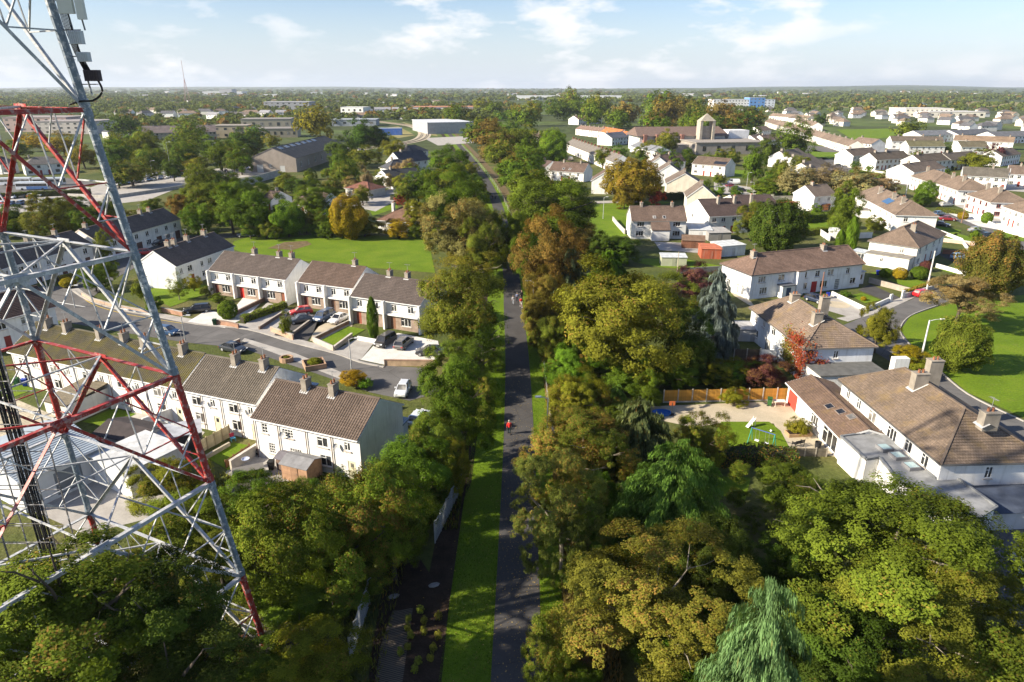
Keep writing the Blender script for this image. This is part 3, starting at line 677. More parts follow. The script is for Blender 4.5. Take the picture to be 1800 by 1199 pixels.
def annex(h, u0, u1, v0, v1, z, wall=WHITE, roofc=(.16,.155,.15), ops=(), pitch=0, name='annex', face='f', z0=0):
    """a lean-to or flat roofed block against the house, in house metres"""
    mb = MB(); W, D = u1-u0, v1-v0
    for k, Wf in (('f', W), ('r', D), ('b', W), ('l', D)):
        fn0 = face_fn(k, W, D); fn = (lambda a, o, zz, fn0=fn0: (lambda q: (q[0]+u0, q[1]+v0, q[2]))(fn0(a, o, zz)))
        oo = [o for o in ops if o[5] == k]; wall_face(mb, fn, Wf, z, oo)
    wl = add(name, mb.mesh(name, 'painted_render'), h.root, wall)
    for o in ops:
        fn0 = face_fn(o[5], W, D); q = fn0(o[0], -.06, o[1]); p = (q[0]+u0, q[1]+v0, q[2])
        if o[4] == 'w':
            fr = add('window', win_frame(o[2], o[3], 'cas'), wl, (.78,.78,.76), p, FROT[o[5]])
        else: add('door', box_mesh('door', 0, o[2], -.02, .04, 0, o[3], 'plain'), wl, o[6] if len(o) > 6 else (.3,.05,.04), p, FROT[o[5]])
        if o[4] == 'w': add('pane', pane_mesh(o[2]-.1, o[3]-.1), wl, None, tuple(Vector(p)+Matrix.Rotation(FROT[o[5]], 3, 'Z')@Vector((.05, .02, .05))), FROT[o[5]])
    mb = MB(); mb.uv = []; o_ = .18
    slope(mb, (u0-o_, v0-o_, z+.02), (u1+o_, v0-o_, z+.02), (u0-o_, v1+o_, z+.02+pitch*(D+2*o_)), (u1+o_, v1+o_, z+.02+pitch*(D+2*o_)), 0)
    a, b_, c, d_ = [Vector(q) for q in ((u0-o_, v0-o_, z+.02), (u1+o_, v0-o_, z+.02), (u1+o_, v1+o_, z+.02+pitch*(D+2*o_)), (u0-o_, v1+o_, z+.02+pitch*(D+2*o_)))]
    dn = Vector((0,0,-.16))
    for p, q in ((a,b_),(b_,c),(c,d_),(d_,a)): mb.quad(p+dn, q+dn, q, p)
    mb.quad(d_+dn, c+dn, b_+dn, a+dn)
    add('annex_roof', mb.mesh('annex_roof', 'roof_tile' if pitch else 'concrete'), wl, roofc)
    return wl
def terrace(p0, p1, n, D, labels, ez=5.0, group=None, fwin=None, **kw):
    a = p0 if isinstance(p0, Vector) else G(*p0, ez); c = p1 if isinstance(p1, Vector) else G(*p1, ez); out = []
    for i in range(n):
        k2 = dict(kw)
        if fwin: k2['f'] = fwin(i, (c-a).length/n)
        out.append(house(labels[i] if isinstance(labels, list) else labels, a.lerp(c, i/n), a.lerp(c, (i+1)/n), D, ez, group=group, og=(.0 if 0 < i < n-1 else .02), **k2))
    return out
def LBL(*a): return list(a)
# ---- back terrace: rear walls towards the viewer
def rear(geo):
    def fn(i, W):
        if geo and i == 0: return [(W*.16,3.15,.8,1.15,'w','geo'),(W*.56,3.2,1.45,1.0,'w','geo'),(W*.26,.8,.85,1.3,'w','geo'),(W*.68,.85,1.5,1.2,'w','geo')]
        return [(W*.22,3.0,1.35,1.15,'w'),(W*.72,3.2,.75,1.0,'w'),(W*.25,.8,1.4,1.3,'w'),(W*.76,.02,.95,2.05,'d',(.62,.58,.42))]
    return fn
TG = 'houses of the near terrace with rear walls in the sun'
t1 = terrace((443,730), (631,770), 2, 8.4, LBL('white terraced house with small-paned windows and brown corrugated roof tiles, second from the terrace end', 'end terraced house with bare bluish gable wall facing the path'), group=TG, rc=(.165,.125,.10), lod=2, rh=2.45, fwin=rear(True), ch=())
for h, us in zip(t1, ((2.2, 6.2), (6.2-2.0, ))): pass
def rear_extras(h, c, seed):
    q = random.Random(seed); pipes(h, [h.W*.50, h.W*.03]); dish(h, h.W*.6, 3.6)
for h in t1: rear_extras(h, 0, 1)
t2 = terrace((320,681), (452,707), 2, 8.4, LBL('terraced house at the middle step of the near terrace, roof meeting the mossy roof', 'terraced house with cream fence in its back garden and grey satellite dishes'), group=TG, rc=(.175,.15,.12), lod=2, rh=2.5, fwin=rear(False))
for h in t2: rear_extras(h, 0, 2)
t3 = terrace((17,615), (318,680), 5, 8.4, LBL('outermost terraced house under the mossy roof, behind the mast leg', 'mossy-roofed terraced house with bins by its back door', 'mossy-roofed terraced house with a grey-roofed back annexe', 'mossy-roofed terraced house beside the annexe with washing line', 'mossy-roofed terraced house next to the roof step'), group=TG, rc=MOSSY, rm='roof_moss', lod=2, rh=2.6, fwin=rear(False))
for h in t3: rear_extras(h, 0, 3)
def add_chimney(h, u, v=None, w_=1.0, d_=.66, hh=.95):
    v = h.D/2 if v is None else v; top = h.ez+h.rh+hh; zr = h.ez+h.rh-abs(v-h.D/2)*h.t
    m_ = MB(); m_.box(u-d_/2, u+d_/2, v-w_/2, v+w_/2, zr-.6, top); m_.box(u-d_/2-.06, u+d_/2+.06, v-w_/2-.06, v+w_/2+.06, top, top+.1)
    c = add('chimney', m_.mesh('chimney', 'concrete'), h.root, (.29,.255,.21)); 
    q = MB(); zf = lambda vv: h.ez+h.rh-abs(vv-h.D/2)*h.t+.11
    for v0, v1 in ((v-w_/2-.22, min(v, h.D/2) if v <= h.D/2 else v), (min(v, h.D/2) if v <= h.D/2 else v, v+w_/2+.22)):
        for a0, a1 in ((v0, v1),) if not v0 < h.D/2 < v1 else ((v0, h.D/2), (h.D/2, v1)): q.quad((u-d_/2-.18, a0, zf(a0)), (u+d_/2+.18, a0, zf(a0)), (u+d_/2+.18, a1, zf(a1)), (u-d_/2-.18, a1, zf(a1)))
    add('flashing', q.mesh('flashing', 'plain'), c, (.42,.42,.42))
    if (len(CACHE)+int(u*10)) % 3 != 0:              # television aerial
        q = MB(); q.bar((u, v, top), (u, v, top+1.5), .035); q.bar((u-.5, v, top+1.4), (u+.5, v+.1, top+1.4), .03)
        for i in range(6): x = u-.45+i*.18; q.bar((x, v-.22, top+1.4), (x, v+.25, top+1.4), .018)
        add('aerial', q.mesh('aerial', 'metal_paint'), c, (.3,.3,.3))
    for dv in (-.25, .2):
        q = MB(); q.lathe([(.14,0),(.11,.33),(.15,.37),(.1,.37)], 8, (u, v+dv, top+.1)); add('chimney_pot', q.mesh('chimney_pot', 'concrete'), c, (.30,.13,.07))
for h, us in ((t1[0], (4.4,)), (t1[1], (1.2,)), (t2[0], (4.9,)), (t2[1], (3.6,)), (t3[0], (3.,)), (t3[1], (.6,)), (t3[2], (.8,5.2)), (t3[3], (2.6,)), (t3[4], (3.0,))):
    for u in us: add_chimney(h, u, h.D/2-.3)
o = annex(t3[2], 1.6, 5.6, -5.5, -.01, 2.6, OFFW, (.20,.17,.12), [(1.2,.9,.9,.9,'w','f'),(2.7,.02,.85,2.0,'d','f',(.6,.6,.58))], .12)
annex(t1[1], 4.0, 6.6, 8.41, 9.6, 2.5, (.62,.66,.70), (.30,.36,.42), [], .1)
annex(t2[1], 1.0, 5.4, 8.41, 10.6, 2.6, (.62,.66,.70), (.35,.42,.48), [], .1)
annex(t3[1], 1.5, 5.0, 8.41, 11.2, 2.9, WHITE, (.12,.06,.05), [(1.4,.9,1.0,1.1,'w','b')], .12)
# ---- middle terrace: fronts towards the viewer, brick ground floors
MG = 'white terraced houses with brick ground floors along the cul-de-sac'
DC = [(.16,.05,.03), (.55,.03,.02), (.2,.07,.04), (.15,.05,.04), (.16,.09,.06), (.25,.07,.04), (.2,.1,.06)]
def front(k0):
    def fn(i, W):
        dc = DC[(k0+i) % 7]
        return [(W*.16,3.1,1.05,1.2,'w'),(W*.62,3.1,1.15,1.2,'w'),(W*.42,.75,1.9,1.35,'w'),(W*.12,.02,1.0,2.1,'d',dc)] if (k0+i) != 2 else [(W*.16,3.1,1.05,1.2,'w'),(W*.62,3.1,1.15,1.2,'w'),(W*.18,.75,1.9,1.35,'w'),(W*.72,.02,1.0,2.1,'d',dc)]
    return fn
m1 = terrace((368,473), (504,490), 3, 8.6, LBL('white terraced house at the terrace end beside the clipped round bush', 'white terraced house with a bright red front door', 'white terraced house behind the clipped yellow-green hedge'), group=MG, rc=DBRN, rh=2.6, lod=1, fwin=front(0))
m2 = terrace((525,493), (622,505), 2, 8.6, LBL('white terraced house behind the small red car', 'white terraced house behind the silver parked car'), group=MG, rc=(.125,.088,.07), rh=2.6, lod=1, fwin=front(3))
m3 = terrace((617,518), (740,535), 2, 8.6, LBL('white terraced house with the tall thin conifer at its front', 'white terraced house half hidden by the path trees, pale drive with dark cars'), group=MG, rc=DBRN, rh=2.6, lod=1, fwin=front(5))
for grp in (m1, m2, m3):
    for h in grp:
        mb = MB(); W = h.W
        ops = [(W*.42 if h is not m1[2] else W*.18, .75, 1.9, 1.35), (W*.12 if h is not m1[2] else W*.72, .02, 1.0, 2.1)]
        wall_face(mb, lambda a, o, z: (a, -.04-o, z), W, 2.45, ops, .06); mb.quad((0,-.04,2.45),(W,-.04,2.45),(W,0.01,2.45),(0,.01,2.45)); add('brick_front', mb.mesh('brick_front', 'concrete'), h.root, (.31,.235,.185))
        mb = MB(); mb.box(-.15, .15, -.9, -.05, 0, h.ez-.12); add('party_fin', mb.mesh('party_fin', 'painted_render'), h.root, WHITE)
        mb = MB(); mb.box(.16, W-.16, -.5, -.05, 2.46, 2.72); add('door_canopy', mb.mesh('door_canopy', 'painted_render'), h.root, WHITE)
        dish(h, W*.86, 3.5)
    mb = MB(); h = grp[-1]; mb.box(h.W-.15, h.W+.15, -.9, -.05, 0, h.ez-.12); add('party_fin', mb.mesh('party_fin', 'painted_render'), h.root, WHITE)
for h, u in ((m1[1], 1.2), (m1[2], 1.0), (m1[2], 3.9), (m2[1], 3.3), (m3[0], 4.9), (m3[1], 1.6)): add_chimney(h, u, h.D/2+.4)
for h in (m1[2], m2[1], m3[0]): annex(h, h.W*.45, h.W-.3, 8.61, 13.2, 3.2, WHITE, DBRN, [], .08)
# ---- the pair with the bare white gable, seen end on
p_a, p_b = G(307,467,5), G(410,431,5)
e1 = terrace(p_a, p_b, 3, 8.8, LBL('house with a bare bright white gable beside the two small garden trees', 'dark-roofed house in the middle behind the white gable', 'dark-roofed house at the field end of the gabled row'), rc=(.150,.120,.104), rh=2.7, group='row running back from the white gable', lod=1, wall=(.78,.78,.77), fwin=lambda i, W: [(W*.18,3.0,.9,1.1,'w'),(W*.55,2.9,1.4,1.2,'w'),(W*.2,.8,1.3,1.2,'w'),(W*.66,.02,.95,2.1,'d')])
for h, us in zip(e1, ((4.2, 6.0), (3.6,), (2.8,))):
    for u in us: add_chimney(h, u)
# ---- row across the side street
p_a, p_b = G(172,425,5), G(316,384,5)
e2 = terrace(p_a, p_b, 4, 8.6, LBL('end house with cream bargeboard above the leafy bush', 'white house with dark roof, second along the side street row', 'white house with an open car port under dark brick, third in the side street row', 'white house at the wooded end of the side street row'), rc=(.155,.125,.108), rh=2.6, lod=1, group='row across the side street', gutter=(.72,.64,.5), fwin=lambda i, W: [(W*.12,3.0,1.2,1.2,'w'),(W*.6,3.0,1.2,1.2,'w'),(W*.1,.8,1.7,1.3,'w'),(W*.62,.02,2.0,2.1,'d',(.12,.06,.05))])
for h, u in ((e2[3], 1.6), (e2[2], 5.6), (e2[0], 2.0)): add_chimney(h, u)
e3 = terrace(G(-30,480,5), G(160,427,5), 4, 8.6, LBL('white terraced house behind the mast, far down the side street', 'white terraced house behind the mast near the lamp post', 'white terraced house behind the white cross beams of the mast', 'white terraced house that steps down from the cream bargeboard'), rc=(.155,.125,.108), rh=2.6, lod=1, group='lower row across the side street', fwin=lambda i, W: [(W*.12,3.0,1.2,1.2,'w'),(W*.6,3.0,1.2,1.2,'w'),(W*.1,.8,1.7,1.3,'w'),(W*.62,.02,1.4,2.1,'d',(.12,.06,.05))])
for h, u in ((e3[3], 2.), (e3[2], 1.6), (e3[1], 3.)): add_chimney(h, u)
hh = house('low dark-roofed house behind the mossy terrace at the street corner', (-60,575), (95,537), 8.5, 5.0, 2.6, rc=(.10,.065,.055), lod=1, ch=[(10, 4.2)])
# ---- workshop beside the mast
ws = house('low white workshop with a pale bluish sheet metal roof beside the mast', (30,845), (176,782), 10.5, 3.6, 1.3, rc=(.34,.40,.46), rm='painted_render', lod=1, name='workshop', cat='workshop', wall=(.62,.64,.65), f=[(3,.3,2.6,2.4,'d',(.16,.18,.20)),(8,1.2,1.6,1.2,'w')], r=[(2,1.0,1.8,1.2,'w')], gutter=(.6,.62,.64))
p = ws
annex(ws, -3.0, 9.0, 10.7, 19.5, 3.6, (.68,.66,.60), (.50,.44,.32), [], .01)
annex(ws, 6.5, 12.5, -6.5, -.2, 3.1, (.70,.70,.68), (.55,.56,.56), [(1.2,.02,2.8,2.5,'d','f',(.13,.16,.18)),(2.0,.9,2,1.2,'w','r')], .0)
# ---- sheds of the back gardens
def shed(label, px, rz, W, D, z, wall, roofc, name='garden_shed', pitch=.12, mat='timber', door=True, cat='shed', ph=None):
    p = G(*px); t = thing(name, label, cat, (p.x, p.y, 0), rz)
    mb = MB(); mb.box(0, W, 0, D, 0, z); 
    if ph: mb.quad((0,0,z),(0,D/2,z+ph),(0,D,z)); mb.quad((W,0,z),(W,D,z),(W,D/2,z+ph))
    add('wall', mb.mesh('wall', mat), t, wall)
    mb = MB(); mb.uv = []
    if ph:
        for a, b_, c, d in (((-.15,-.2,z-.2*ph/(D/2)),(W+.15,-.2,z-.2*ph/(D/2)),(-.15,D/2,z+ph),(W+.15,D/2,z+ph)), ((W+.15,D+.2,z-.2*ph/(D/2)),(-.15,D+.2,z-.2*ph/(D/2)),(W+.15,D/2,z+ph),(-.15,D/2,z+ph))):
            slope(mb, Vector(a)+Vector((0,0,.05)), Vector(b_)+Vector((0,0,.05)), Vector(c)+Vector((0,0,.05)), Vector(d)+Vector((0,0,.05)), 0); mb.quad(d, c, a, b_)
    else:
        a, b_, c, d = Vector((-.15,-.15,z+.03)), Vector((W+.15,-.15,z+.03)), Vector((W+.15,D+.15,z+.03+pitch*D)), Vector((-.15,D+.15,z+.03+pitch*D)); dn = Vector((0,0,-.1))
        mb.quad(a, b_, c, d); mb.quad(d+dn, c+dn, b_+dn, a+dn)
        for p0, p1 in ((a,b_),(b_,c),(c,d),(d,a)): mb.quad(p0+dn, p1+dn, p1, p0)
        wl = MB(); wl.quad((0,0,z),(0,D,z),(0,D,z+pitch*D),(0,.01,z)); wl.quad((W,0,z),(W,D,z+pitch*D),(W,D,z),(W,.01,z)); wl.quad((0,D,z),(W,D,z),(W,D,z+pitch*D),(0,D,z+pitch*D)); add('wall_top', wl.mesh('wall_top', mat), t, wall)
    add('roof', mb.mesh('roof', 'concrete'), t, roofc)
    if door:
        q = add('door', box_mesh('door', 0, .9, -.05, -.005, 0, min(1.9, z-.1), mat), t, tuple(x*.8 for x in wall), (W*.5-.45, 0, .03)); add('handle', box_mesh('handle', .74, .80, -.09, -.052, .9, 1.0, 'metal_paint'), q, (.2,.2,.2))
    return t
shed('wooden garden shed with grey felt roof behind the small-paned windows', (497,842), R(-112+90), 3.2, 2.4, 1.9, (.40,.24,.15), (.22,.22,.23), ph=.45)
shed('small dark shed with purple-grey felt roof by the end terrace', (487,826), R(-22), 1.6, 1.6, 1.5, (.2,.14,.11), (.16,.15,.17), ph=.3)
shed('black tile-roofed shed in the back garden beside the workshop', (172,792), R(-22), 6.5, 4.2, 2.2, (.45,.45,.44), (.055,.045,.045), 'outbuilding', ph=.7, mat='painted_render')
shed('long shed with rusty silver sheet roof in front of the black walls', (225,812), R(24), 7.5, 2.4, 2.0, (.05,.05,.055), (.42,.44,.48), 'lean_to_shed', pitch=.2, mat='painted_render')
shed('broken low shed with purple slate roof under the bushes', (398,905), R(10), 4.5, 2.2, 1.2, (.12,.09,.08), (.13,.10,.11), 'ruined_shed', pitch=.3, door=False)
# ---- right: the L shaped house with roof windows
def semi(label, p0, p1, D=9.4, ez=5.2, rh=2.7, **kw): return house(label, p0, p1, D, ez, rh, roof=kw.pop('roof','hip'), **kw)
r1 = semi('large white hipped house with brown tiled roof and flat grey rear extension', (1482,667), (1657,810), 10.2, hipl=3.2, hipr=5.4, rc=TBRN, rm='roof_plain', lod=1, frame=(.8,.8,.78), gutter=(.12,.12,.12), oe=.4,
   f=[(1.2,3.4,.8,1.2,'w'),(3.6,3.3,.9,1.2,'w'),(6.2,3.1,1.5,1.35,'w'),(10.0,3.0,1.7,1.4,'w'),(13.2,3.2,1.2,1.3,'w'),(16.0,3.2,1.1,1.3,'w')],
   r=[(4.4,3.2,.75,1.25,'w'),(5.2,.02,3.2,2.3,'d',(.05,.05,.055))], n=2)
for u, v in ((7.2, 4.3), (16.6, 5.3), (3.6, 8.2)): add_chimney(r1, u, v, 1.5, .95, 1.1)
r1e = house('white single-storey wing with brown tiled roof, roof windows and red garage door', (1387,672), (1480,768), 5.4, 2.8, .9, rc=(.17,.115,.085), rm='roof_plain', lod=1, name='house_wing', cat='house wing',
   f=[(.4,.02,2.6,2.35,'d',(.58,.06,.04)),(3.9,1.5,.5,.7,'w'),(5.2,1.4,.5,.8,'w'),(7.0,.9,1.8,1.3,'w'),(10.2,.2,3.4,2.1,'w')], l=[], r=[], gutter=(.76,.76,.75))
for u in (7.6, 9.3, 10.9): on_slope(r1e, 'roof_window', u, 1.0+.3*(u-7.6), 1.1, .9, (.25,.20,.17), 'plain', child='pane')
E0 = G(1480,768,2.8); 
wing = thing('flat_roof_extension', 'flat grey roofed extension with three glazed rooflights behind the white house', 'house extension', (0,0,0))
def prism_part(name, pts, z0, z1, mat, col, parent):
    mb = MB(); mb.prism([(p.x, p.y) for p in pts], z0, z1); return add(name, mb.mesh(name, mat), parent, col)
roof_poly = [G(a, b, 3.1) for a, b in ((1478,768), (1522,808), (1545,804), (1572,838), (1700,925), (1752,892), (1678,838), (1645,842), (1561,757))]
cen = sum(roof_poly, Vector((0,0)))/len(roof_poly); wing.location = (cen.x, cen.y, 0); rp = [p-cen for p in roof_poly][::-1]
area = sum(rp[i].x*rp[(i+1) % 9].y-rp[(i+1) % 9].x*rp[i].y for i in range(9))
if area < 0: rp = rp[::-1]
prism_part('wall', [p*.985 for p in rp], 0, 2.95, 'painted_render', WHITE, wing); prism_part('roof', rp, 2.955, 3.12, 'concrete', (.25,.255,.26), wing)
mb = MB()
for i in range(len(rp)): a, b_ = rp[i], rp[(i+1) % len(rp)]; mb.bar((a.x,a.y,3.2), (b_.x,b_.y,3.2), .22, .16)
add('parapet', mb.mesh('parapet', 'concrete'), wing, (.20,.21,.22))
for a, b_ in ((1555,786), (1578,800), (1602,818)):
    p = G(a, b_, 3.4)-cen; mb = MB(); mb.box(-.6,.6,-.62,.62,0,.35); o = add('rooflight', mb.mesh('rooflight', 'plain'), wing, (.2,.2,.21), (p.x, p.y, 3.125), R(8))
    mb = MB(); mb.quad((-.48,-.5,.356),(.48,-.5,.356),(.48,.5,.356),(-.48,.5,.356)); add('pane', mb.mesh('pane', 'rooflight_glass'), o)
for (a, b_), (c, d) in (((1487,781), (1503,797)), ((1507,800), (1522,812))):
    p, q = G(a, b_+12, 2.2)-cen, G(c, d+12, 2.2)-cen
r2 = semi('white house with red ivy climbing its corner and two tall chimneys', (1322,540), (1415,610), 9.8, 5.0, 2.7, hipl=3.0, hipr=5.0, rc=LBRN, rm='roof_plain', lod=1, gutter=(.15,.14,.13), wall=(.74,.76,.78),
   f=[(1.5,3.3,.9,1.1,'w'),(4.4,3.3,.9,1.1,'w'),(7.6,3.2,1.3,1.2,'w'),(12,3.2,1.2,1.2,'w'),(15.6,3.2,1.0,1.1,'w'),(2.0,.9,1.3,1.2,'w'),(6,.02,1.9,2.1,'w'),(12,.9,1.2,1.2,'w'),(16,1.0,.7,.9,'w')], r=[(4.2,3.2,.7,1.1,'w')])
for u, v in ((4.6, 4.4), (13.6, 3.4), (6.4, 8.2)): add_chimney(r2, u, v, 1.25, .95, .7)
annex(r2, 18.0, 22.0, .5, 9.6, 2.6, WHITE, (.12,.12,.115), [(2.2,.9,1.0,1.1,'w','l')])
mb = MB(); mb.box(20, 21, 11, 13, 0, 4.2); add('gable_wall', mb.mesh('gable_wall', 'painted_render'), r2.root, WHITE)
fwr3 = [(1.6,3.1,1.7,1.25,'w'),(6.2,3.1,1.5,1.25,'w'),(11.4,3.1,1.6,1.25,'w'),(15.0,3.1,1.1,1.25,'w'),(18.0,3.1,1.5,1.25,'w'),(22.6,3.1,.9,1.2,'w'),(2.2,.8,1.7,1.35,'w'),(7.3,.02,1.3,2.1,'d',(.05,.06,.09)),(11.6,.8,1.8,1.35,'w'),(14.4,.02,1.4,2.2,'d',(.30,.02,.02)),(16.5,.8,1.8,1.35,'w'),(20.2,.02,1.2,2.2,'w','geo'),(24,.9,1.4,1.2,'w')]
r3 = semi('long white house pair with brown hipped roof, dark red door and blue front door', (1322,482), (1517,462), 9.2, 5.0, 2.6, hipl=4.6, hipr=.01, rc=(.20,.135,.105), lod=1, wall=(.76,.77,.79), gutter=(.14,.13,.13), f=fwr3, l=[(2.,.8,1.0,1.6,'w'),(5.2,.3,.7,2.0,'w'),(6.6,.3,.7,2.0,'w')])
for u in (3.2, 20): add_chimney(r3, u, r3.D/2-.4, 1.1, .8, .6)
annex(r3, 6.3, 9.2, -1.5, -.01, 2.5, WHITE, (.10,.11,.13), [(.9,.02,1.1,2.0,'d','f',(.05,.07,.12))])
annex(r3, 26.62, 29.2, 1.5, 7.5, 2.7, WHITE, (.45,.47,.5), [(1.0,.9,1.2,1.2,'w','f')])
annex(r3, 10.0, 11.6, -1.0, -.01, 4.95, (.76,.77,.79), (.17,.12,.095), [])
r4 = semi('cream-white hipped house with a flat-roofed side extension and conservatory', (1530,422), (1614,434), 10.0, 5.0, 3.0, hipl=4.9, hipr=4.9, rc=(.20,.15,.115), lod=1, wall=(.78,.76,.70), gutter=(.2,.18,.16), f=[(2.2,3.1,1.0,1.2,'w')], l=[], r=[(2,3.1,1.2,1.2,'w'),(6,3.1,1.2,1.2,'w'),(11,3.1,1.2,1.2,'w'),(16,3.1,1.2,1.2,'w'),(2.2,.8,1.5,1.3,'w'),(7,.02,1.1,2.1,'d',(.2,.05,.05)),(12,.8,1.5,1.3,'w')]) if False else None
d4 = (G(1661,410,5)-G(1614,434,5)).normalized()
r4 = semi('cream-white hipped house with a flat-roofed side extension and conservatory', G(1614,434,5), G(1661,410,5), 10.0, 5.0, 3.0, hipl=5, hipr=5, rc=(.20,.15,.115), lod=1, wall=(.78,.76,.70), gutter=(.2,.18,.16), l=[(6.4,3.1,1.0,1.2,'w')], n=2)
add_chimney(r4, 7, 3.4, 1.1, .8, .5)
annex(r4, -3.6, -.01, .3, 9.2, 2.9, (.78,.76,.70), (.25,.23,.2), [(3,1.3,.7,.9,'w','l')])
annex(r4, -3.0, 0.4, 9.3, 12.4, 2.5, WHITE, (.5,.55,.6), [(.4,.8,2.4,1.5,'w','b'),(.5,.8,2.2,1.5,'w','l')], .05)
# generic detached and semi houses of the right side estate, walls given by two eave points
SG = 'houses of the estate beyond the green'
r5 = semi('hipped white pair with a blue solar panel beside the olive tree', (1505,340), (1575,377), 10.5, 5.0, 2.9, hipl=3, hipr=5.2, rc=LBRN, lod=1, group=SG, n=4, r=[(2.2,3.1,1.1,1.2,'w')])
on_slope(r5, 'solar_panel', 22, 1.5, 5.5, 2.2, (.03,.10,.22), 'car_paint')
for u in (12, 25, 33): add_chimney(r5, u, 3.6)
annex(r5, 14, 18, -4, -.01, 2.6, WHITE, (.2,.18,.16), [(1.2,.02,1,2,'d','f')])
for lab, a, b_, kw in [
    ('hipped house pair with a red-tiled patch on the next roof, by the round green tree', (1642,320), (1685,334), dict(ch=[(5,4),(14,4)], n=3)),
    ('hipped white house with dark red window surrounds above the parked maroon car', (1700,341), (1742,355), dict(ch=[(4,4),(12,4)], frame=(.3,.06,.05))),
    ('hipped white house cut by the picture edge, beside the palm garden', (1765,362), (1822,382), dict(ch=[(4,4)])),
    ('white house with a bright red roof patch at its side', (1602,309), (1640,321), dict(ch=[(4,4)]))]:
    semi(lab, a, b_, 11, 5.0, 3.0, rc=LBRN, lod=1, group=SG, r=unit_wins(11, 1), **kw)
semi('low hipped house in front of the solar panelled pair', (1585,398), (1640,402), 7, 4.2, 1.6, rc=(.17,.12,.1), lod=1, group=SG) if False else None
h = house('white house with catslide roof and two front dormers beside the path green', (1111,387), (1207,387), 8.5, 5.0, 3.0, rc=(.165,.118,.095), lod=1, f=[(1.4,3.3,1.9,1.2,'w'),(10.9,3.3,1.9,1.2,'w'),(1.2,.8,2.0,1.3,'w'),(10.9,.8,2.0,1.3,'w'),(7.4,.02,.95,2.1,'d')], ch=[3.0, 11.2], gutter=(.3,.28,.26))
annex(h, 5.0, 9.6, -2.6, -.01, 2.9, WHITE, (.165,.118,.095), [], .7)
for u in (5.6, 8.2): on_slope(h, 'roof_window', u, .5, .8, .9, (.6,.6,.6), 'plain', child='pane')
h = house('white gabled house with cream side wall behind the pale flat shed', G(1205,365,5), G(1247,380,5), 12, 5.0, 3.4, ridge='v', rc=(.10,.072,.065), lod=1, wall=(.76,.73,.66), ch=[(5, 5.), (10, 5.)], l=[(4,3,1,1.1,'w')])
house('cream gabled house with dark tiled roof behind the gabled house', G(1262,352,5), G(1304,371,5), 12, 5.0, 3.0, ridge='v', rc=(.10,.072,.065), lod=1, wall=CREAM, ch=[(4, 4.)])

def gable_at(px, W, ang=-10): a = G(*px, 5); return a, a+Vector((math.cos(R(ang)), math.sin(R(ang))))*W
GG = 'stepped row of gabled houses behind the golden tree'
for lab, a, b_, D_, w_ in [('white gable farthest along the stepped row, beside the dark hedge roof', *gable_at((1138,291), 10), 13, WHITE), ('white gable second along the stepped row with pale chimney', *gable_at((1152,305), 11), 13, WHITE),
    ('broad cream gable in the middle of the stepped row', *gable_at((1172,322), 12.5), 13, CREAM), ('cream gable with solar tiles at the near end of the stepped row', *gable_at((1208,346), 9), 12, CREAM)]:
    hh = house(lab, a, b_, D_, 5.0, 3.6, ridge='v', rc=(.17,.135,.11), lod=1, wall=w_, group=GG, ch=[(5, )])
house('brown-roofed white house behind the stepped gables', (1155,285), (1205,283), 9, 5, 2.8, rc=(.12,.085,.075), lod=1, ch=[2.5, 9])
hq = house('white house with black solar panels next to the church', (1217,287), (1275,292), 9, 5.0, 2.9, rc=(.15,.11,.085), lod=1, ch=[])
on_slope(hq, 'solar_panel', hq.W*.62, .8, 6, 1.8, (.015,.016,.022), 'car_paint')
hq = house('brown catslide-roofed house between the round lime tree and the gable', (965,299), (1026,303), 9, 4.2, 3.2, rc=(.15,.105,.085), lod=1, ch=[5, 13])
for u in (6, 9): on_slope(hq, 'roof_window', u, .8, 1, 1, (.6,.6,.6), 'plain', child='pane')
house('brown-roofed house with a bare white gable beside the golden tree', *gable_at((1040,317), 10), 13, 5.0, 3.2, ridge='v', rc=(.15,.105,.085), lod=1, ch=[(5,), (9,)])
house('small brown-roofed house half hidden by dense trees', (940,292), (958,295), 8, 4.5, 2.6, rc=(.12,.085,.075), lod=1, ch=[2])
# ---- long white terrace with a line of chimneys
a, c = G(995,252,5), G(1078,284,5)
terrace(a, c, 14, 9, [f'white house of the long brick-chimneyed terrace, {nth(i)} counting from its far end' for i in range(14)], rc=(.20,.18,.16), rh=2.8, lod=0, group='long white terrace behind the lime tree', chc=(.30,.14,.09), fwin=lambda i, W: [(1.2,3,1.1,1.2,'w'),(4.6,3,1.1,1.2,'w'),(1.2,.8,1.5,1.3,'w'),(4.8,.02,1,2.1,'d')], ch=[1.0])
# roofs of two more rows behind
terrace(G(1012,226,5), G(1075,233,5), 8, 9, [f'white brown-roofed house of the orange-roof terrace, {nth(7-i)} counting from the orange roofs' for i in range(8)], rc=(.22,.15,.12), lod=0, group='terrace with orange roofs', ch=[2])
for i, (a, b_) in enumerate((((1046,228),(1062,231)), ((1062,231),(1080,234)), ((1080,236),(1092,238)))):
    house(['bright orange-roofed house in the white terrace', 'second orange-roofed house, set forward from the terrace', 'orange-roofed end house beside the slate-roofed house'][i], Vector(G(*a,5))-Vector((0,12)), Vector(G(*b_,5))-Vector((0,12)), 11, 5, 3, rc=(.48,.17,.06), lod=0, ch=[2])
house('slate-roofed white house at the end of the orange roofs', (1076,243), (1106,240), 12, 5.0, 3.2, rc=(.15,.16,.19), lod=0, ch=[3])
house('large brown-roofed white house above the orange roofs', (1017,210), (1058,208), 14, 5.5, 3.5, rc=(.2,.12,.1), lod=0, ch=[4])
house('plain white gabled house at the wood edge', (1128,233), (1152,230), 12, 4, 2.6, ridge='v', rc=(.25,.2,.17), lod=0)
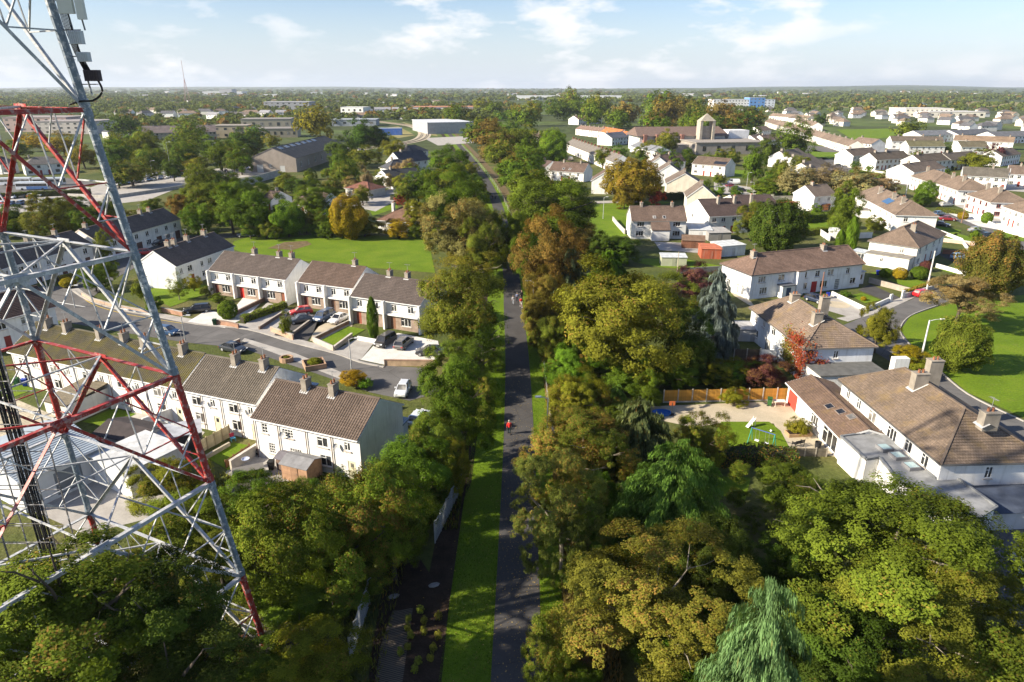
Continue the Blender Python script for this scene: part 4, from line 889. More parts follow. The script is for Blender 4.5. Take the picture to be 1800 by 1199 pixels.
for lab, a, b_ in [('grey slate-roofed shed with white end wall', (1108,256), (1140,264)), ('grey slate-roofed shed next to its twin', (1133,262), (1152,266))]:
    house(lab, a, b_, 10, 3.6, 2.2, rc=(.22,.23,.25), lod=0, name='shed_building', cat='shed')
for i, (a, b_, lab) in enumerate([((905,237),(925,240),'brown-roofed house beyond the path end, first of three'),((925,240),(958,243),'brown-roofed house beyond the path end with three chimneys'),((955,243),(985,240),'dark-roofed house beyond the path end beside the lime tree')]):
    house(lab, a, b_, 11, 4.6, 3, roof='hip', rc=(.15,.11,.09), lod=0, ch=[3, 9])
# ---- church
chh_ = thing('church', 'modern grey church with brown roof and open square bell tower', 'church', (*G(1255,270), 0), R(8))
def part(name, mat, col, fn, parent=None):
    mb = MB(); fn(mb); return add(name, mb.mesh(name, mat), parent or chh_, col)
part('nave_wall', 'painted_render', (.68,.66,.62), lambda m: m.box(-40, 16, 22, 44, 0, 9))
part('nave_roof', 'concrete', (.16,.11,.09), lambda m: (m.quad((-42,20,9),(18,20,9),(16,33,14),(-40,33,14)), m.quad((18,46,9),(-42,46,9),(-40,33,14),(16,33,14)), m.quad((18,20,9),(18,46,9),(16,33,14)), m.quad((-42,46,9),(-42,20,9),(-40,33,14))))
part('transept', 'painted_render', (.30,.27,.24), lambda m: m.box(-14, 30, -6, 21.9, 0, 6.6))
part('transept_roof', 'concrete', (.30,.27,.24), lambda m: m.box(-14.5, 30.5, -6.5, 22, 6.61, 7.1))
part('porch', 'painted_render', (.36,.33,.30), lambda m: m.box(-30, -14.01, 5, 16, 0, 5))
for i in range(4): part('buttress', 'concrete', (.26,.13,.10), lambda m, i=i: m.box(-38+i*8, -36+i*8, 19, 21.9, 0, 10))
for i in range(4): part('window', 'glass', (1,1,1), lambda m, i=i: m.box(-10+i*9, -8+i*9, -6.06, -6.01, 2, 5))
part('white_block', 'painted_render', (.78,.78,.78), lambda m: m.box(18.5, 32, 22.2, 34, 0, 12))
for x in (-3, 5): part('bell_tower_wall', 'concrete', (.40,.36,.29), lambda m, x=x: m.box(x-.8, x+.8, 15, 21, 0, 18))
part('bell_tower_wall', 'concrete', (.36,.32,.27), lambda m: m.box(-2.19, 4.19, 17.5, 18.5, 0, 15))
part('bell_tower_roof', 'concrete', (.38,.34,.27), lambda m: (m.quad((-4,14.8,18.01),(6,14.8,18.01),(1,18,22.5)), m.quad((6,14.8,18.01),(6,21.2,18.01),(1,18,22.5)), m.quad((6,21.2,18.01),(-4,21.2,18.01),(1,18,22.5)), m.quad((-4,21.2,18.01),(-4,14.8,18.01),(1,18,22.5)), m.quad((-4,14.8,18.0),(-4,21.2,18.0),(6,21.2,18.0),(6,14.8,18.0))))
# ---- goods shed, school, warehouse, apartments and other big blocks
gs = house('long stone goods shed with dark slate roof and roof windows beside the railway', G(520,280,6), G(604,255,6), 22, 6.5, 4.6, rc=(.085,.09,.095), rm='roof_slate', lod=1, wall=(.33,.28,.24), name='goods_shed', cat='shed', f=[(6+i*11,2,1.6,2.4,'w') for i in range(5)], l=[(3,.02,3,3.4,'d',(.62,.62,.6)),(14,.02,2.4,3,'d',(.5,.5,.48)),(9,2,1.2,1.8,'w')], gutter=(.2,.18,.17))
for i in range(7): on_slope(gs, 'roof_window', 5+i*8.5, 9.0, 4.5, 2.2, (.35,.38,.42), 'plain', child='pane')
def block(label, px, rz, W, D, z, wall, roofc, name='building', cat='building', win=None, para=.5, group=None, rows=1):
    p = px if isinstance(px, Vector) else G(*px); t = thing(name, label, cat, (p.x, p.y, 0), rz, group)
    mb = MB(); mb.box(0, W, 0, D, 0, z); add('wall', mb.mesh('wall', 'painted_render'), t, wall)
    mb = MB(); mb.box(-.3, W+.3, -.3, D+.3, z+.01, z+para); add('roof', mb.mesh('roof', 'concrete'), t, roofc)
    for j in range(rows):
        for i in range(win or 0):
            ww = W/win; add('window', box_mesh('window', 0, ww*.35, -.08, -.02, 0, z/rows*.36, 'glass'), t, None, (i*ww+ww*.3, 0, j*z/rows+z/rows*.35))
    return t
block('dark grey modern warehouse with pale roof beyond the curved railway', (752,236), R(20), 40, 60, 9, (.34,.35,.37), (.55,.57,.60), 'warehouse', 'warehouse', 0)
block('white low factory with orange roof edge', (726,200), R(4), 90, 60, 9, (.78,.76,.74), (.42,.19,.10), 'factory', 'factory', 8)
block('sandy stone school block with flat roof', (376,243), R(6), 26, 22, 9, (.42,.36,.25), (.28,.25,.21), 'school_building', 'school', 4, rows=2)
block('long sandy school wing with grey roof', (412,243), R(10), 48, 24, 6.5, (.36,.31,.23), (.24,.22,.2), 'school_building', 'school', 10)
block('sandy school hall with stepped roof', (425,228), R(10), 45, 30, 9, (.40,.35,.26), (.26,.24,.22), 'school_building', 'school', 6)
house('long brown-roofed stone terrace beyond the car parks', (250,234), (380,231), 15, 6, 4.5, rc=(.17,.14,.135), lod=0, wall=(.30,.27,.25), n=9, ch=[8, 25, 45])
block('blocky pink apartment building behind the mast head', (10,232), R(2), 55, 40, 12, (.46,.35,.31), (.30,.26,.25), 'apartment_building', 'apartments', 8, rows=3)
block('pale apartment building with rows of windows behind the mast', (66,236), R(2), 48, 40, 10, (.50,.46,.42), (.30,.27,.26), 'apartment_building', 'apartments', 8, rows=3)
block('grey office block with flat roof above the school', (465,195), R(0), 75, 40, 14, (.30,.31,.33), (.4,.4,.41), 'office_block', 'office', 8, rows=3)
block('white modern building with stepped roofs in the trees', (600,208), R(-10), 30, 26, 13, (.75,.74,.72), (.66,.66,.66), 'building', 'building', 4, rows=2)
block('white angular annexe beside the stepped white building', (622,206), R(25), 26, 22, 9, (.74,.73,.72), (.62,.62,.62), 'building', 'building', 3)
block('flat blue-grey roofed shed behind the goods shed', (583,222), R(4), 45, 30, 6, (.3,.33,.36), (.32,.35,.38), 'building', 'building', 5)
block('white apartment block with brick red bays on the horizon', (1253,194), R(2), 62, 30, 17, (.78,.77,.75), (.6,.6,.6), 'apartment_building', 'apartments', 12, rows=4)
block('apartment block faced in bright blue panels', (1316,194), R(0), 26, 30, 20, (.10,.25,.55), (.3,.35,.42), 'apartment_building', 'apartments', 4, rows=4)
block('smaller white apartment block beside the blue panels', (1335,192), R(0), 26, 26, 16, (.62,.66,.72), (.4,.45,.5), 'apartment_building', 'apartments', 4, rows=4)
block('long low cream school with glazed upper floor on the far right plain', (1590,205), R(-4), 62, 50, 10, (.72,.68,.58), (.62,.6,.55), 'school_building', 'school', 10, rows=2)
block('lower cream school wing beside the glazed floor', (1632,207), R(-4), 70, 50, 7, (.70,.66,.57), (.55,.53,.5), 'school_building', 'school', 8)
block('bright white business shed on the skyline, near the path axis', (908,176), R(0), 130, 60, 12, (.75,.76,.77), (.7,.7,.7), 'warehouse', 'warehouse', 0)
block('bright white business shed on the skyline in front of poplars', (1016,176), R(0), 130, 60, 12, (.75,.76,.77), (.66,.67,.68), 'warehouse', 'warehouse', 0)
block('white hospital-like blocks on the left skyline', (356,166), R(0), 200, 100, 14, (.60,.61,.62), (.6,.6,.6), 'building', 'building', 0)
block('grey water-tower-like drum block on the left skyline', (386,167), R(0), 60, 60, 26, (.40,.40,.42), (.33,.33,.35), 'building', 'building', 0)
wt = thing('sky_mast', 'thin red and white radio mast on the left skyline', 'mast', (*G(331,186), 0))
mb = MB()
for a in range(4): mb.bar((8*math.cos(a*1.57), 8*math.sin(a*1.57), 0), (0, 0, 55), .5)
mb.bar((0,0,50), (0,0,88), .6); add('lattice', mb.mesh('lattice', 'flaky_red'), wt, (.42,.24,.22))
# ---- houses west of the path, around the bungalow garden
house('tall white gabled house with slate roof beside the path trees', (706,286), (755,280), 10, 5.4, 4.2, rc=SLATE, rm='roof_slate', lod=1, ch=[5], n=2, r=[(3,3,1.2,1.3,'w'),(6,3,1.2,1.3,'w')])
house('white bungalow gable with dark slate roof among hedges', (655,312), (690,318), 16, 3.2, 3.4, ridge='v', rc=(.06,.065,.07), rm='roof_slate', lod=1, ch=[(4,)])
house('dark slate house behind the white bungalow gable', (683,297), (728,294), 10, 3.6, 3.4, roof='hip', rc=SLATE, rm='roof_slate', lod=1, ch=[4])
house('small slate-roofed white house behind the tall gabled house', (722,268), (752,264), 10, 4.6, 3, roof='hip', rc=SLATE, rm='roof_slate', lod=1, ch=[3])
house('red-roofed bungalow with red door and wide porch', (607,330), (648,334), 9, 3.0, 2.0, roof='hip', rc=(.24,.11,.08), lod=1, wall=(.6,.58,.55), f=[(1.5,.8,2,1.3,'w'),(5,.02,2.2,2.2,'d',(.6,.1,.06)),(9,.8,2,1.3,'w')])
house('brown-roofed bungalow with a roof window half hidden by trees', (512,358), (562,362), 11, 3.0, 3.4, rc=(.14,.10,.085), lod=1, ch=[3])
hb = house('brown hipped bungalow with two pale chimneys at the field edge', (664,386), (727,390), 12, 3.0, 3.2, roof='hip', rc=(.21,.125,.09), lod=1, ch=[(3, 4), (8.5, 5)], chc=(.7,.68,.64))
house('brown-roofed cottage end with one chimney in the trees', (458,350), (476,352), 9, 3.2, 2.4, rc=(.15,.11,.09), lod=0, ch=[3])
for i, (a, b_, cl_) in enumerate([((0,288),(30,285),GRYT),((42,290),(112,286),GRYT),((190,232),(230,230),SLATE),((150,222),(185,220),GRYT),((205,252),(245,249),GRYT)]):
    house(['grey-roofed house behind the bus park, left of its twin', 'long grey-roofed house behind the bus park', 'slate-roofed house behind the dark round tree', 'grey-roofed house row end under the mast head', 'grey gabled cottage at the car park trees'][i], a, b_, 10, 4.8, 2.8, roof='hip', rc=cl_, lod=0, wall=OFFW, ch=[3])
# ---- estate on the right: many more houses, set out by rows
def row(n, p0, p1, D, label, group, ez=4.9, rh=2.7, **kw):
    a, c = G(*p0, ez), G(*p1, ez)
    for i in range(n):
        k = dict(kw); q = rnd.uniform(.85, 1.15); k['rc'] = tuple(x*q for x in kw.get('rc', LBRN)); k['wall'] = rnd.choice([WHITE, WHITE, OFFW, CREAM, (.76,.72,.66)])
        house(f'{label}, {nth(i)} from its far end', a.lerp(c, i/n), a.lerp(c, (i+1)/n), D, ez, rh, group=group, lod=0, og=.02, ch=[2.2], **k)
row(22, (1345,213), (1492,256), 9, 'white terraced house in the long brown-roofed terrace down the estate', 'long estate terrace')
row(9, (1352,203), (1420,208), 9, 'terraced house behind the long estate terrace', 'second estate terrace')
row(7, (1395,212), (1428,221), 9, 'short terrace house in front of the dark round tree', 'short estate terrace')
def many(lst, group):
    for lab, a, b_, D_, kw in lst: house(lab, a, b_, D_, kw.pop('ez', 5), kw.pop('rh', 2.8), group=group, lod=kw.pop('lod', 0), **kw)
many([
 ('white house with grey gable at the end of the long estate terrace', (1497,249), (1532,253), 10, dict(rc=(.2,.15,.12), ch=[3])),
 ('white flat-fronted block with a long brown roof beside the playing field', (1568,248), (1660,249), 10, dict(rc=(.17,.14,.11), ch=[5, 20, 30], lod=1, n=4)),
 ('mossy-roofed terrace block with white bays', (1598,257), (1662,257), 9, dict(rc=(.17,.16,.09), ch=[5, 18], lod=1, n=3)),
 ('tan-roofed long block beyond the mossy terrace', (1676,246), (1782,250), 10, dict(rc=(.28,.20,.14), ch=[4, 30], lod=1, n=4)),
 ('mossy-roofed white block at the far estate street', (1690,258), (1738,258), 9, dict(rc=(.17,.15,.1), ch=[5], lod=1)),
 ('beige house with brown roof and roof-lit side at the estate crossing', (1500,274), (1546,270), 10, dict(rc=(.18,.14,.11), ch=[4], lod=1, wall=OFFW)),
 ('white house with boarded orange windows on the estate street', (1541,281), (1601,277), 9, dict(rc=(.14,.115,.09), ch=[4, 12], lod=1, frame=(.5,.28,.1))),
 ('white gabled house with dark windows next to the purple tree', (1620,285), (1680,280), 10, dict(rc=(.14,.115,.09), ch=[4], lod=1)),
 ('dark-roofed house behind the purple tree', (1672,281), (1724,277), 10, dict(rc=(.13,.11,.09), ch=[4])),
 ('white house with brown roof at the picture edge behind the purple tree', (1762,275), (1795,270), 10, dict(rc=(.14,.11,.09), ch=[4])),
 ('long grey-brown roofed house with barred windows', (1692,308), (1772,312), 10, dict(rc=(.16,.145,.12), ch=[10, 22], lod=1, n=3)),
 ('brown-roofed house at the picture edge next to the barred windows', (1772,305), (1830,308), 10, dict(rc=(.2,.15,.12), ch=[4], lod=1)),
 ('white-ended brown-roofed house above the red roof patch', (1606,303), (1662,295), 11, dict(rc=(.19,.15,.12), ch=[6], lod=1)),
 ('white end house of the stepped estate row', (1386,277), (1418,271), 10, dict(rc=(.17,.14,.11), ch=[3])),
 ('second house of the stepped estate row', (1407,288), (1440,281), 10, dict(rc=(.17,.14,.11), ch=[3])),
 ('third house of the stepped estate row', (1428,300), (1462,291), 10, dict(rc=(.17,.14,.11), ch=[3])),
 ('fourth house of the stepped estate row with grey flank', (1430,309), (1490,305), 10, dict(rc=(.15,.13,.12), ch=[3])),
 ('white house behind the bare tan trees', (1432,345), (1470,342), 9, dict(rc=(.2,.16,.13), ch=[3], lod=1)),
 ('grey slate long roof beyond the playing field', (1620,238), (1690,236), 16, dict(rc=(.17,.18,.2), ez=5)),
 ('dark slate long roof on the far right', (1686,237), (1748,234), 16, dict(rc=(.12,.125,.14), ez=5)),
 ('dark slate roof at the picture edge beyond the tan roof', (1752,240), (1830,238), 16, dict(rc=(.14,.145,.16), ez=5)),
 ('white gabled house at the wood end by the church', (1330,246), (1352,243), 10, dict(rc=(.2,.15,.12))),
 ('white gabled house beside the wood on the estate edge', (1335,230), (1356,228), 10, dict(rc=(.2,.15,.12))),
 ('brown-roofed house below the estate terrace near the crossing', (1345,246), (1380,244), 10, dict(rc=(.15,.11,.09), ch=[3])),
], SG)
fg = 'far estate houses seen as small roofs'
for i in range(70):
    x = 1350+(i*37+i//13*7) % 450; y = 193+((i*53) % 40)*.9
    if 1500 < x < 1570 and y > 205: y = 199
    if y > 218 and x < 1640: y = 200+(i % 9)*1.5
    p = G(x, y+4); a = R(rnd.choice([8, -80, 15, -70])); d = Vector((math.cos(a), math.sin(a)))*rnd.uniform(9, 18)
    rf, rn = rnd.choice(['gable','hip']), rnd.choice([(LBRN, 'light brown'), (GRYT, 'grey'), ((.12,.12,.13), 'slate'), (BRN, 'dark brown')])
    house(f'small far estate house with pale walls and {rn[1]} {"hipped" if rf == "hip" else "gabled"} roof', p, p+d, 9, 4.8, 2.8, roof=rf, lod=-1, f=[(1.5,3,1.2,1.2,'w'),(6,3,1.2,1.2,'w'),(3,.8,1.6,1.2,'w')], rc=rn[0], group=fg, wall=rnd.choice([WHITE, OFFW, CREAM]))
for i in range(84):
    x = 190+(i*61+i//11*9) % 690; y = 177+((i*29) % 34)*.9
    p = G(x, y+3); a = R(rnd.choice([0, -20, 70, 10])); d = Vector((math.cos(a), math.sin(a)))*rnd.uniform(10, 26)
    rf, rn = rnd.choice(['gable','hip']), rnd.choice([(LBRN, 'light brown'), (GRYT, 'grey'), ((.12,.12,.13), 'slate'), (BRN, 'dark brown'), ((.3,.3,.32), 'pale grey')])
    house(f'small far town house among trees with {rn[1]} {"hipped" if rf == "hip" else "gabled"} roof', p, p+d, 10, 5, 3, roof=rf, lod=-1, f=[(1.5,3,1.2,1.2,'w'),(6,3,1.2,1.2,'w'),(3,.8,1.6,1.2,'w')], rc=rn[0], group='far town roofs among trees', wall=rnd.choice([WHITE, OFFW, GREYW]))
for i in range(30):
    x = 200+(i*173) % 1600; y = 161+((i*7) % 11)
    p = G(x, y+1); d = Vector((1, rnd.uniform(-.3,.3)))*rnd.uniform(25, 70)
    house(f'tiny white building out in the plain, {nth(i)} of the scattered white dots', p, p+d, 16, 6, 3, lod=-1, f=[(3,2,2,2,'w'),(9,2,2,2,'w')], rc=(.4,.4,.42), group='far white buildings in the plain', wall=WHITE)
# ================================================================ trees: crowns of leaf sized faces
def leaf_mesh(name, P, Nn, size, bright, autumn, seed, asp=.62, axis=None):
    """one bent rhombus per leaf; P centres, Nn normals, size half lengths"""
    r = np.random.default_rng(seed); n = len(P)
    Nn = Nn/np.linalg.norm(Nn, axis=1, keepdims=True)
    A = r.normal(size=(n, 3)) if axis is None else axis
    A = A-Nn*(A*Nn).sum(1, keepdims=True); A /= np.linalg.norm(A, axis=1, keepdims=True)+1e-9
    B = np.cross(Nn, A); s = size[:, None]
    V = np.empty((n, 4, 3), np.float32)
    V[:, 0] = P-A*s; V[:, 1] = P+B*s*asp+Nn*s*.12; V[:, 2] = P+A*s; V[:, 3] = P-B*s*asp+Nn*s*.12
    me = bpy.data.meshes.new(name); me.vertices.add(n*4); me.vertices.foreach_set('co', V.ravel())
    me.loops.add(n*4); me.loops.foreach_set('vertex_index', np.arange(n*4, dtype=np.int32))
    me.polygons.add(n); me.polygons.foreach_set('loop_start', np.arange(0, n*4, 4, dtype=np.int32))
    col = np.zeros((n, 4, 4), np.float32); col[..., 0] = np.clip(bright, 0, 1)[:, None]; col[..., 1] = np.clip(autumn, 0, 1)[:, None]; col[..., 3] = 1
    at = me.attributes.new('lc', 'FLOAT_COLOR', 'POINT'); at.data.foreach_set('color', col.reshape(-1))
    me.materials.append(M['leaves']); me.update(); return me
def unit(r, n):
    d = r.normal(size=(n, 3)); return d/np.linalg.norm(d, axis=1, keepdims=True)
def broad_crown(seed, n, leaf, lobes=24, name='crown', subs=24, ragged=.2, gap=.0, sr=(.055, .12)):
    """an uneven crown: boughs, each carrying clumps of leaves with gaps between; radius about 1"""
    r = np.random.default_rng(seed)
    d = unit(r, lobes*3); d = d[d[:, 2] > -.75]
    sel = [d[0]]                                    # boughs spread apart
    for v in d[1:]:
        if max(float(v@q) for q in sel) < .86 and len(sel) < lobes: sel.append(v)
    d = np.array(sel); k = len(d)
    w1, w2, w3 = r.normal(size=3)*2.0, r.normal(size=3)*2.4, r.uniform(0, 6, 3)
    big = 1+ragged*(np.sin(d@w1+w3[0])+np.sin(d@w2+w3[1]))*.7
    rad = r.uniform(.24, .42, k); c = d*(np.clip(big, .6, 1.25)-rad*.75)[:, None]
    # clumps on the outer side of each bough
    m = subs; dd = unit(r, k*m)+np.repeat(d, m, 0)*.8+np.array([0, 0, .3]); dd /= np.linalg.norm(dd, axis=1, keepdims=True)
    sc_c = np.repeat(c, m, 0)+dd*(np.repeat(rad, m)*r.uniform(.62, 1.12, k*m))[:, None]
    li = np.repeat(np.arange(k), m)
    inner = unit(r, k*3)*r.uniform(.15, .62, (k*3, 1)); sc_c = np.vstack([sc_c, inner]); li = np.concatenate([li, r.integers(0, k, k*3)])
    K = len(sc_c); srad = r.uniform(*sr, K); srad[-k*3:] *= 2.2
    kp = r.random(K) > gap; wgt = srad**2*kp
    si = r.choice(K, n, p=wgt/wgt.sum())
    e = unit(r, n); e[:, 2] += .25; rr = srad[si]*r.random(n)**.45*1.15
    P = sc_c[si]+e*rr[:, None]*np.array([1.1, 1.1, .8])
    out = sc_c[si]/(np.linalg.norm(sc_c[si], axis=1, keepdims=True)+1e-6)
    Nn = out*.85+e*.45+unit(r, n)*.5+np.array([-.12, -.1, .35])*0+np.array([0, 0, .35])
    lobe_a, lobe_b, sub_b = r.random(k), r.uniform(.25, .75, k), r.normal(size=K)*.14
    br = lobe_b[li[si]]+sub_b[si]+r.normal(size=n)*.13
    au = np.clip(r.random(n)*.62+lobe_a[li[si]]*.38+sub_b[si]*.5-.1+P[:, 2]*.10, 0, .999)
    return leaf_mesh(name, P, Nn, leaf*r.uniform(.6, 1.3, n), br, au, seed+1)
def egg_crown(seed, n, leaf, amp, depth_):
    """a dense rounded crown: leaves in a thin uneven shell"""
    r = np.random.default_rng(seed); d = unit(r, n); f = np.zeros(n); b = np.zeros(n)
    for i in range(9):
        w, q = r.normal(size=3)*r.uniform(3, 9), r.uniform(0, 6); s_ = np.sin(d@w+q); f += s_*amp/3; b += s_*.05
    P = d*(1+f-r.random(n)**1.6*depth_)[:, None]
    k = r.choice(n, 90); c = d[k]; near = (d@c.T).max(1); P *= (1-np.clip((.985-near)*4, 0, .10))[:, None]
    return leaf_mesh('crown', P, d*.9+unit(r, n)*.6+np.array([0, 0, .3]), leaf*r.uniform(.6, 1.35, n), .48+b+r.normal(size=n)*.16, np.clip(r.random(n)*.8+b*1.5+d[:, 2]*.15, 0, 1), seed+1)
def droop_crown(seed, n, leaf, tiers=17, name='crown'):
    """a weeping conifer: tiers of boughs with hanging sprays; unit height 0..1, radius about 1"""
    r = np.random.default_rng(seed); Ps, Ax, Br, Nr = [], [], [], []
    boughs = []
    for t in range(tiers):
        z = .08+.88*(t/(tiers-1))**.9; Lb = (1-z)**.58*.98+.10; m = max(4, int(4+9*(1-z)))
        for j in range(m):
            a = r.uniform(0, 6.283); boughs.append((z+r.uniform(-.03, .03), a, Lb*r.uniform(.62, 1.12), r.uniform(.2, .8)))
    wt = np.array([b[2]**1.4 for b in boughs]); cnt = (n*wt/wt.sum()).astype(int)
    for (z, a, Lb, tone), q in zip(boughs, cnt):
        s = r.random(q)**.65; arch = .10*Lb*np.sin(s*2.2)-.20*Lb*s**2.4
        side = (r.uniform(-1, 1, q))*.20*Lb*(1.15-s*.7); hang = r.random(q)**1.3*.12*(.35+Lb*.8)
        x = np.cos(a)*s*Lb-np.sin(a)*side; y = np.sin(a)*s*Lb+np.cos(a)*side; zz = z+arch*.5-hang*.55-abs(side)*.25
        Ps.append(np.stack([x, y, zz], 1)); o = np.array([np.cos(a), np.sin(a), 0])
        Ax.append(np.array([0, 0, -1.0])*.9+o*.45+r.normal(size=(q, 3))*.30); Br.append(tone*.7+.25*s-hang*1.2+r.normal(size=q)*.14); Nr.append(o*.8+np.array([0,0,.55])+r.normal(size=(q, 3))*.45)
    P = np.vstack(Ps); q = len(P)
    return leaf_mesh(name, P, np.vstack(Nr), leaf*r.uniform(.6, 1.5, q), np.concatenate(Br), r.random(q)**3, seed+1, .26, np.vstack(Ax))
def column_crown(seed, n, leaf):
    r = np.random.default_rng(seed); z = r.random(n); a = r.uniform(0, 6.283, n)
    rad = (np.sin(np.pi*np.clip(z*.92+.07, 0, 1))**.55)*(1+.10*np.sin(a*3+z*14)+.07*np.sin(a*5-z*25))*r.uniform(.8, 1.05, n)
    P = np.stack([np.cos(a)*rad, np.sin(a)*rad, z], 1); Nn = np.stack([np.cos(a), np.sin(a), .3+0*a], 1)+unit(r, n)*.6
    return leaf_mesh('crown', P, Nn, leaf*r.uniform(.6, 1.3, n), .5+.25*np.sin(a*3+z*14)+r.normal(size=n)*.18, r.random(n)**3, seed+1, .45, np.array([0, 0, 1.0])+r.normal(size=(n, 3))*.3)
def trunk_mesh(seed, limbs=9, thick=.055, twigs=0, spread=.72):
    r = random.Random(seed); mb = MB()
    mb.tube([(0,0,-.02),(0.01,0,.3),(.03,.02,.62),(.02,.03,1.0),(.03,.0,1.35)], [thick*1.25, thick, thick*.85, thick*.5, thick*.12], 7)
    for i in range(limbs):
        a = i*2.4+r.uniform(-.4,.4); z = r.uniform(.5, 1.0); e = r.uniform(.5, spread+.1); h = r.uniform(.18, .5); x, y = math.cos(a), math.sin(a); t = thick*r.uniform(.35, .6)
        mb.tube([(0,0,z), (x*e*.4+r.uniform(-.04,.04), y*e*.4, z+h*.45), (x*e, y*e, z+h)], [t, t*.65, t*.12], 5)
        for k in range(2+twigs):
            f = r.uniform(.35, .95); b = a+r.uniform(-1, 1); p = Vector((x*e*f, y*e*f, z+h*f)); l = r.uniform(.14, .34)
            mb.tube([p, p+Vector((math.cos(b)*l*.6, math.sin(b)*l*.6, l*.35)), p+Vector((math.cos(b)*l, math.sin(b)*l, l*.55+r.uniform(-.1,.1)))], [t*.35, t*.25, t*.06], 4)
    return mb.mesh('trunk', 'bark')
BR_HI = [broad_crown(11+i, 60000, .0185) for i in range(5)]
BR_FINE = [broad_crown(31+i, 120000, .0125, 40, subs=42, ragged=.2, sr=(.035, .075)) for i in range(2)]
BR_THIN = [broad_crown(41+i, 14000, .022, 26, subs=20, gap=.35, ragged=.3) for i in range(2)]
BR_MID = [broad_crown(51+i, 11000, .042, 22, subs=16, sr=(.07, .15)) for i in range(5)]
BR_LOW = [broad_crown(71+i, 2200, .088, 18, subs=8, sr=(.10, .2)) for i in range(5)]
DENSE = [egg_crown(81+i, 26000, .030, .13, .22) for i in range(2)]
BALL = [egg_crown(85+i, 8000, .055, .03, .10) for i in range(2)]
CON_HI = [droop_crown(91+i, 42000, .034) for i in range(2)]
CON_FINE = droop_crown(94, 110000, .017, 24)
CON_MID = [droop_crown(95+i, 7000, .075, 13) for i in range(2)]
COL = column_crown(99, 5000, .06)
TRK = [trunk_mesh(i) for i in range(4)]; TRK_T = [trunk_mesh(9+i, 14, .05, 4, .85) for i in range(2)]; TRK_P = trunk_mesh(20, 0, .03)
# leaf colours
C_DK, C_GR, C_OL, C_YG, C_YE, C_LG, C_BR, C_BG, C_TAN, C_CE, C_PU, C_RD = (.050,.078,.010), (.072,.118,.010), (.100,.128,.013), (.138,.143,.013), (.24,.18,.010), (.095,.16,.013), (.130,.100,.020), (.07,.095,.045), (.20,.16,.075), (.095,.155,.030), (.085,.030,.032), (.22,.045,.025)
NTREE = [0]; TREE_XY = []
def tree(cx, cy, rx, ry, kind, colr, label, autumn=.25, group=None, name=None, cat=None, clear=None, base=None):
    """cx, cy, rx, ry: where the crown shows in the photograph; it is set on the ground at the distance that fits its size"""
    i = NTREE[0]; NTREE[0] += 1
    bush = kind in ('bush', 'ball', 'bushl')
    clr = clear if clear is not None else (0.0 if bush else .06)
    Rm, zc = 3.0, 4.0
    for _ in range(14):
        p = G(cx, cy, min(zc, 33)); dpt = depth(p.x, p.y, zc); Rm = rx*dpt/FPX
        dl = math.atan2(HCAM-zc, p.y); v = ry*dpt/FPX; Rv2 = (v*v-(Rm*math.sin(dl))**2)/max(.05, math.cos(dl)**2); Rv = math.sqrt(max(Rv2, (Rm*.62)**2)); Rv = min(Rv, Rm*2.6)
        zc = zc*.5+.5*(Rv*(.92 if bush else 1.0)+clr*Rv)
    if kind == 'con' or kind == 'col':              # top of the tree where the photograph shows it
        hh = 6.0
        for _ in range(14):
            p = G(cx, cy-ry, min(hh, 30)); dpt = depth(p.x, p.y, hh*.6); Rm = rx*dpt/FPX; dl = math.atan2(HCAM-hh*.5, p.y); v = 2*ry*dpt/FPX
            hn = v/math.cos(dl) if kind == 'col' else clear*Rm if clear else min(max((v-Rm*math.sin(dl))/math.cos(dl), 1.5*Rm), 3.0*Rm); hh = .5*hh+.5*hn
    nm = name or ('shrub' if bush else 'conifer_tree' if kind.startswith('con') or kind == 'col' else 'tree')
    t = thing(nm, label, cat or ('shrub' if bush else 'tree'), (p.x, p.y, 0), (i*2.399) % 6.28, group); TREE_XY.append((p.x, p.y, Rm))
    jit = random.Random(i*17+3); q = [c*jit.uniform(.9, 1.1) for c in colr]
    far = dpt > 230; low = dpt > 420
    if kind.startswith('con') or kind == 'col':
        me = COL if kind == 'col' else (CON_MID if far or Rm < 1.8 else [CON_FINE] if dpt < 62 else CON_HI)[i % 1 if dpt < 62 and Rm >= 1.8 and not far else i % 2]
        cr_ = add('crown', me, t, (*q, autumn*.35), None, 0, (Rm, Rm, hh)); 
        add('trunk', TRK_P, t, (.07,.05,.035), None, 0, (hh*.22, hh*.22, hh*.68)); return t
    me = (BR_LOW if low else BR_MID if far or Rm < 1.6 else {'fine': BR_FINE, 'thin': BR_THIN}.get(kind, BR_HI))
    if kind == 'ball': me = BALL
    if kind == 'dense' and not low: me = DENSE
    me = me[i % len(me)]
    add('crown', me, t, (*q, autumn*.62), (0, 0, zc), 0, (Rm, Rm, Rv))
    tm = TRK_T[i % 2] if kind == 'thin' else TRK[i % 4]
    if not low: add('trunk', tm, t, (.22,.19,.14) if kind in ('thin', 'fine') else (.075,.058,.042), None, 0, (Rm, Rm, zc*.98))
    return t
T = tree
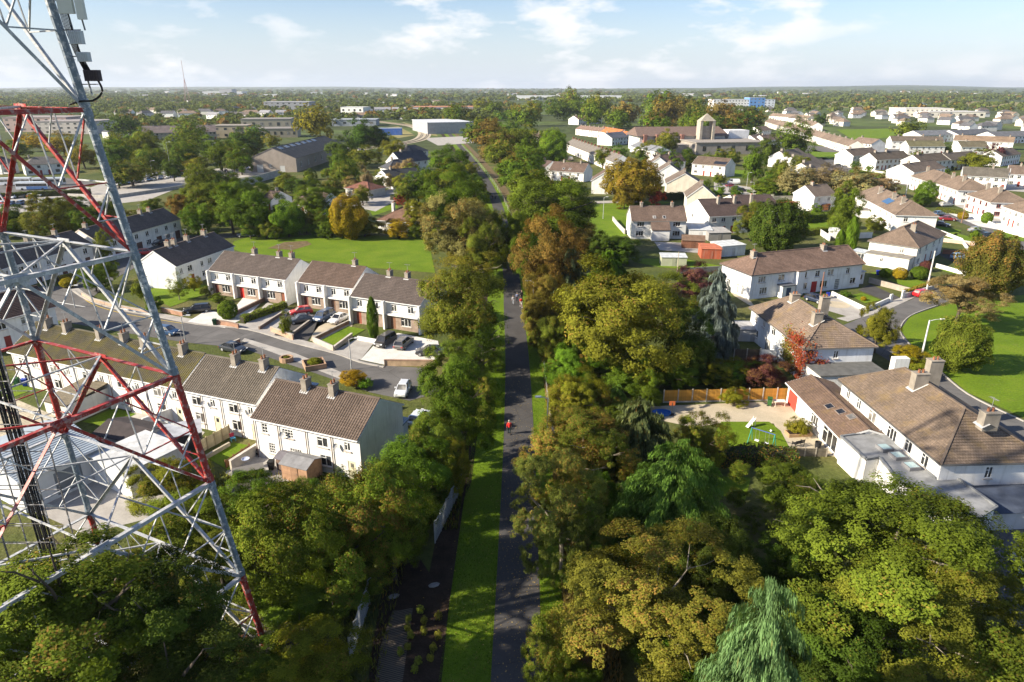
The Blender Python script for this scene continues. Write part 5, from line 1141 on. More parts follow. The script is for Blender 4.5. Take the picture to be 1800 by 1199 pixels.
# ---- nearest trees, below the mast and beside the path
T(110,1065,165,130,'broad',C_OL,'dark olive tree crown over the mast foot, nearest tree in the picture corner',.45,clear=2.9)
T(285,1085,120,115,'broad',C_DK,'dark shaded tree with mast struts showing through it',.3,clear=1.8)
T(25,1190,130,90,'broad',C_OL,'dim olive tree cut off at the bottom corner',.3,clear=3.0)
T(300,1200,130,75,'broad',C_DK,'dark green tree at the bottom edge in front of the mast foot',.2,clear=2.4)
T(550,1175,90,55,'bush',C_YG,'yellow-green bushy tree at the bottom edge by the mesh fence',.4)
T(440,1180,80,45,'bush',C_GR,'low dark shrub in the shade at the mast foot',.2)
T(505,1060,75,50,'bush',C_LG,'bright fresh green shrub beside the mast paving',.1)
T(500,955,95,105,'broad',C_OL,'dull green tree touching the mast leg',.35,clear=.15)
T(610,925,95,105,'broad',C_OL,'tree with orange-brown leaf tips before the end house',.75,clear=.15)
T(688,925,70,92,'broad',C_OL,'brown-tinged tree next to the dark soil strip',.6,clear=.15)
T(722,835,85,78,'broad',C_GR,'deep green bushy tree hiding the end house corner',.1,clear=.12)
T(590,1030,80,48,'bush',C_OL,'brownish shrub under the orange-tipped tree',.5)
T(440,880,55,55,'bush',C_GR,'green shrub between the mast leg and broken shed',.3)
T(290,850,62,50,'bush',C_YG,'yellow-green shrub behind the white mast beam',.4)
T(330,925,80,60,'bush',C_OL,'olive shrub inside the mast legs',.4)
T(385,985,55,60,'bush',C_OL,'overgrown weeds shrub between mast struts',.3)
T(225,1000,50,40,'bush',C_YG,'leafy shrub top inside the mast base',.3)
T(795,825,32,58,'bush',C_YG,'tall yellowish bramble along the mesh fence',.5)
T(798,712,66,92,'broad',C_GR,'dark glossy tree in front of the white parked car',.12,clear=.25)
T(760,800,52,60,'broad',C_OL,'olive tree between the bare gable and the mesh fence',.3,clear=.3)
T(812,640,52,50,'broad',C_OL,'olive tree at the end of the cul-de-sac wall',.3,clear=.1)
T(806,545,78,88,'broad',C_OL,'broad olive tree shading the drive with dark cars',.45,clear=.1)
T(848,600,42,52,'thin',C_GR,'dark tree overhanging the path verge by the cul-de-sac',.2)
T(864,418,30,52,'broad',C_GR,'green crown closing over the path below its bend',.2)
T(903,425,30,52,'broad',C_OL,'olive crown hanging over the shaded middle of the path',.3)
T(850,440,44,58,'broad',C_OL,'olive tree whose crown closes over the shaded path',.3)
T(925,455,34,52,'broad',C_GR,'green tree leaning over the path beside the rusty tree',.2)
T(825,470,58,38,'thin',C_YG,'thin-leaved tree with bare branches on top',.4)
T(815,412,70,68,'broad',(.16,.15,.05),'pale dry yellow-green tree beside the bright field',.5)
T(800,352,58,48,'broad',C_GR,'green tree beside the path at the field corner',.2)
T(770,380,32,36,'bush',C_GR,'round green shrub at the corner of the field',.2)
T(832,382,34,38,'broad',C_YG,'yellow-green tree leaning over the shaded path',.3)
T(808,326,32,22,'broad',C_DK,'dark rounded tree on the left bank of the path',.2)
T(790,322,36,30,'broad',C_OL,'olive bank tree behind the field hedge',.4)
# ---- right side of the path
T(968,470,62,82,'broad',C_BR,'rusty orange-brown tree beside the shaded path',.9)
T(975,375,88,70,'broad',C_GR,'big rounded green tree by the path green',.12)
T(915,420,30,50,'broad',C_GR,'dark green tree on the right path bank',.2)
T(1010,420,48,36,'broad',C_BR,'brown-green tree below the big rounded tree',.6)
T(1003,505,48,68,'con',C_BG,'bluish conifer rising behind the rusty tree',.1)
T(1075,490,56,52,'con',C_GR,'dark green conifer with feathery top',.1)
T(955,530,42,60,'broad',C_BR,'brown shrubby tree over the fence posts',.6)
T(975,600,35,50,'bush',C_OL,'brown-green undergrowth shrub along the right fence',.6)
T(1095,565,112,102,'broad',C_YG,'large bright yellow-green sycamore behind the conifers',.35)
T(1030,585,50,80,'con',C_DK,'dark dense conifer in front of the sycamore',.1)
T(1168,535,66,48,'broad',C_OL,'olive tree between sycamore and garden lawn',.35)
T(1222,500,40,38,'broad',C_PU,'purple-brown leaved tree beside the lawn',.6)
T(1090,440,40,28,'bush',C_DK,'dark hedge-like shrub beyond the sycamore',.1)
T(1060,440,30,30,'bush',C_DK,'dark shrub at the path green end',.1)
T(1265,570,52,100,'con',(.14,.18,.16),'blue-grey spruce before the ivy-clad house',.05)
T(1215,610,48,55,'broad',C_DK,'dark shaded tree next to the blue spruce',.2)
T(1000,650,42,50,'bush',C_LG,'fresh yellow-green shrubs above the path lamp',.2)
T(1060,640,40,45,'con',C_CE,'small green conifer under the sycamore',.1)
T(1012,705,48,52,'bush',C_YG,'lime-leaved shrub near the path lamp',.35)
T(1085,715,34,40,'con',C_CE,'light green young cypress at the garden end',.1)
T(1140,690,28,34,'bush',C_GR,'garden shrub at the orange fence end',.2)
T(1095,660,60,35,'bush',C_GR,'green shrub in the shade below the sycamore',.2)
T(1190,655,45,22,'bush',C_GR,'leafy shrub row behind the orange fence',.25)
T(1270,655,38,20,'bush',C_YG,'yellowish shrub behind the orange fence',.3)
T(1290,698,24,17,'bush',C_YG,'climber bush on the middle of the orange fence',.3)
T(1347,657,42,30,'bush',C_PU,'purple-brown rounded shrub at the orange fence',.7)
T(1022,790,95,92,'fine',C_OL,'brown-flecked tree hanging over the right path edge',.85)
T(990,905,78,105,'fine',(.10,.115,.022),'grey-green tree with pale flecks beside the path',.5)
T(1230,776,46,54,'broad',C_OL,'dark brown-green tree shading the play lawn',.6)
T(1130,795,95,96,'con',(.085,.115,.045),'scruffy bluish conifer with brown cones',.45)
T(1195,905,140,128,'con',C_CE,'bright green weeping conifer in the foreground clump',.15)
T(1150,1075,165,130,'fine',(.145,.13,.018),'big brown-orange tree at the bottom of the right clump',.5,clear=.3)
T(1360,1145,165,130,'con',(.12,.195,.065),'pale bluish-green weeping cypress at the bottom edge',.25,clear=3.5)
T(965,1145,45,65,'broad',C_OL,'small dark tree overhanging the path at the bottom edge',.6,clear=.1)
T(1565,968,215,158,'fine',(.112,.135,.014),'huge feathery olive ash tree before the white house',.25,clear=.2)
T(1640,1090,165,125,'fine',(.112,.135,.014),'lower spreading ash tree at the bottom corner with bare twigs',.3,clear=.2)
T(1385,866,85,66,'fine',C_OL,'bushy olive tree below the play lawn hedge',.35)
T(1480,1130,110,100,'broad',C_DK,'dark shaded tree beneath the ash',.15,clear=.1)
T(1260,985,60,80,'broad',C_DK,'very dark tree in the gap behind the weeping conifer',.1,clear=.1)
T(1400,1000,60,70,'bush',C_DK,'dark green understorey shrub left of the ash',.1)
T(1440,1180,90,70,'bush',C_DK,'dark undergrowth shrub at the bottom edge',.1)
T(1060,900,60,70,'con',C_GR,'narrow dark conifer behind the bright weeping one',.1)
T(1780,1170,80,60,'thin',C_OL,'thin twiggy tree top at the bottom right corner',.4)
# ---- gardens and greens on the right
T(1370,397,48,46,'dense',C_DK,'round dense dark green tree behind the brown-roofed pair',.05)
T(1322,388,30,34,'broad',C_OL,'thin brownish tree beside the dense dark tree',.5)
T(1484,377,30,44,'broad',C_OL,'tall olive tree beside the hipped pair with solar panel',.3)
T(1480,426,8,22,'col',C_LG,'shorter of two columnar cypress trees in the white-walled garden',.1)
T(1503,416,11,33,'col',C_LG,'taller columnar cypress in the white-walled garden',.1)
T(1748,468,52,54,'dense',(.10,.095,.016),'round autumn tree with orange tints beside the park road',.6)
T(1692,518,56,38,'broad',C_TAN,'pale tan half-bare tree at the park corner',.5,clear=.8)
T(1692,606,45,46,'dense',C_OL,'dense egg-shaped olive tree on the park grass',.1,clear=.05)
T(1545,576,33,44,'broad',C_YG,'small yellow-green tree between ivy house and road',.3)
T(1597,628,32,26,'bush',C_YE,'golden yellow shrub at the street lamp',.15)
T(1615,645,24,20,'bush',C_YG,'green-yellow shrub below the golden one',.2)
T(1583,481,13,11,'ball',C_YE,'clipped golden ball bush on the front lawn',.05)
T(1617,480,15,12,'ball',C_GR,'clipped dark green ball bush on the front lawn',.05)
T(1557,480,11,9,'ball',C_GR,'small green bush near the blue wheeled bin',.05)
T(1628,468,11,10,'ball',C_PU,'dark red bush by the house wall',.2)
T(1403,750,22,17,'bush',C_YG,'spiky yellow-green plant in the raised bed',.2)
T(1518,525,5,4,'ball',C_YE,'small yellow bush on the triangular lawn',.1)
T(1487,517,9,6,'bush',C_GR,'low green bush at the wall corner',.2)
T(1540,395,20,16,'bush',C_OL,'olive garden hedge bush below the hipped pair',.2)
T(1715,415,10,14,'broad',C_LG,'small palm-like garden tree beside the white wall',.1)
T(1628,338,19,20,'dense',C_LG,'round bright green tree beside the red roof patch',.05)
T(1735,383,10,10,'ball',C_LG,'small bright garden tree in front of the red-framed house',.1)
T(1693,379,9,7,'ball',C_YE,'yellow bush by the maroon car',.1)
T(1750,270,16,18,'broad',C_PU,'dark purple copper beech among the estate houses',.2)
T(1720,283,30,9,'bush',C_YG,'yellow-green hedge mass before the purple tree',.2)
T(1402,322,36,30,'broad',C_TAN,'pale tan half-bare tree behind the red hedge',.5)
T(1447,320,38,24,'broad',C_TAN,'second pale tan half-bare tree in the row',.5)
T(1500,325,42,20,'broad',C_TAN,'long low pale bare tree near the white pole',.5)
T(1545,325,32,18,'broad',C_TAN,'farthest of the pale bare trees toward the green tree',.5)
T(1375,300,20,28,'broad',C_OL,'olive tree in the row behind the stepped gables',.4)
T(1408,291,18,17,'broad',C_OL,'small olive tree before the estate row',.4)
T(1395,248,32,30,'broad',C_OL,'big olive tree beside the long estate terrace',.35)
T(1352,265,20,24,'broad',C_DK,'dark tree by the church yard',.2)
T(1325,290,22,32,'broad',C_GR,'green tree between church and olive row',.2)
T(1340,330,24,14,'bush',C_OL,'low olive hedge bush by the parked cars',.4)
T(1443,210,14,11,'dense',C_DK,'round dark tree among the far terraces',.05)
T(1598,226,25,11,'broad',C_OL,'dark hedge-like tree above the flat-fronted block',.2)
T(1660,262,14,7,'bush',C_GR,'green bush in front of mossy roof',.2)
T(1110,317,52,38,'dense',(.16,.135,.012),'large golden-olive rounded tree behind the path green',.4)
T(1155,345,15,14,'broad',C_RD,'small reddish autumn tree at the dormer house chimney',.5)
T(1098,348,18,18,'broad',(.15,.13,.015),'golden lower bough tree beside the lamp post',.4)
T(972,258,27,28,'dense',(.115,.165,.012),'lime-green rounded tree at the white terrace end',.1)
T(925,250,34,26,'broad',C_OL,'dark olive tree beyond the path end',.4)
T(915,302,44,34,'broad',C_GR,'green tree on the right bank where the path bends',.2)
T(935,330,45,30,'broad',C_OL,'olive tree right of the bend of the path',.4)
T(1005,330,24,20,'broad',C_OL,'olive tree in front of the brown gabled house',.4)
T(872,256,38,28,'broad',C_BR,'brown-tinted tree standing where the path vanishes',.6)
T(880,268,30,28,'broad',C_OL,'dark olive tree left of the path vanishing point',.5)
T(842,240,28,18,'broad',C_OL,'tree row head at the far left of the path',.4)
T(890,230,25,14,'broad',C_GR,'small green tree at the end of the tree row',.2)
T(1060,278,18,16,'broad',C_OL,'olive shrub tree at the end of the white terrace',.4)
T(1088,272,18,14,'broad',C_GR,'green tree beside the slate sheds',.2)
T(1173,250,22,20,'broad',C_YG,'yellow-green tree in front of the church buttresses',.4)
T(1140,258,14,12,'broad',C_YG,'small golden tree beside the slate sheds',.4)
# ---- gardens on the left
T(652,560,10,36,'col',C_GR,'tall thin columnar conifer in the terrace front garden',.05)
T(400,545,17,17,'ball',C_LG,'clipped round green bush beside the pale drive',.05)
T(503,572,10,22,'bush',C_OL,'narrow climbing shrub on the low drive wall',.4)
T(553,637,13,9,'ball',C_YG,'round clipped shrub in the brick planter',.1)
T(504,630,7,5,'ball',C_OL,'small dark shrub in the round planter',.3)
T(620,665,26,18,'bush',C_YE,'yellow-green shrub behind the end terrace roof',.2)
T(641,675,14,11,'bush',C_LG,'bright green shrub next to the yellow one',.1)
T(312,505,18,22,'thin',C_OL,'small leaning garden tree before the white gable',.3)
T(340,498,14,14,'broad',C_YG,'small round garden tree before the white gable',.2)
T(363,511,12,9,'bush',C_OL,'brownish shrub at the terrace end',.4)
T(383,525,14,7,'bush',C_OL,'low shrub beside the black car',.4)
T(165,490,22,26,'bush',C_GR,'dark shrub mass at the street corner bend',.2)
T(188,478,20,22,'broad',C_OL,'olive shrub tree at the street corner',.3)
T(183,435,14,26,'broad',C_YG,'leafy bush in front of the cream bargeboard',.2)
T(270,535,16,16,'bush',C_GR,'garden bush at the mast leg by the road',.2)
T(245,510,14,18,'bush',C_YG,'bright garden bush before the white gable wall',.2)
T(120,497,14,7,'ball',C_YE,'golden clipped hedge bush on the corner wall',.1)
T(85,382,36,38,'broad',C_OL,'round olive tree by the bus park behind the mast',.4)
T(30,385,30,20,'bush',C_DK,'dark hedge mass by the car park',.2)
T(130,385,30,18,'bush',C_DK,'dark shrubs under the round olive tree',.1)
T(320,365,24,26,'broad',C_BR,'orange-brown tree at the wooded end of the row',.8)
T(360,350,40,36,'broad',C_OL,'olive tree at the railway bank',.3)
T(405,370,40,40,'broad',C_OL,'tall olive tree by the field corner',.25)
T(345,390,26,26,'broad',C_GR,'green tree above the lamp post in the side street',.2)
T(450,370,40,44,'broad',C_GR,'bright green tree along the field edge',.1)
T(505,385,30,30,'dense',C_LG,'fresh green rounded tree along the field edge',.05)
T(555,355,38,34,'broad',C_GR,'green tree before the brown bungalow',.2)
T(612,382,34,36,'dense',C_YE,'yellow autumn tree at the field edge',.35)
T(580,395,26,22,'broad',C_GR,'green shrub tree left of the yellow tree',.2)
T(640,400,28,18,'bush',C_OL,'brownish hedge at the field edge',.5)
T(700,402,30,14,'bush',C_YE,'golden hedge below the brown bungalow',.5)
T(735,375,24,28,'broad',C_YG,'yellow-green tree by the hipped bungalow',.3)
T(735,330,28,26,'broad',C_GR,'green tree behind the hipped bungalow',.15)
T(705,322,16,14,'broad',C_YG,'small golden tree beside the slate bungalow',.3)
T(645,318,12,20,'thin',C_TAN,'half-bare birch beside the red-roofed bungalow',.3)
T(705,350,13,10,'bush',C_RD,'small red-leaved bush above the bungalow roof',.4)
T(530,330,28,18,'bush',C_DK,'dark bank shrub below the goods shed',.2)
T(430,340,36,26,'broad',C_GR,'green tree at the end of the railway fence',.15)
T(785,285,30,26,'broad',C_GR,'green tree behind the tall gabled house',.15)
T(600,265,28,24,'broad',C_DK,'dark green tree at the goods shed end',.05)
T(635,240,30,28,'broad',C_DK,'dark evergreen clump beside the curved railway',.05)
T(665,245,22,22,'broad',C_DK,'dark evergreen at the blue containers',.05)
T(552,215,32,30,'dense',(.15,.14,.015),'big yellow-olive tree behind the goods shed',.2)
T(690,262,22,18,'broad',C_YG,'yellow-green tree below the curved railway',.3)
T(640,275,30,18,'broad',C_OL,'olive tree between goods shed and white houses',.3)
T(600,290,22,24,'broad',C_GR,'green tree at the grass bank',.2)
T(560,270,16,10,'bush',C_OL,'hedge along the goods shed',.2)
T(220,222,32,20,'dense',C_DK,'dark round tree beyond the car parks',.05)
T(252,250,22,22,'broad',C_OL,'olive tree behind the car park lamps',.3)
T(330,230,28,20,'broad',C_OL,'olive-gold tree before the stone terrace',.4)
T(370,260,26,20,'broad',C_LG,'fresh green tree by the car park lamps',.1)
T(320,262,32,26,'broad',C_OL,'broad olive tree by the car park',.3)
T(205,272,28,22,'broad',C_GR,'green tree behind the mast leg and car park',.15)
T(265,280,26,22,'broad',C_OL,'dark olive tree in the car park row',.3)
T(410,270,26,20,'broad',C_GR,'green tree before the sandy school',.2)
T(445,260,26,16,'broad',C_OL,'olive tree before the sandy school wing',.3)
T(230,305,40,16,'bush',C_OL,'olive hedge mass on the car park bank',.3)
T(110,255,26,18,'broad',C_YE,'yellow autumn tree behind the mast beam',.5)
T(60,250,24,14,'broad',C_YE,'gold autumn tree behind the red mast strut',.5)
T(145,275,26,20,'broad',C_YG,'yellow-green tree behind the mast',.4)
T(30,262,24,14,'broad',C_OL,'olive tree at the picture edge behind the mast',.4)
T(1175,215,0,0,'broad',C_OL,'x') if False else None
# ---- wooded belts, each tree still its own
def belt(n, poly, r0, r1, cols, label, group, seed, kind='broad', au=.4, end='the path side'):
    r = random.Random(seed); out = []
    xs = [p[0] for p in poly]; ys = [p[1] for p in poly]
    def inside(x, y):
        c = False
        for (ax, ay), (bx, by) in zip(poly, poly[1:]+poly[:1]):
            if (ay > y) != (by > y) and x < (bx-ax)*(y-ay)/(by-ay)+ax: c = not c
        return c
    while len(out) < n:
        x, y = r.uniform(min(xs), max(xs)), r.uniform(min(ys), max(ys))
        if not inside(x, y): continue
        s = r.uniform(r0, r1); out.append((x, y, s, s*r.uniform(.75, 1.1), r.choice(cols), au*r.uniform(.4, 1.4)))
    out.sort(key=lambda q: abs(q[0]-905))
    for i, (x, y, s, s2, c, a_) in enumerate(out): T(x, y, s, s2, kind, c, f'{label}, {nth(i)} from {end}', a_, group)
belt(34, [(1130,190),(1160,182),(1240,192),(1330,200),(1330,238),(1300,240),(1200,226),(1140,228)], 14, 26, [C_OL, C_OL, C_BR, C_GR, C_DK], 'olive or brownish tree in the wood behind the church', 'wood behind the church', 5)
belt(14, [(880,170),(1130,178),(1120,215),(1010,205),(890,205)], 12, 24, [C_OL, C_GR, C_DK, C_BR], 'tall tree in the belt beyond the orange roofs', 'belt beyond the orange roofs', 6)
belt(20, [(780,185),(880,178),(960,205),(990,225),(900,222),(800,225)], 10, 20, [C_OL, C_GR, C_YG], 'tree among the roofs beyond the path end', 'trees beyond the path end', 7)
belt(16, [(320,310),(430,318),(420,395),(330,400)], 18, 30, [C_OL, C_GR, C_DK], 'tree in the thicket between railway and side street', 'thicket by the railway', 11)
belt(18, [(430,375),(560,385),(740,398),(745,408),(600,410),(430,408)], 14, 22, [C_OL, C_GR, C_YG, C_BR], 'hedgerow tree at the far edge of the bright field', 'hedgerow of the bright field', 12, au=.5)
belt(22, [(740,300),(785,292),(808,322),(828,360),(820,405),(780,400),(750,340)], 13, 22, [C_OL, C_GR, C_YG], 'tree of the dense path bank above the field', 'dense path bank above the field', 13)
belt(14, [(895,245),(935,255),(965,300),(915,330),(895,300)], 18, 30, [C_OL, C_GR, C_BR], 'tree of the right path bank', 'right path bank', 14)
belt(9, [(798,272),(818,270),(846,318),(860,345),(842,350),(820,315)], 9, 14, [C_OL, C_GR, C_YG], 'shrub along the left edge of the distant path', 'left edge of the distant path', 35, 'bush')
belt(10, [(825,228),(870,232),(895,262),(865,268)], 14, 22, [C_OL, C_BR, C_GR], 'tree where the path goes out of sight', 'trees at the far end of the path', 15)
belt(12, [(560,300),(720,300),(720,345),(600,352)], 12, 20, [C_OL, C_GR, C_DK, C_TAN], 'garden tree around the bungalows', 'trees around the bungalows', 16)
belt(12, [(1010,625),(1060,620),(1120,650),(1130,680),(1060,760),(1000,760)], 22, 36, [C_GR, C_LG, C_OL, C_BR], 'shrub of the overgrown strip beside the lamp', 'overgrown strip by the lamp', 17, 'bush')
belt(16, [(930,540),(1000,560),(990,640),(960,640)], 18, 30, [C_OL, C_BR, C_GR], 'brushwood shrub along the right fence of the path', 'brushwood on the right fence', 18, 'bush', .7)
belt(10, [(1120,640),(1280,640),(1320,655),(1300,668),(1140,668)], 16, 26, [C_GR, C_DK, C_LG], 'shrub behind the orange fence panels', 'shrubs behind the orange fence', 19, 'bush')
belt(10, [(870,740),(880,640),(870,560),(845,560),(850,680),(845,760)], 14, 22, [C_GR, C_DK, C_OL], 'undergrowth shrub at the left path verge', 'left verge undergrowth', 20, 'bush')
belt(14, [(440,850),(790,870),(720,960),(620,980),(480,990)], 32, 46, [C_OL, C_GR, C_DK], 'bush of the thicket beside the mast', 'thicket beside the mast', 21, 'bush', .6)
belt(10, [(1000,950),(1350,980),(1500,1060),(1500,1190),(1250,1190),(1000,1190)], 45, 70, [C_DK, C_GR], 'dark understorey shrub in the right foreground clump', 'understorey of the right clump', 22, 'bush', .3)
belt(10, [(1350,300),(1410,300),(1430,330),(1350,335)], 10, 18, [C_OL, C_GR], 'shrub in the rows behind the red hedge', 'shrubs behind the red hedge', 23, 'bush')
belt(16, [(1500,270),(1800,262),(1800,300),(1640,330),(1500,300)], 6, 11, [C_GR, C_LG, C_OL], 'small garden tree among the estate houses', 'garden trees of the estate', 24)
belt(16, [(1240,300),(1330,330),(1310,395),(1230,345)], 6, 12, [C_GR, C_LG, C_OL], 'small garden shrub around the gabled houses', 'shrubs around the gabled houses', 25, 'bush')
belt(26, [(185,240),(360,228),(480,240),(480,280),(420,292),(300,302),(200,312)], 15, 25, [C_OL, C_GR, C_GR, C_DK, C_YG], 'tree of the planting between car parks and school', 'planting between car parks and school', 30)
belt(26, [(0,365),(300,352),(420,318),(440,345),(330,372),(180,392),(0,412)], 14, 24, [C_OL, C_GR, C_DK], 'shrub of the bank below the car parks', 'bank below the car parks', 31, 'bush')
belt(26, [(480,318),(650,285),(760,300),(740,345),(560,352),(480,350)], 9, 18, [C_OL, C_GR, C_DK, C_TAN], 'garden shrub on the bungalow slope', 'shrubs of the bungalow slope', 32, 'bush')
belt(22, [(1040,280),(1160,262),(1330,262),(1340,300),(1230,300),(1060,300)], 8, 14, [C_OL, C_GR, C_DK], 'garden shrub around the church and stepped gables', 'shrubs around the church', 33, 'bush')
belt(22, [(1290,345),(1500,330),(1640,350),(1520,400),(1400,380)], 7, 13, [C_OL, C_GR, C_LG, C_DK], 'garden shrub behind the long white pair', 'shrubs behind the long white pair', 34, 'bush')
# ---- far woods that read as one mass
def far_wood(label, n, y0, y1, x0, x1, seed, h=(6, 13), cols=(C_OL, C_GR, C_DK, C_BR), clump=.5):
    r = np.random.default_rng(seed); px = r.uniform(x0, x1, n); py = y0+(y1-y0)*r.random(n)**1.35
    a = (px-900)/FPX; b = -(py-599.5)/FPX; dy = math.cos(PITCH)+b*math.sin(PITCH); dz = -math.sin(PITCH)+b*math.cos(PITCH); t = -HCAM/dz
    X, Y = a*t, dy*t
    ok = np.sin(X*.0045+np.sin(Y*.0031)*2)+np.sin(Y*.0062+1.3*np.sin(X*.0023)) > -clump*2
    X, Y = X[ok], Y[ok]; n = len(X); Hh = r.uniform(*h, n)*(.8+.2*np.minimum(Y/1500, 1.6)); Rr = Hh*r.uniform(.42, .75, n)*(1+Y/6000)
    m = 26; d = unit(r, n*m).reshape(n, m, 3); d[..., 2] = np.abs(d[..., 2])*1.0-.25
    P = np.empty((n, m, 3)); rr = r.uniform(.72, 1.05, (n, m)); P[..., 0] = X[:, None]+d[..., 0]*Rr[:, None]*rr; P[..., 1] = Y[:, None]+d[..., 1]*Rr[:, None]*rr; P[..., 2] = Hh[:, None]*(.5+.5*d[..., 2]*rr)
    tone = r.random(n); br = np.repeat(r.uniform(.2, .8, n), m)+r.normal(size=n*m)*.15; au = np.repeat(tone**2, m)
    me = leaf_mesh('far_woodland', P.reshape(-1, 3), (d+r.normal(size=d.shape)*.4).reshape(-1, 3), np.repeat(Rr*.36, m)*r.uniform(.6, 1.3, n*m), br, au, seed, .8)
    o = add('far_woodland', me, None, (.080,.100,.022,.2)); tag(o, label, 'woodland', None, 'stuff')
far_wood('woods and hedgerows fading blue toward the skyline', 5200, 156.5, 182, -200, 2000, 3, clump=.62)
far_wood('trees scattered between the far town roofs', 3400, 176, 214, -60, 900, 4, (5, 12), clump=.55)
far_wood('tree belts behind the estate and the moor', 1500, 168, 198, 1000, 1900, 5, (5, 11), clump=.4)
far_wood('town trees between the school and the far houses', 900, 186, 224, 120, 620, 6, (5, 11), clump=.9)
# ================================================================ walls, fences, hedges
def wall_run(label, pts, h, th, col, mat='concrete', cap=None, name='garden_wall', cat='wall', group=None):
    P = [G(*p) for p in pts]; c = P[0]; t = thing(name, label, cat, (c.x, c.y, 0), 0, group)
    mb = MB(); cp = MB()
    for a, b in zip(P[:-1], P[1:]):
        a2, b2 = a-c, b-c; mb.bar((a2.x,a2.y,h/2), (b2.x,b2.y,h/2), th, h); cp.bar((a2.x,a2.y,h+.04), (b2.x,b2.y,h+.04), th+.1, .08)
    add('wall_body', mb.mesh('wall_body', mat), t, col)
    if cap: add('coping', cp.mesh('coping', 'concrete'), t, cap)
    return t
BRK, BCAP, WW = (.36,.21,.14), (.40,.36,.31), (.76,.75,.72)
for lab, pts, h, col, cap in [
    ('low brick wall below the hedge at the street corner', [(145,520),(165,531),(208,543),(262,553)], .7, (.42,.30,.22), BCAP),
    ('brick front wall beside the black parked car', [(285,548),(322,556)], .8, BRK, BCAP),
    ('brick pier wall by the clipped round bush', [(376,570),(398,573),(420,578)], .8, BRK, (.30,.20,.15)),
    ('brown boundary wall beside the pale drive with red-door house', [(412,556),(466,529)], .7, (.16,.10,.075), (.2,.14,.11)),
    ('brick end wall in front of the two dark cars', [(477,583),(516,598)], .9, (.44,.30,.21), BCAP),
    ('low wall with flower bed between red and blue cars', [(512,592),(552,562)], .5, (.20,.16,.13), BCAP),
    ('low brown wall left of the flower bed', [(456,580),(498,553)], .6, (.2,.14,.11), BCAP),
    ('brick wall around the small front lawn', [(551,601),(587,617),(619,593)], .7, (.50,.42,.33), (.55,.50,.44)),
    ('brown wall along the upper side of the small front lawn', [(551,600),(620,566)], .6, (.3,.18,.12), BCAP),
    ('white low wall at the foot of the tall thin conifer', [(629,598),(662,604)], .7, WW, None),
    ('long brick wall at the pale drive corner', [(676,643),(765,644)], .9, (.46,.33,.21), (.38,.24,.16)),
    ('short brick wall behind the dark car across the road', [(406,610),(422,603)], .7, BRK, BCAP),
    ('grey boundary wall below the lawn with green shed', [(1196,481),(1270,477)], 1.2, (.25,.24,.22), None),
    ('white front wall around the paved drive with the circle', [(1462,519),(1522,548),(1562,530)], .8, WW, None),
    ('white wall pillar pair at the drive gate', [(1563,531),(1567,530)], 1.5, WW, None),
    ('second white gate pillar by the red car', [(1584,525),(1588,524)], 1.6, WW, None),
    ('grey-white roadside wall behind the red car', [(1588,524),(1648,507)], .9, (.55,.54,.52), None),
    ('tan wooden-topped wall between drive and lawn', [(1527,497),(1607,518)], 1.1, (.36,.31,.26), None),
    ('white garden wall by the pale blue car', [(1645,470),(1697,485)], .9, WW, None),
    ('white wall below the columnar cypresses', [(1489,420),(1532,418)], 1.5, WW, None),
    ('red-brown fence beyond the pale blue car', [(1656,446),(1712,452)], 1.1, (.24,.11,.07), None),
    ('white pier wall on the estate street with timber infill', [(1654,425),(1713,432)], .9, (.55,.40,.32), WW),
    ('white stepped wall along the drive of the hipped house', [(1640,405),(1690,425),(1700,440)], .9, WW, None),
    ('white curved estate wall near the palm', [(1690,380),(1730,390),(1765,408),(1800,418)], .9, WW, None),
    ('white estate wall below the red-framed windows', [(1715,372),(1760,385),(1800,398)], .9, WW, None),
    ('long pale wall behind the red hedge', [(1345,352),(1372,351),(1460,349)], 1.3, (.62,.58,.52), None),
    ('pale wall along the curving estate street', [(1490,294),(1530,302),(1600,312)], .9, (.60,.57,.52), None),
    ('white wall beside the columnar garden', [(1440,412),(1458,424)], 1.5, WW, None),
    ('curved grey wall at the path green', [(1077,388),(1085,398),(1098,412)], 1.3, (.5,.46,.42), None),
    ('pale wall at the parked cars of the gabled row', [(1318,345),(1360,346)], 1.0, (.62,.6,.55), None),
    ('white back garden wall in the terrace, wedge shaped', [(254,760),(312,738)], 1.8, WW, None),
    ('white back garden wall behind the climbing plants', [(196,720),(248,702)], 1.6, WW, None),
    ('pale block wall beside the small back lawn', [(407,828),(458,795)], 1.2, (.56,.51,.43), (.6,.55,.48)),
    ('concrete base wall under the cream back garden fence', [(362,808),(404,784)], .5, (.40,.35,.28), None),
    ('black rendered yard wall below the workshop roof', [(170,800),(222,778),(258,778)], 2.0, (.03,.03,.033), None),
    ('grey railway retaining wall of concrete panels', [(380,338),(450,322),(492,310)], 3.0, (.44,.42,.38), None),
    ('low wall along the car park edge', [(120,346),(200,349),(330,330)], 1.2, (.42,.40,.36), None)]:
    wall_run(lab, pts, h, .25, col, 'painted_render' if col == WW else 'concrete', cap)
def planter(label, px, r, h, sq=False):
    p = G(*px); t = thing('brick_planter', label, 'planter', (p.x, p.y, 0), R(-20)); n = 4 if sq else 12
    mb = MB(); prof = [(r,0),(r,h),(r-.25,h),(r-.25,h-.15)]; mb.lathe(prof, n); add('brick_ring', mb.mesh('brick_ring', 'concrete'), t, (.40,.26,.17))
    mb = MB(); mb.prism([((r-.24)*math.cos(6.283*i/n), (r-.24)*math.sin(6.283*i/n)) for i in range(n)], h-.3, h-.15); add('soil', mb.mesh('soil', 'soil'), t)
planter('round brick planter with a small dark shrub', (504,635), 1.0, .7)
planter('square brick planter with a clipped round shrub', (553,645), 2.1, .8, True)
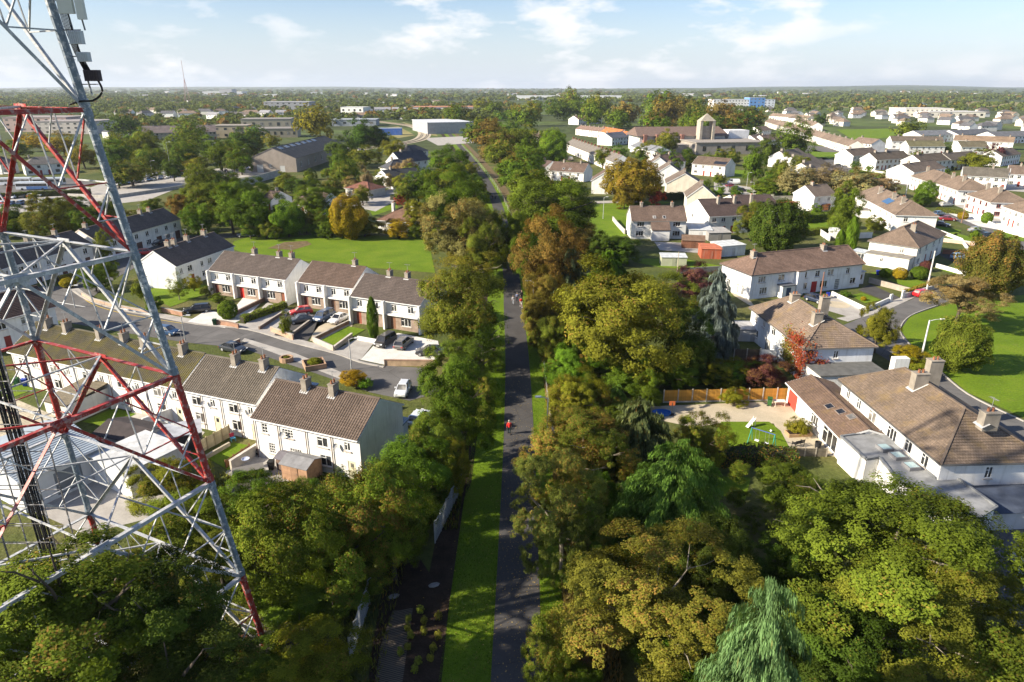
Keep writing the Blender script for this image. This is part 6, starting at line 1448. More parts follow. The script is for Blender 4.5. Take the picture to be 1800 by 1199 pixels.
def panel_fence(label, p0, p1, n, h, col, post, slats=0, base=0, name='panel_fence', cat='fence', horizontal=False):
    a, b = G(*p0), G(*p1); t = thing(name, label, cat, (a.x, a.y, 0), math.atan2((b-a).y, (b-a).x)); Wt = (b-a).length; w_ = Wt/n
    def post_m(): mb = MB(); mb.box(-.06,.06,-.06,.06,0,h+.12); return mb.mesh('post', 'concrete')
    def slat_m(): 
        mb = MB(); k = slats or 12
        if horizontal: mb.box(.07, w_-.07, -.015, .015, 0, (h-base)/k-.015)
        else: mb.box(0, (w_-.16)/k-.008, -.015, .015, base+.02, h)
        return mb.mesh('slat', 'timber')
    pm, sm = post_m(), slat_m(); k = slats or 12
    for i in range(n+1): add('post', pm, t, post, (i*w_, 0, 0))
    for i in range(n):
        rl = MB(); rl.box(i*w_+.06, (i+1)*w_-.06, .016, .05, base+.3, base+.38); rl.box(i*w_+.06, (i+1)*w_-.06, .016, .05, h-.3, h-.22)
        pn = add('panel', rl.mesh('panel', 'timber'), t, tuple(x*.8 for x in col))
        for j in range(k):
            q = rnd.uniform(.88, 1.1); loc = (0, 0, base+.01+j*(h-base)/k) if horizontal else (.08+j*(w_-.16)/k, 0, 0)
            o = add('slat', sm, pn, tuple(x*q for x in col), None)
            o.location = (i*w_+loc[0], rnd.uniform(-.004,.004), loc[2])
        if base: bm_ = MB(); bm_.box(i*w_+.065, (i+1)*w_-.065, -.03, .03, 0, base); add('gravel_board', bm_.mesh('gravel_board', 'concrete'), t, post)
    return t
panel_fence('bright orange timber panel fence with concrete posts', (1166,708), (1389,704), 9, 1.75, (.52,.26,.045), (.50,.46,.40), 12, .2)
panel_fence('cream timber panel fence in the terrace back garden', (352,797), (405,768), 4, 1.5, (.52,.44,.28), (.42,.33,.2), 8, 0, horizontal=True)
panel_fence('low brown timber fence beside the small back lawn', (398,823), (440,794), 3, .9, (.22,.12,.06), (.2,.1,.05), 10, 0)
panel_fence('dark timber double fence panel beside the white gate', (1289,634), (1334,634), 2, 1.8, (.10,.075,.055), (.4,.38,.34), 14, 0)
panel_fence('grey weathered timber fence behind the bright hedge', (1366,381), (1457,379), 9, 1.7, (.25,.22,.19), (.32,.3,.28), 10, 0)
panel_fence('weathered green-brown fence below the play lawn', (1262,799), (1452,803), 10, 1.0, (.15,.13,.10), (.36,.32,.26), 10, 0)
panel_fence('small white garden gate beside the ivy house', (1335,634), (1362,636), 1, 1.8, (.70,.71,.70), (.6,.6,.6), 12, 0)
# mesh fence on the left of the path
def mesh_fence(label, A, B, n, h):
    a, b = A, B; t = thing('mesh_fence', label, 'fence', (a.x, a.y, 0), math.atan2((b-a).y, (b-a).x)); W = (b-a).length; w_ = W/n
    pm = MB(); pm.box(-.05,.05,-.05,.05,0,h+.1); pm.bar((0,0,h+.1),(0,-.3,h+.4),.06); pm = pm.mesh('post', 'galvanised')
    q = MB(); k = int(w_/.13)
    for i in range(k+1): q.bar((i*w_/k,0,.05),(i*w_/k,0,h),.022)
    for i in range(9): q.bar((0,0,.08+i*h/9),(w_,0,.08+i*h/9),.022)
    qm = q.mesh('mesh_panel', 'galvanised')
    for i in range(n+1): add('post', pm, t, (.38,.40,.42), (i*w_, 0, 0))
    for i in range(n): add('mesh_panel', qm, t, (.42,.45,.48), (i*w_, 0, 0))
mesh_fence('grey steel mesh fence beside the ribbed planting strip', G(617,1165), G(650,1062), 4, 2.2)
mesh_fence('grey steel mesh fence between yellow bramble and dark soil', G(765,955), G(812,860), 5, 2.2)
def post_fence(label, line, n, h, col, rails=3):
    P = smooth_line(line, 8); c = P[0]; t = thing('post_fence', label, 'fence', (c.x, c.y, 0))
    S = [0]
    for a, b in zip(P[:-1], P[1:]): S.append(S[-1]+(b-a).length)
    pm = MB(); pm.box(-.07,.07,-.07,.07,0,h); pm = pm.mesh('post', 'concrete'); pts = []
    for i in range(n):
        s = S[-1]*i/(n-1); j = max(k for k in range(len(S)) if S[k] <= s+1e-6); j = min(j, len(P)-2); f = (s-S[j])/(S[j+1]-S[j]); q = P[j].lerp(P[j+1], f)-c; pts.append(q)
        o = add('post', pm, t, tuple(x*rnd.uniform(.8,1.1) for x in col), (q.x, q.y, 0), rnd.uniform(-.1,.1)); o.rotation_euler[0] = rnd.uniform(-.05,.05)
    for k in range(rails):
        mb = MB()
        for a, b in zip(pts[:-1], pts[1:]): mb.bar((a.x,a.y,h*(k+1)/(rails+.3)),(b.x,b.y,h*(k+1)/(rails+.3)),.03)
        add('wire', mb.mesh('wire', 'galvanised'), t, (.3,.29,.27))
post_fence('old concrete post and wire fence along the right side of the path', [G(978,800),G(966,735),G(957,660),G(951,600),G(942,545),G(934,490)], 34, 1.5, (.42,.38,.32))
post_fence('fence of pale posts on the right bank of the distant path', [G(912,420),G(893,370),G(872,330),G(838,285),G(812,258)], 40, 1.6, (.5,.45,.38))
post_fence('steel railings along the car park edge', [G(330,318),G(420,305),G(505,292)], 24, 2.0, (.4,.4,.4))
def hedge(label, pts, w, h, col, cat='hedge', leaf=.12, au=.1):
    P = [G(*p) for p in pts]; c = P[0]; t = thing('hedge', label, cat, (c.x, c.y, 0)); r = np.random.default_rng(len(label)*7+int(pts[0][0]))
    mb = MB(); Ps, Ns = [], []
    for a, b in zip(P[:-1], P[1:]):
        a2, b2 = a-c, b-c; d = b2-a2; Ln = d.length; d = d/Ln; nv = Vector((-d.y, d.x)); mb.bar((a2.x,a2.y,h*.46), (b2.x,b2.y,h*.46), w*.8, h*.9)
        n = int(Ln*(w+2*h)*60); n = min(n, 6000); s = r.random(n)*Ln; q = r.random(n)*(w+2*h)
        off = np.where(q < h, -w/2, np.where(q < h+w, q-h-w/2, w/2)); z = np.where(q < h, q, np.where(q < h+w, h, w+2*h-q))
        nn = np.stack([np.where(q < h, -1, np.where(q < h+w, 0, 1)), np.where((q >= h) & (q < h+w), 1, .2)], 1)
        X = a2.x+d.x*s+nv.x*off; Y = a2.y+d.y*s+nv.y*off; bump_ = 1+.06*np.sin(s*2.1)+r.normal(size=n)*.03
        Ps.append(np.stack([X, Y, z*bump_], 1)); Ns.append(np.stack([nv.x*nn[:, 0], nv.y*nn[:, 0], nn[:, 1]], 1)+r.normal(size=(n, 3))*.5)
    P3 = np.vstack(Ps); q = len(P3)
    add('foliage', leaf_mesh('foliage', P3, np.vstack(Ns), leaf*r.uniform(.6, 1.3, q), .5+r.normal(size=q)*.2, r.random(q), 3), t, (*col, au))
    add('dark_core', mb.mesh('dark_core', 'bark'), t, (.035,.032,.015))  # solid dark box; the shade inside the hedge is put into its colour
hedge('clipped yellow-green hedge between two drives', [(426,568),(503,541)], 1.1, 1.2, (.13,.17,.018))
hedge('golden clipped hedge on the street corner wall', [(103,497),(136,490)], 1.4, 1.3, (.22,.19,.02))
hedge('bright green clipped hedge behind the columnar garden', [(1404,392),(1457,388)], 3.0, 2.4, (.09,.14,.015))
hedge('lower bright green hedge beside the olive tree', [(1410,415),(1452,410)], 2.0, 1.6, (.10,.13,.015))
hedge('red and green berry hedge along the pale wall', [(1368,368),(1400,366),(1457,372)], 2.2, 2.2, (.17,.06,.03), au=.3)
hedge('dark hedge behind the golden tree and gables', [(1165,352),(1215,350)], 2.5, 2.4, (.04,.06,.012))
hedge('dense dark hedge below the play lawn', [(1262,815),(1330,812),(1400,820)], 2.2, 1.7, (.05,.075,.012), au=.35)
hedge('yellow clipped hedge on the wall behind the red car', [(1590,521),(1645,503)], .9, 1.2, (.22,.17,.02))
hedge('low trimmed hedge by the maroon car', [(1645,372),(1690,377)], 1.5, 1.3, (.10,.12,.015))
hedge('trimmed hedge along the bus park', [(-20,352),(60,346),(160,342)], 2.5, 2.0, (.06,.085,.014))
hedge('dark hedge along the hipped bungalow garden', [(690,352),(735,338)], 2.0, 1.6, (.05,.08,.012))
hedge('hedge in front of the mossy-roofed block', [(1600,290),(1680,300)], 1.8, 1.5, (.09,.12,.015))
hedge('long clipped hedge in front of the barred-window house', [(1690,322),(1790,328)], 1.8, 1.4, (.09,.11,.015))
# ivy on the corner of the white house
def ivy(label, items, col, n, au):
    r = np.random.default_rng(n); Ps, Ns = [], []
    for cx, cy, cz, sx_, sy_, sz_, m in items:
        Ps.append(np.stack([cx+r.normal(size=m)*sx_, cy+r.normal(size=m)*sy_, np.abs(cz+r.normal(size=m)*sz_)], 1)); Ns.append(np.array([-1, -.5, .3])+r.normal(size=(m, 3))*.6)
    P = np.vstack(Ps); q = len(P); me = leaf_mesh('ivy', P, np.vstack(Ns), .13*r.uniform(.6, 1.3, q), .5+r.normal(size=q)*.2, r.random(q), 3)
    o = add('ivy', me, None, (*col, au)); tag(o, label, 'ivy'); return o
Lr = r2.W
def loc2(u, v, z): m = r2.root; c, s = math.cos(m.rotation_euler[2]), math.sin(m.rotation_euler[2]); return (m.location.x+c*u-s*v, m.location.y+s*u+c*v, z)
its = []
for u, v, z, su, sz, m in ((Lr-1.0,-.15,3.6,.7,1.3,900),(Lr-3.2,-.15,4.6,.9,.7,700),(Lr-.2,-.2,2.0,.4,1.2,500),(Lr+.15,.8,3.8,.5,.8,500),(Lr+.15,2.4,2.6,.5,.3,300),(Lr-1.6,-.4,5.5,.5,.35,300)):
    x, y, zz = loc2(u, v, z); its.append((x, y, zz, .18 if v < 0 else .5, su if v < 0 else .2, sz, m))
ivy('scarlet autumn creeper on the corner of the white house', its, (.20,.040,.022), 5, .3)
its = []
for u, v, z, su, sz, m in ((Lr-4.6,-.15,3.0,.9,1.4,900),(Lr-3.0,-.15,1.6,.8,.9,600)):
    x, y, zz = loc2(u, v, z); its.append((x, y, zz, .18, su, sz, m))
ivy('olive green creeper next to the scarlet one on the white house', its, (.11,.115,.02), 6, .4)
# ================================================================ street lamps and poles
def lamp(label, base, top, armx=1.2, r=.07, group='street lamps', col=(.45,.46,.46), head=True):
    p = G(*base); z = 6.0
    for _ in range(12):       # height from where its top shows
        q = G(top[0], top[1], z); z += ((p.y-q.y)/p.y)*(-(HCAM-z)) if False else 0
    lo, hi = 1.0, 14.0
    for _ in range(30):
        m = (lo+hi)/2
        if G(top[0], top[1], m).y > p.y: lo = m
        else: hi = m
    z = (lo+hi)/2; t = thing('street_lamp' if head else 'utility_pole', label, 'street lamp' if head else 'pole', (p.x, p.y, 0), 0, group if head else None)
    mb = MB(); mb.tube([(0,0,0),(0,0,1.2),(0,0,z)], [r*1.5, r*1.2, r*.8], 8); add('pole', mb.mesh('pole', 'metal_paint'), t, col)
    if head:
        mb = MB(); mb.tube([(0,0,z-.1),(armx*.6,0,z+.12),(armx,0,z+.15)], .04, 6); add('arm', mb.mesh('arm', 'metal_paint'), t, col)
        s = 1 if armx > 0 else -1; mb = MB(); mb.box(min(armx, armx+.65*s), max(armx, armx+.65*s), -.14, .14, z+.1, z+.24); add('lamp_head', mb.mesh('lamp_head', 'plain'), t, (.6,.61,.6))
    return t
for lab, b, tp, ax in [
    ('grey street lamp on the verge by the path walker', (961,800), (961,700), -.7),
    ('grey street lamp beside the group of people on the path', (937,575), (937,495), -.7),
    ('street lamp on the cul-de-sac in front of the silver car drive', (618,650), (621,596), .8),
    ('street lamp by the road junction behind the mast', (132,541), (125,503), .8),
    ('slim street lamp on the pavement near the blue car', (327,606), (319,556), .8),
    ('street lamp at the end of the side street by the field', (364,409), (362,384), .8),
    ('tall lamp in front of the golden tree', (1124,357), (1124,331), .8),
    ('tall lamp on the path green', (1060,385), (1060,347), .6),
    ('lamp by the parked cars of the gabled row', (1312,332), (1312,304), .8),
    ('second lamp by the parked cars of the gabled row', (1323,345), (1324,321), -.8),
    ('tall car park lamp nearest the stone terrace', (301,305), (294,247), 1.2),
    ('car park lamp beside the olive tree', (247,300), (245,267), 1.2),
    ('car park lamp at the bank hedge', (270,318), (267,283), 1.2),
    ('car park lamp before the sandy school', (378,288), (374,252), 1.2),
    ('car park lamp at the railings', (404,292), (399,262), 1.2),
    ('car park lamp near the goods shed gate', (428,290), (426,262), 1.2),
    ('twin-headed lamp beside the goods shed wall', (543,288), (541,270), 1.2),
    ('second lamp beside the goods shed wall', (570,284), (568,265), 1.2),
    ('platform lamp above the white parked cars', (271,320), (268,305), 1.2),
    ('lamp by the bus park trees', (50,352), (47,341), 1.2)]: lamp(lab, b, tp, ax)
lamp('white leaning street lamp with a long arm beside the golden shrub', (1617,640), (1632,563), 1.5, .13, None, (.62,.63,.64))
lamp('thick white concrete pole behind the red car', (1628,514), (1645,441), 0, .15, None, (.62,.60,.58), False)
lamp('reddish wooden pole in front of the dark red door', (1441,527), (1445,478), 0, .12, None, (.26,.13,.09), False)
lamp('tall white pole beside the round bright tree', (1591,347), (1601,300), 0, .16, None, (.66,.66,.66), False)
lamp('brown telegraph pole among the right estate gardens', (1690,392), (1698,352), 0, .12, None, (.25,.15,.11), False)
lamp('white pole in front of the barred-window house', (1768,333), (1772,296), 0, .15, None, (.6,.6,.6), False)
lamp('thin wooden post on the lawn with the green shed', (1190,482), (1193,443), 0, .07, None, (.5,.42,.30), False)
# ================================================================ vehicles
def car_meshes(kind):
    def fn():
        Lc, W, H, hood, belt, cab = {'hatch': (3.9,.85,1.46,.86,.92,(.95,3.75)), 'saloon': (4.5,.89,1.44,.84,.92,(1.25,3.95)), 'estate': (4.6,.9,1.48,.86,.93,(1.2,4.45)), 'mpv': (4.5,.92,1.72,.98,1.05,(.75,4.35)), 'van': (5.2,.98,2.1,1.15,1.25,(.7,5.1))}[kind]
        body = MB(); secs = [(0,.80*W,.42,.62),(.12,.93*W,.25,hood-.12),(.6,W,.20,hood),(cab[0],W,.20,belt),(Lc*.6,W,.20,belt+.03),(Lc-.45,W,.22,belt+.02),(Lc-.08,.94*W,.28,belt-.06),(Lc,.84*W,.42,belt-.22)]
        rings = []
        for x, hw, zb, zt in secs:
            n = len(body.v); body.v += [(x,-hw*.9,zb),(x,-hw,zb+.18),(x,-hw,zt-.22),(x,-hw*.93,zt-.05),(x,-hw*.78,zt),(x,hw*.78,zt),(x,hw*.93,zt-.05),(x,hw,zt-.22),(x,hw,zb+.18),(x,hw*.9,zb)]; rings.append(n)
        for a, b in zip(rings[:-1], rings[1:]):
            for j in range(10): body.f.append((a+j, b+j, b+(j+1) % 10, a+(j+1) % 10))
        body.f.append(tuple(rings[0]+j for j in range(10))); body.f.append(tuple(rings[-1]+j for j in range(10))[::-1])
        c0, c1 = cab; r0, r1 = c0+(.65 if kind not in ('van','mpv') else .5), c1-(.4 if kind in ('hatch','saloon') else .25)
        if kind == 'saloon': r1 = c1-.75
        glass = MB(); B = [(c0,-W*.80,belt-.02),(c1,-W*.80,belt),(c1,W*.80,belt),(c0,W*.80,belt-.02)]; T_ = [(r0,-W*.64,H-.04),(r1,-W*.64,H-.05),(r1,W*.64,H-.05),(r0,W*.64,H-.04)]
        n = len(glass.v); glass.v += B+T_; glass.f += [(n,n+1,n+5,n+4),(n+1,n+2,n+6,n+5),(n+2,n+3,n+7,n+6),(n+3,n,n+4,n+7)]
        roof = MB(); n = 0; e = .04
        roof.v += [(r0-e,-W*.66,H-.05),(r1+e,-W*.66,H-.06),(r1+e,W*.66,H-.06),(r0-e,W*.66,H-.05),(r0+.15,-W*.56,H+.02),(r1-.1,-W*.56,H),(r1-.1,W*.56,H),(r0+.15,W*.56,H+.02)]
        roof.f += [(4,5,6,7),(0,1,5,4),(1,2,6,5),(2,3,7,6),(3,0,4,7)]
        for s in (-1, 1):
            for x0, x1 in ((c0, r0), ((c0+c1)/2, (r0+r1)/2+.05), (c1, r1)): roof.bar((x0, s*W*.80, belt), (x1, s*W*.645, H-.04), .09, .06)
        if kind == 'van': roof.quad((2.0,-W*.81,belt),(5.05,-W*.81,belt),(4.85,-W*.655,H-.04),(2.0,-W*.655,H-.04)); roof.quad((5.05,W*.81,belt),(2.0,W*.81,belt),(2.0,W*.655,H-.04),(4.85,W*.655,H-.04))
        wheel = MB(); wheel.lathe([(.0,-.1),(.30,-.1),(.32,-.06),(.32,.06),(.30,.1),(.0,.1)], 14); rim = MB(); rim.lathe([(.0,.112),(.08,.115),(.2,.105),(.21,.09)], 10)
        lite = MB(); lite.box(-.02,.10,-.16,.16,-.07,.07)
        return dict(body=body.mesh('body', 'car_paint', False), glass=glass.mesh('window', 'glass'), roof=roof.mesh('roof', 'car_paint'), wheel=wheel.mesh('wheel', 'rubber'), rim=rim.mesh('rim', 'metal_paint'), lite=lite.mesh('headlight', 'plain'), L=Lc, W=W, hood=hood, belt=belt)
    return cached(('car', kind), fn)
def car(label, px, ang, kind, col, group=None, far=False, z=.08, name='parked_car', cat='car'):
    """px: middle of the car on the ground; ang: the way its bonnet points, degrees from +x"""
    p = G(*px) if not isinstance(px, Vector) else px; m = car_meshes(kind); t = thing(name, label, cat, (p.x, p.y, z), R(ang+180), group); x0 = -m['L']/2
    add('body', m['body'], t, col, (x0, 0, 0)); add('window', m['glass'], t, None, (x0, 0, 0)); add('roof', m['roof'], t, col, (x0, 0, 0))
    for x in (.75, m['L']-.8):
        for s in (-1, 1):
            w_ = add('wheel', m['wheel'], t, (.02,.02,.022), (x0+x, s*(m['W']-.09), .32)); w_.rotation_euler = (-s*math.pi/2, 0, 0)
            if not far: add('rim', m['rim'], w_, (.45,.46,.47))
    if not far:
        for s in (-1, 1): add('headlight', m['lite'], t, (.75,.76,.76), (x0, s*m['W']*.66, m['hood']-.2)); add('tail_light', m['lite'], t, (.35,.02,.02), (x0+m['L']-.09, s*m['W']*.72, m['belt']-.3))
        for s in (-1, 1):
            mb_ = cached('mirror', lambda: box_mesh('mirror', -.08,.08,-.1,.1,0,.14,'car_paint')); add('mirror', mb_, t, col, (x0+1.5, s*(m['W']+.06), m['belt']))
        add('number_plate', box_mesh('number_plate', -.015,.0,-.26,.26,0,.11,'plain'), t, (.75,.75,.7), (x0-.005, 0, .45))
    return t
K_, NAVY, BLUE, SILV, DGR, REDC, WHT = (.012,.012,.014), (.02,.03,.06), (.03,.07,.16), (.50,.50,.49), (.07,.068,.066), (.45,.02,.02), (.72,.73,.74)
for a in [('small red car nearest the house on the asphalt drive', (530,553), 205, 'hatch', REDC), ('dark grey car parked in front of the red one', (530,567), 210, 'saloon', (.05,.06,.075)),
    ('blue car facing the road on the brown drive', (571,562), -112, 'mpv', (.05,.08,.15)), ('silver car beside the blue one', (596,566), -112, 'saloon', (.60,.59,.57)),
    ('dark bronze people carrier on the pale drive', (678,606), -112, 'mpv', (.055,.048,.045)), ('grey estate car seen from behind on the pale drive', (710,609), 75, 'estate', (.15,.14,.135)),
    ('black car under the overhanging tree on the pale drive', (757,624), 180, 'saloon', (.03,.03,.032)), ('black estate car on the garden drive by the road', (348,549), 200, 'estate', K_),
    ('blue car on the road behind the mast leg', (296,588), -20, 'hatch', (.02,.06,.14)), ('dark car behind the terrace roof', (411,618), -25, 'saloon', (.03,.035,.045)),
    ('silver car at the end of the cul-de-sac', (709,692), -95, 'hatch', (.58,.60,.63)), ('white car half under the dark tree beside the gable', (738,742), 70, 'hatch', (.66,.70,.75)),
    ('dark blue car at the far end of the side street', (433,417), 0, 'saloon', (.02,.03,.055)), ('red car standing in the side street', (257,448), 20, 'hatch', REDC), ('dark car under the car port in the side street row', (277,431), 60, 'saloon', K_), ('second dark car beside the car port', (296,430), 60, 'hatch', (.02,.03,.04)),
    ('bright red car on the park road', (1622,522), 15, 'hatch', (.52,.012,.015)), ('light blue car on the drive behind the autumn tree', (1685,456), 10, 'hatch', (.22,.38,.55)),
    ('maroon car on the estate street', (1665,388), -15, 'saloon', (.22,.02,.025)), ('blue car behind the maroon one', (1650,379), 20, 'hatch', (.05,.12,.22)), ('black car below the maroon one', (1654,398), -40, 'saloon', K_), ('grey car by the white curved wall', (1715,408), 15, 'saloon', (.25,.27,.29)), ('silver car beside the round bright tree', (1662,363), 15, 'estate', (.42,.44,.45)), ('dark car at the garden with yellow bushes', (1735,418), 10, 'hatch', (.02,.03,.035)),
    ('dark blue car hidden behind the ivy house chimney', (1432,531), -60, 'hatch', NAVY), ('red car at the house with black solar panels', (1264,314), -80, 'hatch', (.4,.02,.03)), ('dark red car in the row by the lawn', (1285,329), 0, 'saloon', (.18,.03,.035)), ('grey-blue car in the row by the lawn', (1294,333), 0, 'saloon', (.07,.08,.11)), ('black car in the row by the lawn', (1304,337), 0, 'saloon', (.02,.022,.028)), ('dark car on the stepped estate street', (1474,293), -30, 'saloon', (.03,.035,.04)), ('silver car at the picture edge on the grey forecourt', (1800,1005), 60, 'saloon', (.45,.47,.5))]: car(*a)
car('white van beside the row of parked cars', (1289,324), 180, 'van', WHT, name='parked_van', cat='van')
car('dark van in the street by the white terrace', (1003,283), 70, 'van', DGR, name='parked_van', cat='van')
NC = {}
cc = 0
for line, n, ang in (([(205,327),(330,308)], 12, -70), ([(215,317),(335,300)], 9, 110), ([(10,350),(105,343)], 7, -80), ([(5,362),(95,356)], 6, 100), ([(455,290),(520,284)], 5, -40), ([(400,303),(470,292)], 5, 110), ([(610,262),(640,268)], 4, -30)):
    for i in range(n):
        f = (i+rnd.uniform(-.15,.15))/max(1, n-1); x = line[0][0]+(line[1][0]-line[0][0])*f; y = line[0][1]+(line[1][1]-line[0][1])*f
        cn, cl_ = rnd.choice([('white', WHT), ('white', WHT), ('silver', SILV), ('black', K_), ('dark grey', DGR), ('blue', BLUE), ('red', REDC)])
        NC[cn] = NC.get(cn, -1)+1; car(f'{cn} car parked in the far car park, {nth(NC[cn])} {cn} one in its rows', (x, y), ang+rnd.uniform(-4,4), rnd.choice(['hatch','saloon','estate']), cl_, f'{cn} cars in the far car park', True)
def bus(label, px, ang, c1, c2):
    p = G(*px); t = thing('bus', label, 'bus', (p.x, p.y, .1), R(ang)); mb = MB(); mb.box(-5.8,5.8,-1.25,1.25,.35,3.1); add('body', mb.mesh('body', 'car_paint'), t, c1)
    mb = MB(); mb.box(-5.6,5.5,-1.27,-1.255,1.5,2.5); mb.box(-5.6,5.5,1.255,1.27,1.5,2.5); mb.box(5.805,5.82,-1.1,1.1,1.2,2.7); add('window', mb.mesh('window', 'glass'), t)
    mb = MB(); mb.box(-2,5.7,-1.28,-1.256,.4,1.45); add('side_panel', mb.mesh('side_panel', 'car_paint'), t, c2)
    for x in (-3.6, 3.8):
        for s in (-1, 1): w_ = add('wheel', car_meshes('van')['wheel'], t, (.02,.02,.02), (x, s*1.15, .45), 0, (1.4,1.4,1.4)); w_.rotation_euler = (-s*math.pi/2, 0, 0)
bus('white and blue bus behind the hedge', (60,334), 8, (.7,.72,.74), (.05,.14,.35)); bus('white bus behind the blue and white one', (30,326), 8, (.72,.73,.74), (.6,.62,.64)); bus('silver coach beside the bus park hedge', (88,326), 8, (.6,.62,.64), (.2,.25,.3))
# ================================================================ people
def skin_obj(name, verts, edges, radii, mat, parent, col, root=0):
    me = bpy.data.meshes.new(name); me.from_pydata(verts, edges, []); o = add(name, me, parent, col)
    md = o.modifiers.new('skin', 'SKIN'); md.use_smooth_shade = True
    sv = me.skin_vertices[0].data
    for i, r in enumerate(radii): sv[i].radius = (r, r) if not hasattr(r, '__len__') else r; sv[i].use_root = (i == root)
    sb = o.modifiers.new('sub', 'SUBSURF'); sb.levels = 1; sb.render_levels = 1; me.materials.append(M[mat]); return o
def person(label, px, ang, top, legs, stride=.25, arms=.18, hair=(.05,.035,.025), hscale=1.0, shorts=None, pack=None, bare_arms=False):
    p = G(*px); t = thing('person', label, 'person', (p.x, p.y, .055), R(ang)); t.scale = (hscale,)*3; s, a = stride, arms
    V = [(0,0,.95),(0,0,1.18),(0,0,1.40),(0,0,1.50),(0.02,0,1.60),(.03,0,1.72),(-.0,.19,1.40),(-.0,-.19,1.40),(-a*.5,.25,1.13),(a*.5,-.25,1.13),(.02-a*.2,.26,.92),(.12+a,-.26,.94),(.05-a*.2,.26,.84),(.16+a,-.26,.87),(0,.09,.90),(0,-.09,.90),(s*.55,.10,.50),(-s*.25,-.10,.50),(s,.10,.09),(-s,-.10,.13),(s+.15,.10,.05),(-s+.13,-.10,.06)]
    E_ = [(0,1),(1,2),(2,3),(3,4),(4,5),(2,6),(2,7),(6,8),(7,9),(8,10),(9,11),(10,12),(11,13),(0,14),(0,15),(14,16),(15,17),(16,18),(17,19),(18,20),(19,21)]
    Rr = [.12,.13,.13,.055,.085,.075,.06,.06,.045,.045,.032,.032,.035,.035,.085,.085,.058,.058,.038,.038,.04,.035]
    nb = len(V)
    for hi, sgn in ((12, 1), (13, -1)):             # fingers and thumbs
        hx, hy, hz = V[hi]
        for k, (dx, dz, ln) in enumerate(((-.025,-.0,.075),(-.008,0,.085),(.010,0,.08),(.027,0,.065),(.035,.03,.05))):
            V.append((hx+dx, hy-(.012 if k < 4 else .0)*sgn, hz-(ln if k < 4 else .02))); E_.append((hi, len(V)-1)); Rr.append(.009)
    skin_obj('body', V, E_, Rr, 'skin', t, (.50,.32,.24))
    J = [0,1,2,3,6,7,8,9]+([] if bare_arms else [10,11]); mp_ = {j: i for i, j in enumerate(J)}
    skin_obj('jacket', [V[j] for j in J], [(mp_[x], mp_[y]) for x, y in E_ if x in mp_ and y in mp_], [Rr[j]*1.22+.012 for j in J], 'cloth', t, top)
    J = [0,14,15,16,17]+([] if shorts else [18,19]); mp_ = {j: i for i, j in enumerate(J)}
    skin_obj('trousers', [V[j] for j in J], [(mp_[x], mp_[y]) for x, y in E_ if x in mp_ and y in mp_], [Rr[j]*1.2+.012 for j in J], 'cloth', t, legs)
    for i in (20, 21):
        x, y, z = V[i]; mb = MB(); mb.box(x-.19, x+.09, y-.05, y+.05, -.0+max(0, z-.06), max(0, z-.06)+.10); add('shoe', mb.mesh('shoe', 'cloth'), t, (.5,.5,.5) if shorts else (.04,.04,.045))
    mb = MB(); mb.lathe([(.0,.12),(.06,.105),(.098,.05),(.103,-.02),(.09,-.07)], 12, (-.0,0,1.70)); add('hair', mb.mesh('hair', 'cloth'), t, hair)
    mb = MB(); mb.lathe([(.0,.03),(.014,0),(.012,-.02)], 6, (.125,0,1.64)); add('nose', mb.mesh('nose', 'skin'), t, (.5,.32,.24))
    for sg in (-1, 1): mb = MB(); mb.lathe([(.0,.012),(.012,0),(.0,-.012)], 6, (.108,.034*sg,1.675)); add('eye', mb.mesh('eye', 'plain'), t, (.03,.025,.02))
    if pack:
        mb = MB(); mb.lathe([(.0,.25),(.12,.2),(.15,0),(.13,-.2),(.0,-.22)], 10, (-.22,0,1.22)); add('backpack', mb.mesh('backpack', 'cloth'), t, pack)
    return t
person('walker in a red jacket with red backpack and grey hair alone on the path', (895,764), 95, (.62,.04,.03), (.012,.03,.04), .22, .16, (.40,.36,.30), 1.02, pack=(.60,.02,.02))
person('tall person in black with a group on the path', (917,528), -85, (.012,.013,.016), (.012,.012,.016), .2, .14, (.35,.22,.15), 1.06)
person('walker in a blue-grey top in the group on the path', (909,531), 90, (.16,.19,.32), (.02,.025,.04), .25, .14, (.30,.25,.20))
person('runner in a red vest and pale shorts passing the group', (916,540), -80, (.58,.03,.02), (.62,.60,.54), .38, .3, (.05,.04,.03), 1.04, shorts=True, bare_arms=True)
person('person in pale grey at the outer side of the group', (902,536), 90, (.36,.36,.38), (.30,.32,.36), .22, .12, (.2,.15,.1), .97)
person('dark-clothed stroller on the distant shaded path', (866,352), 92, (.02,.02,.025), (.02,.02,.025), .2, .12)
person('second dark-clothed stroller on the distant shaded path', (871,351), 92, (.03,.025,.03), (.02,.02,.03), .2, .12)
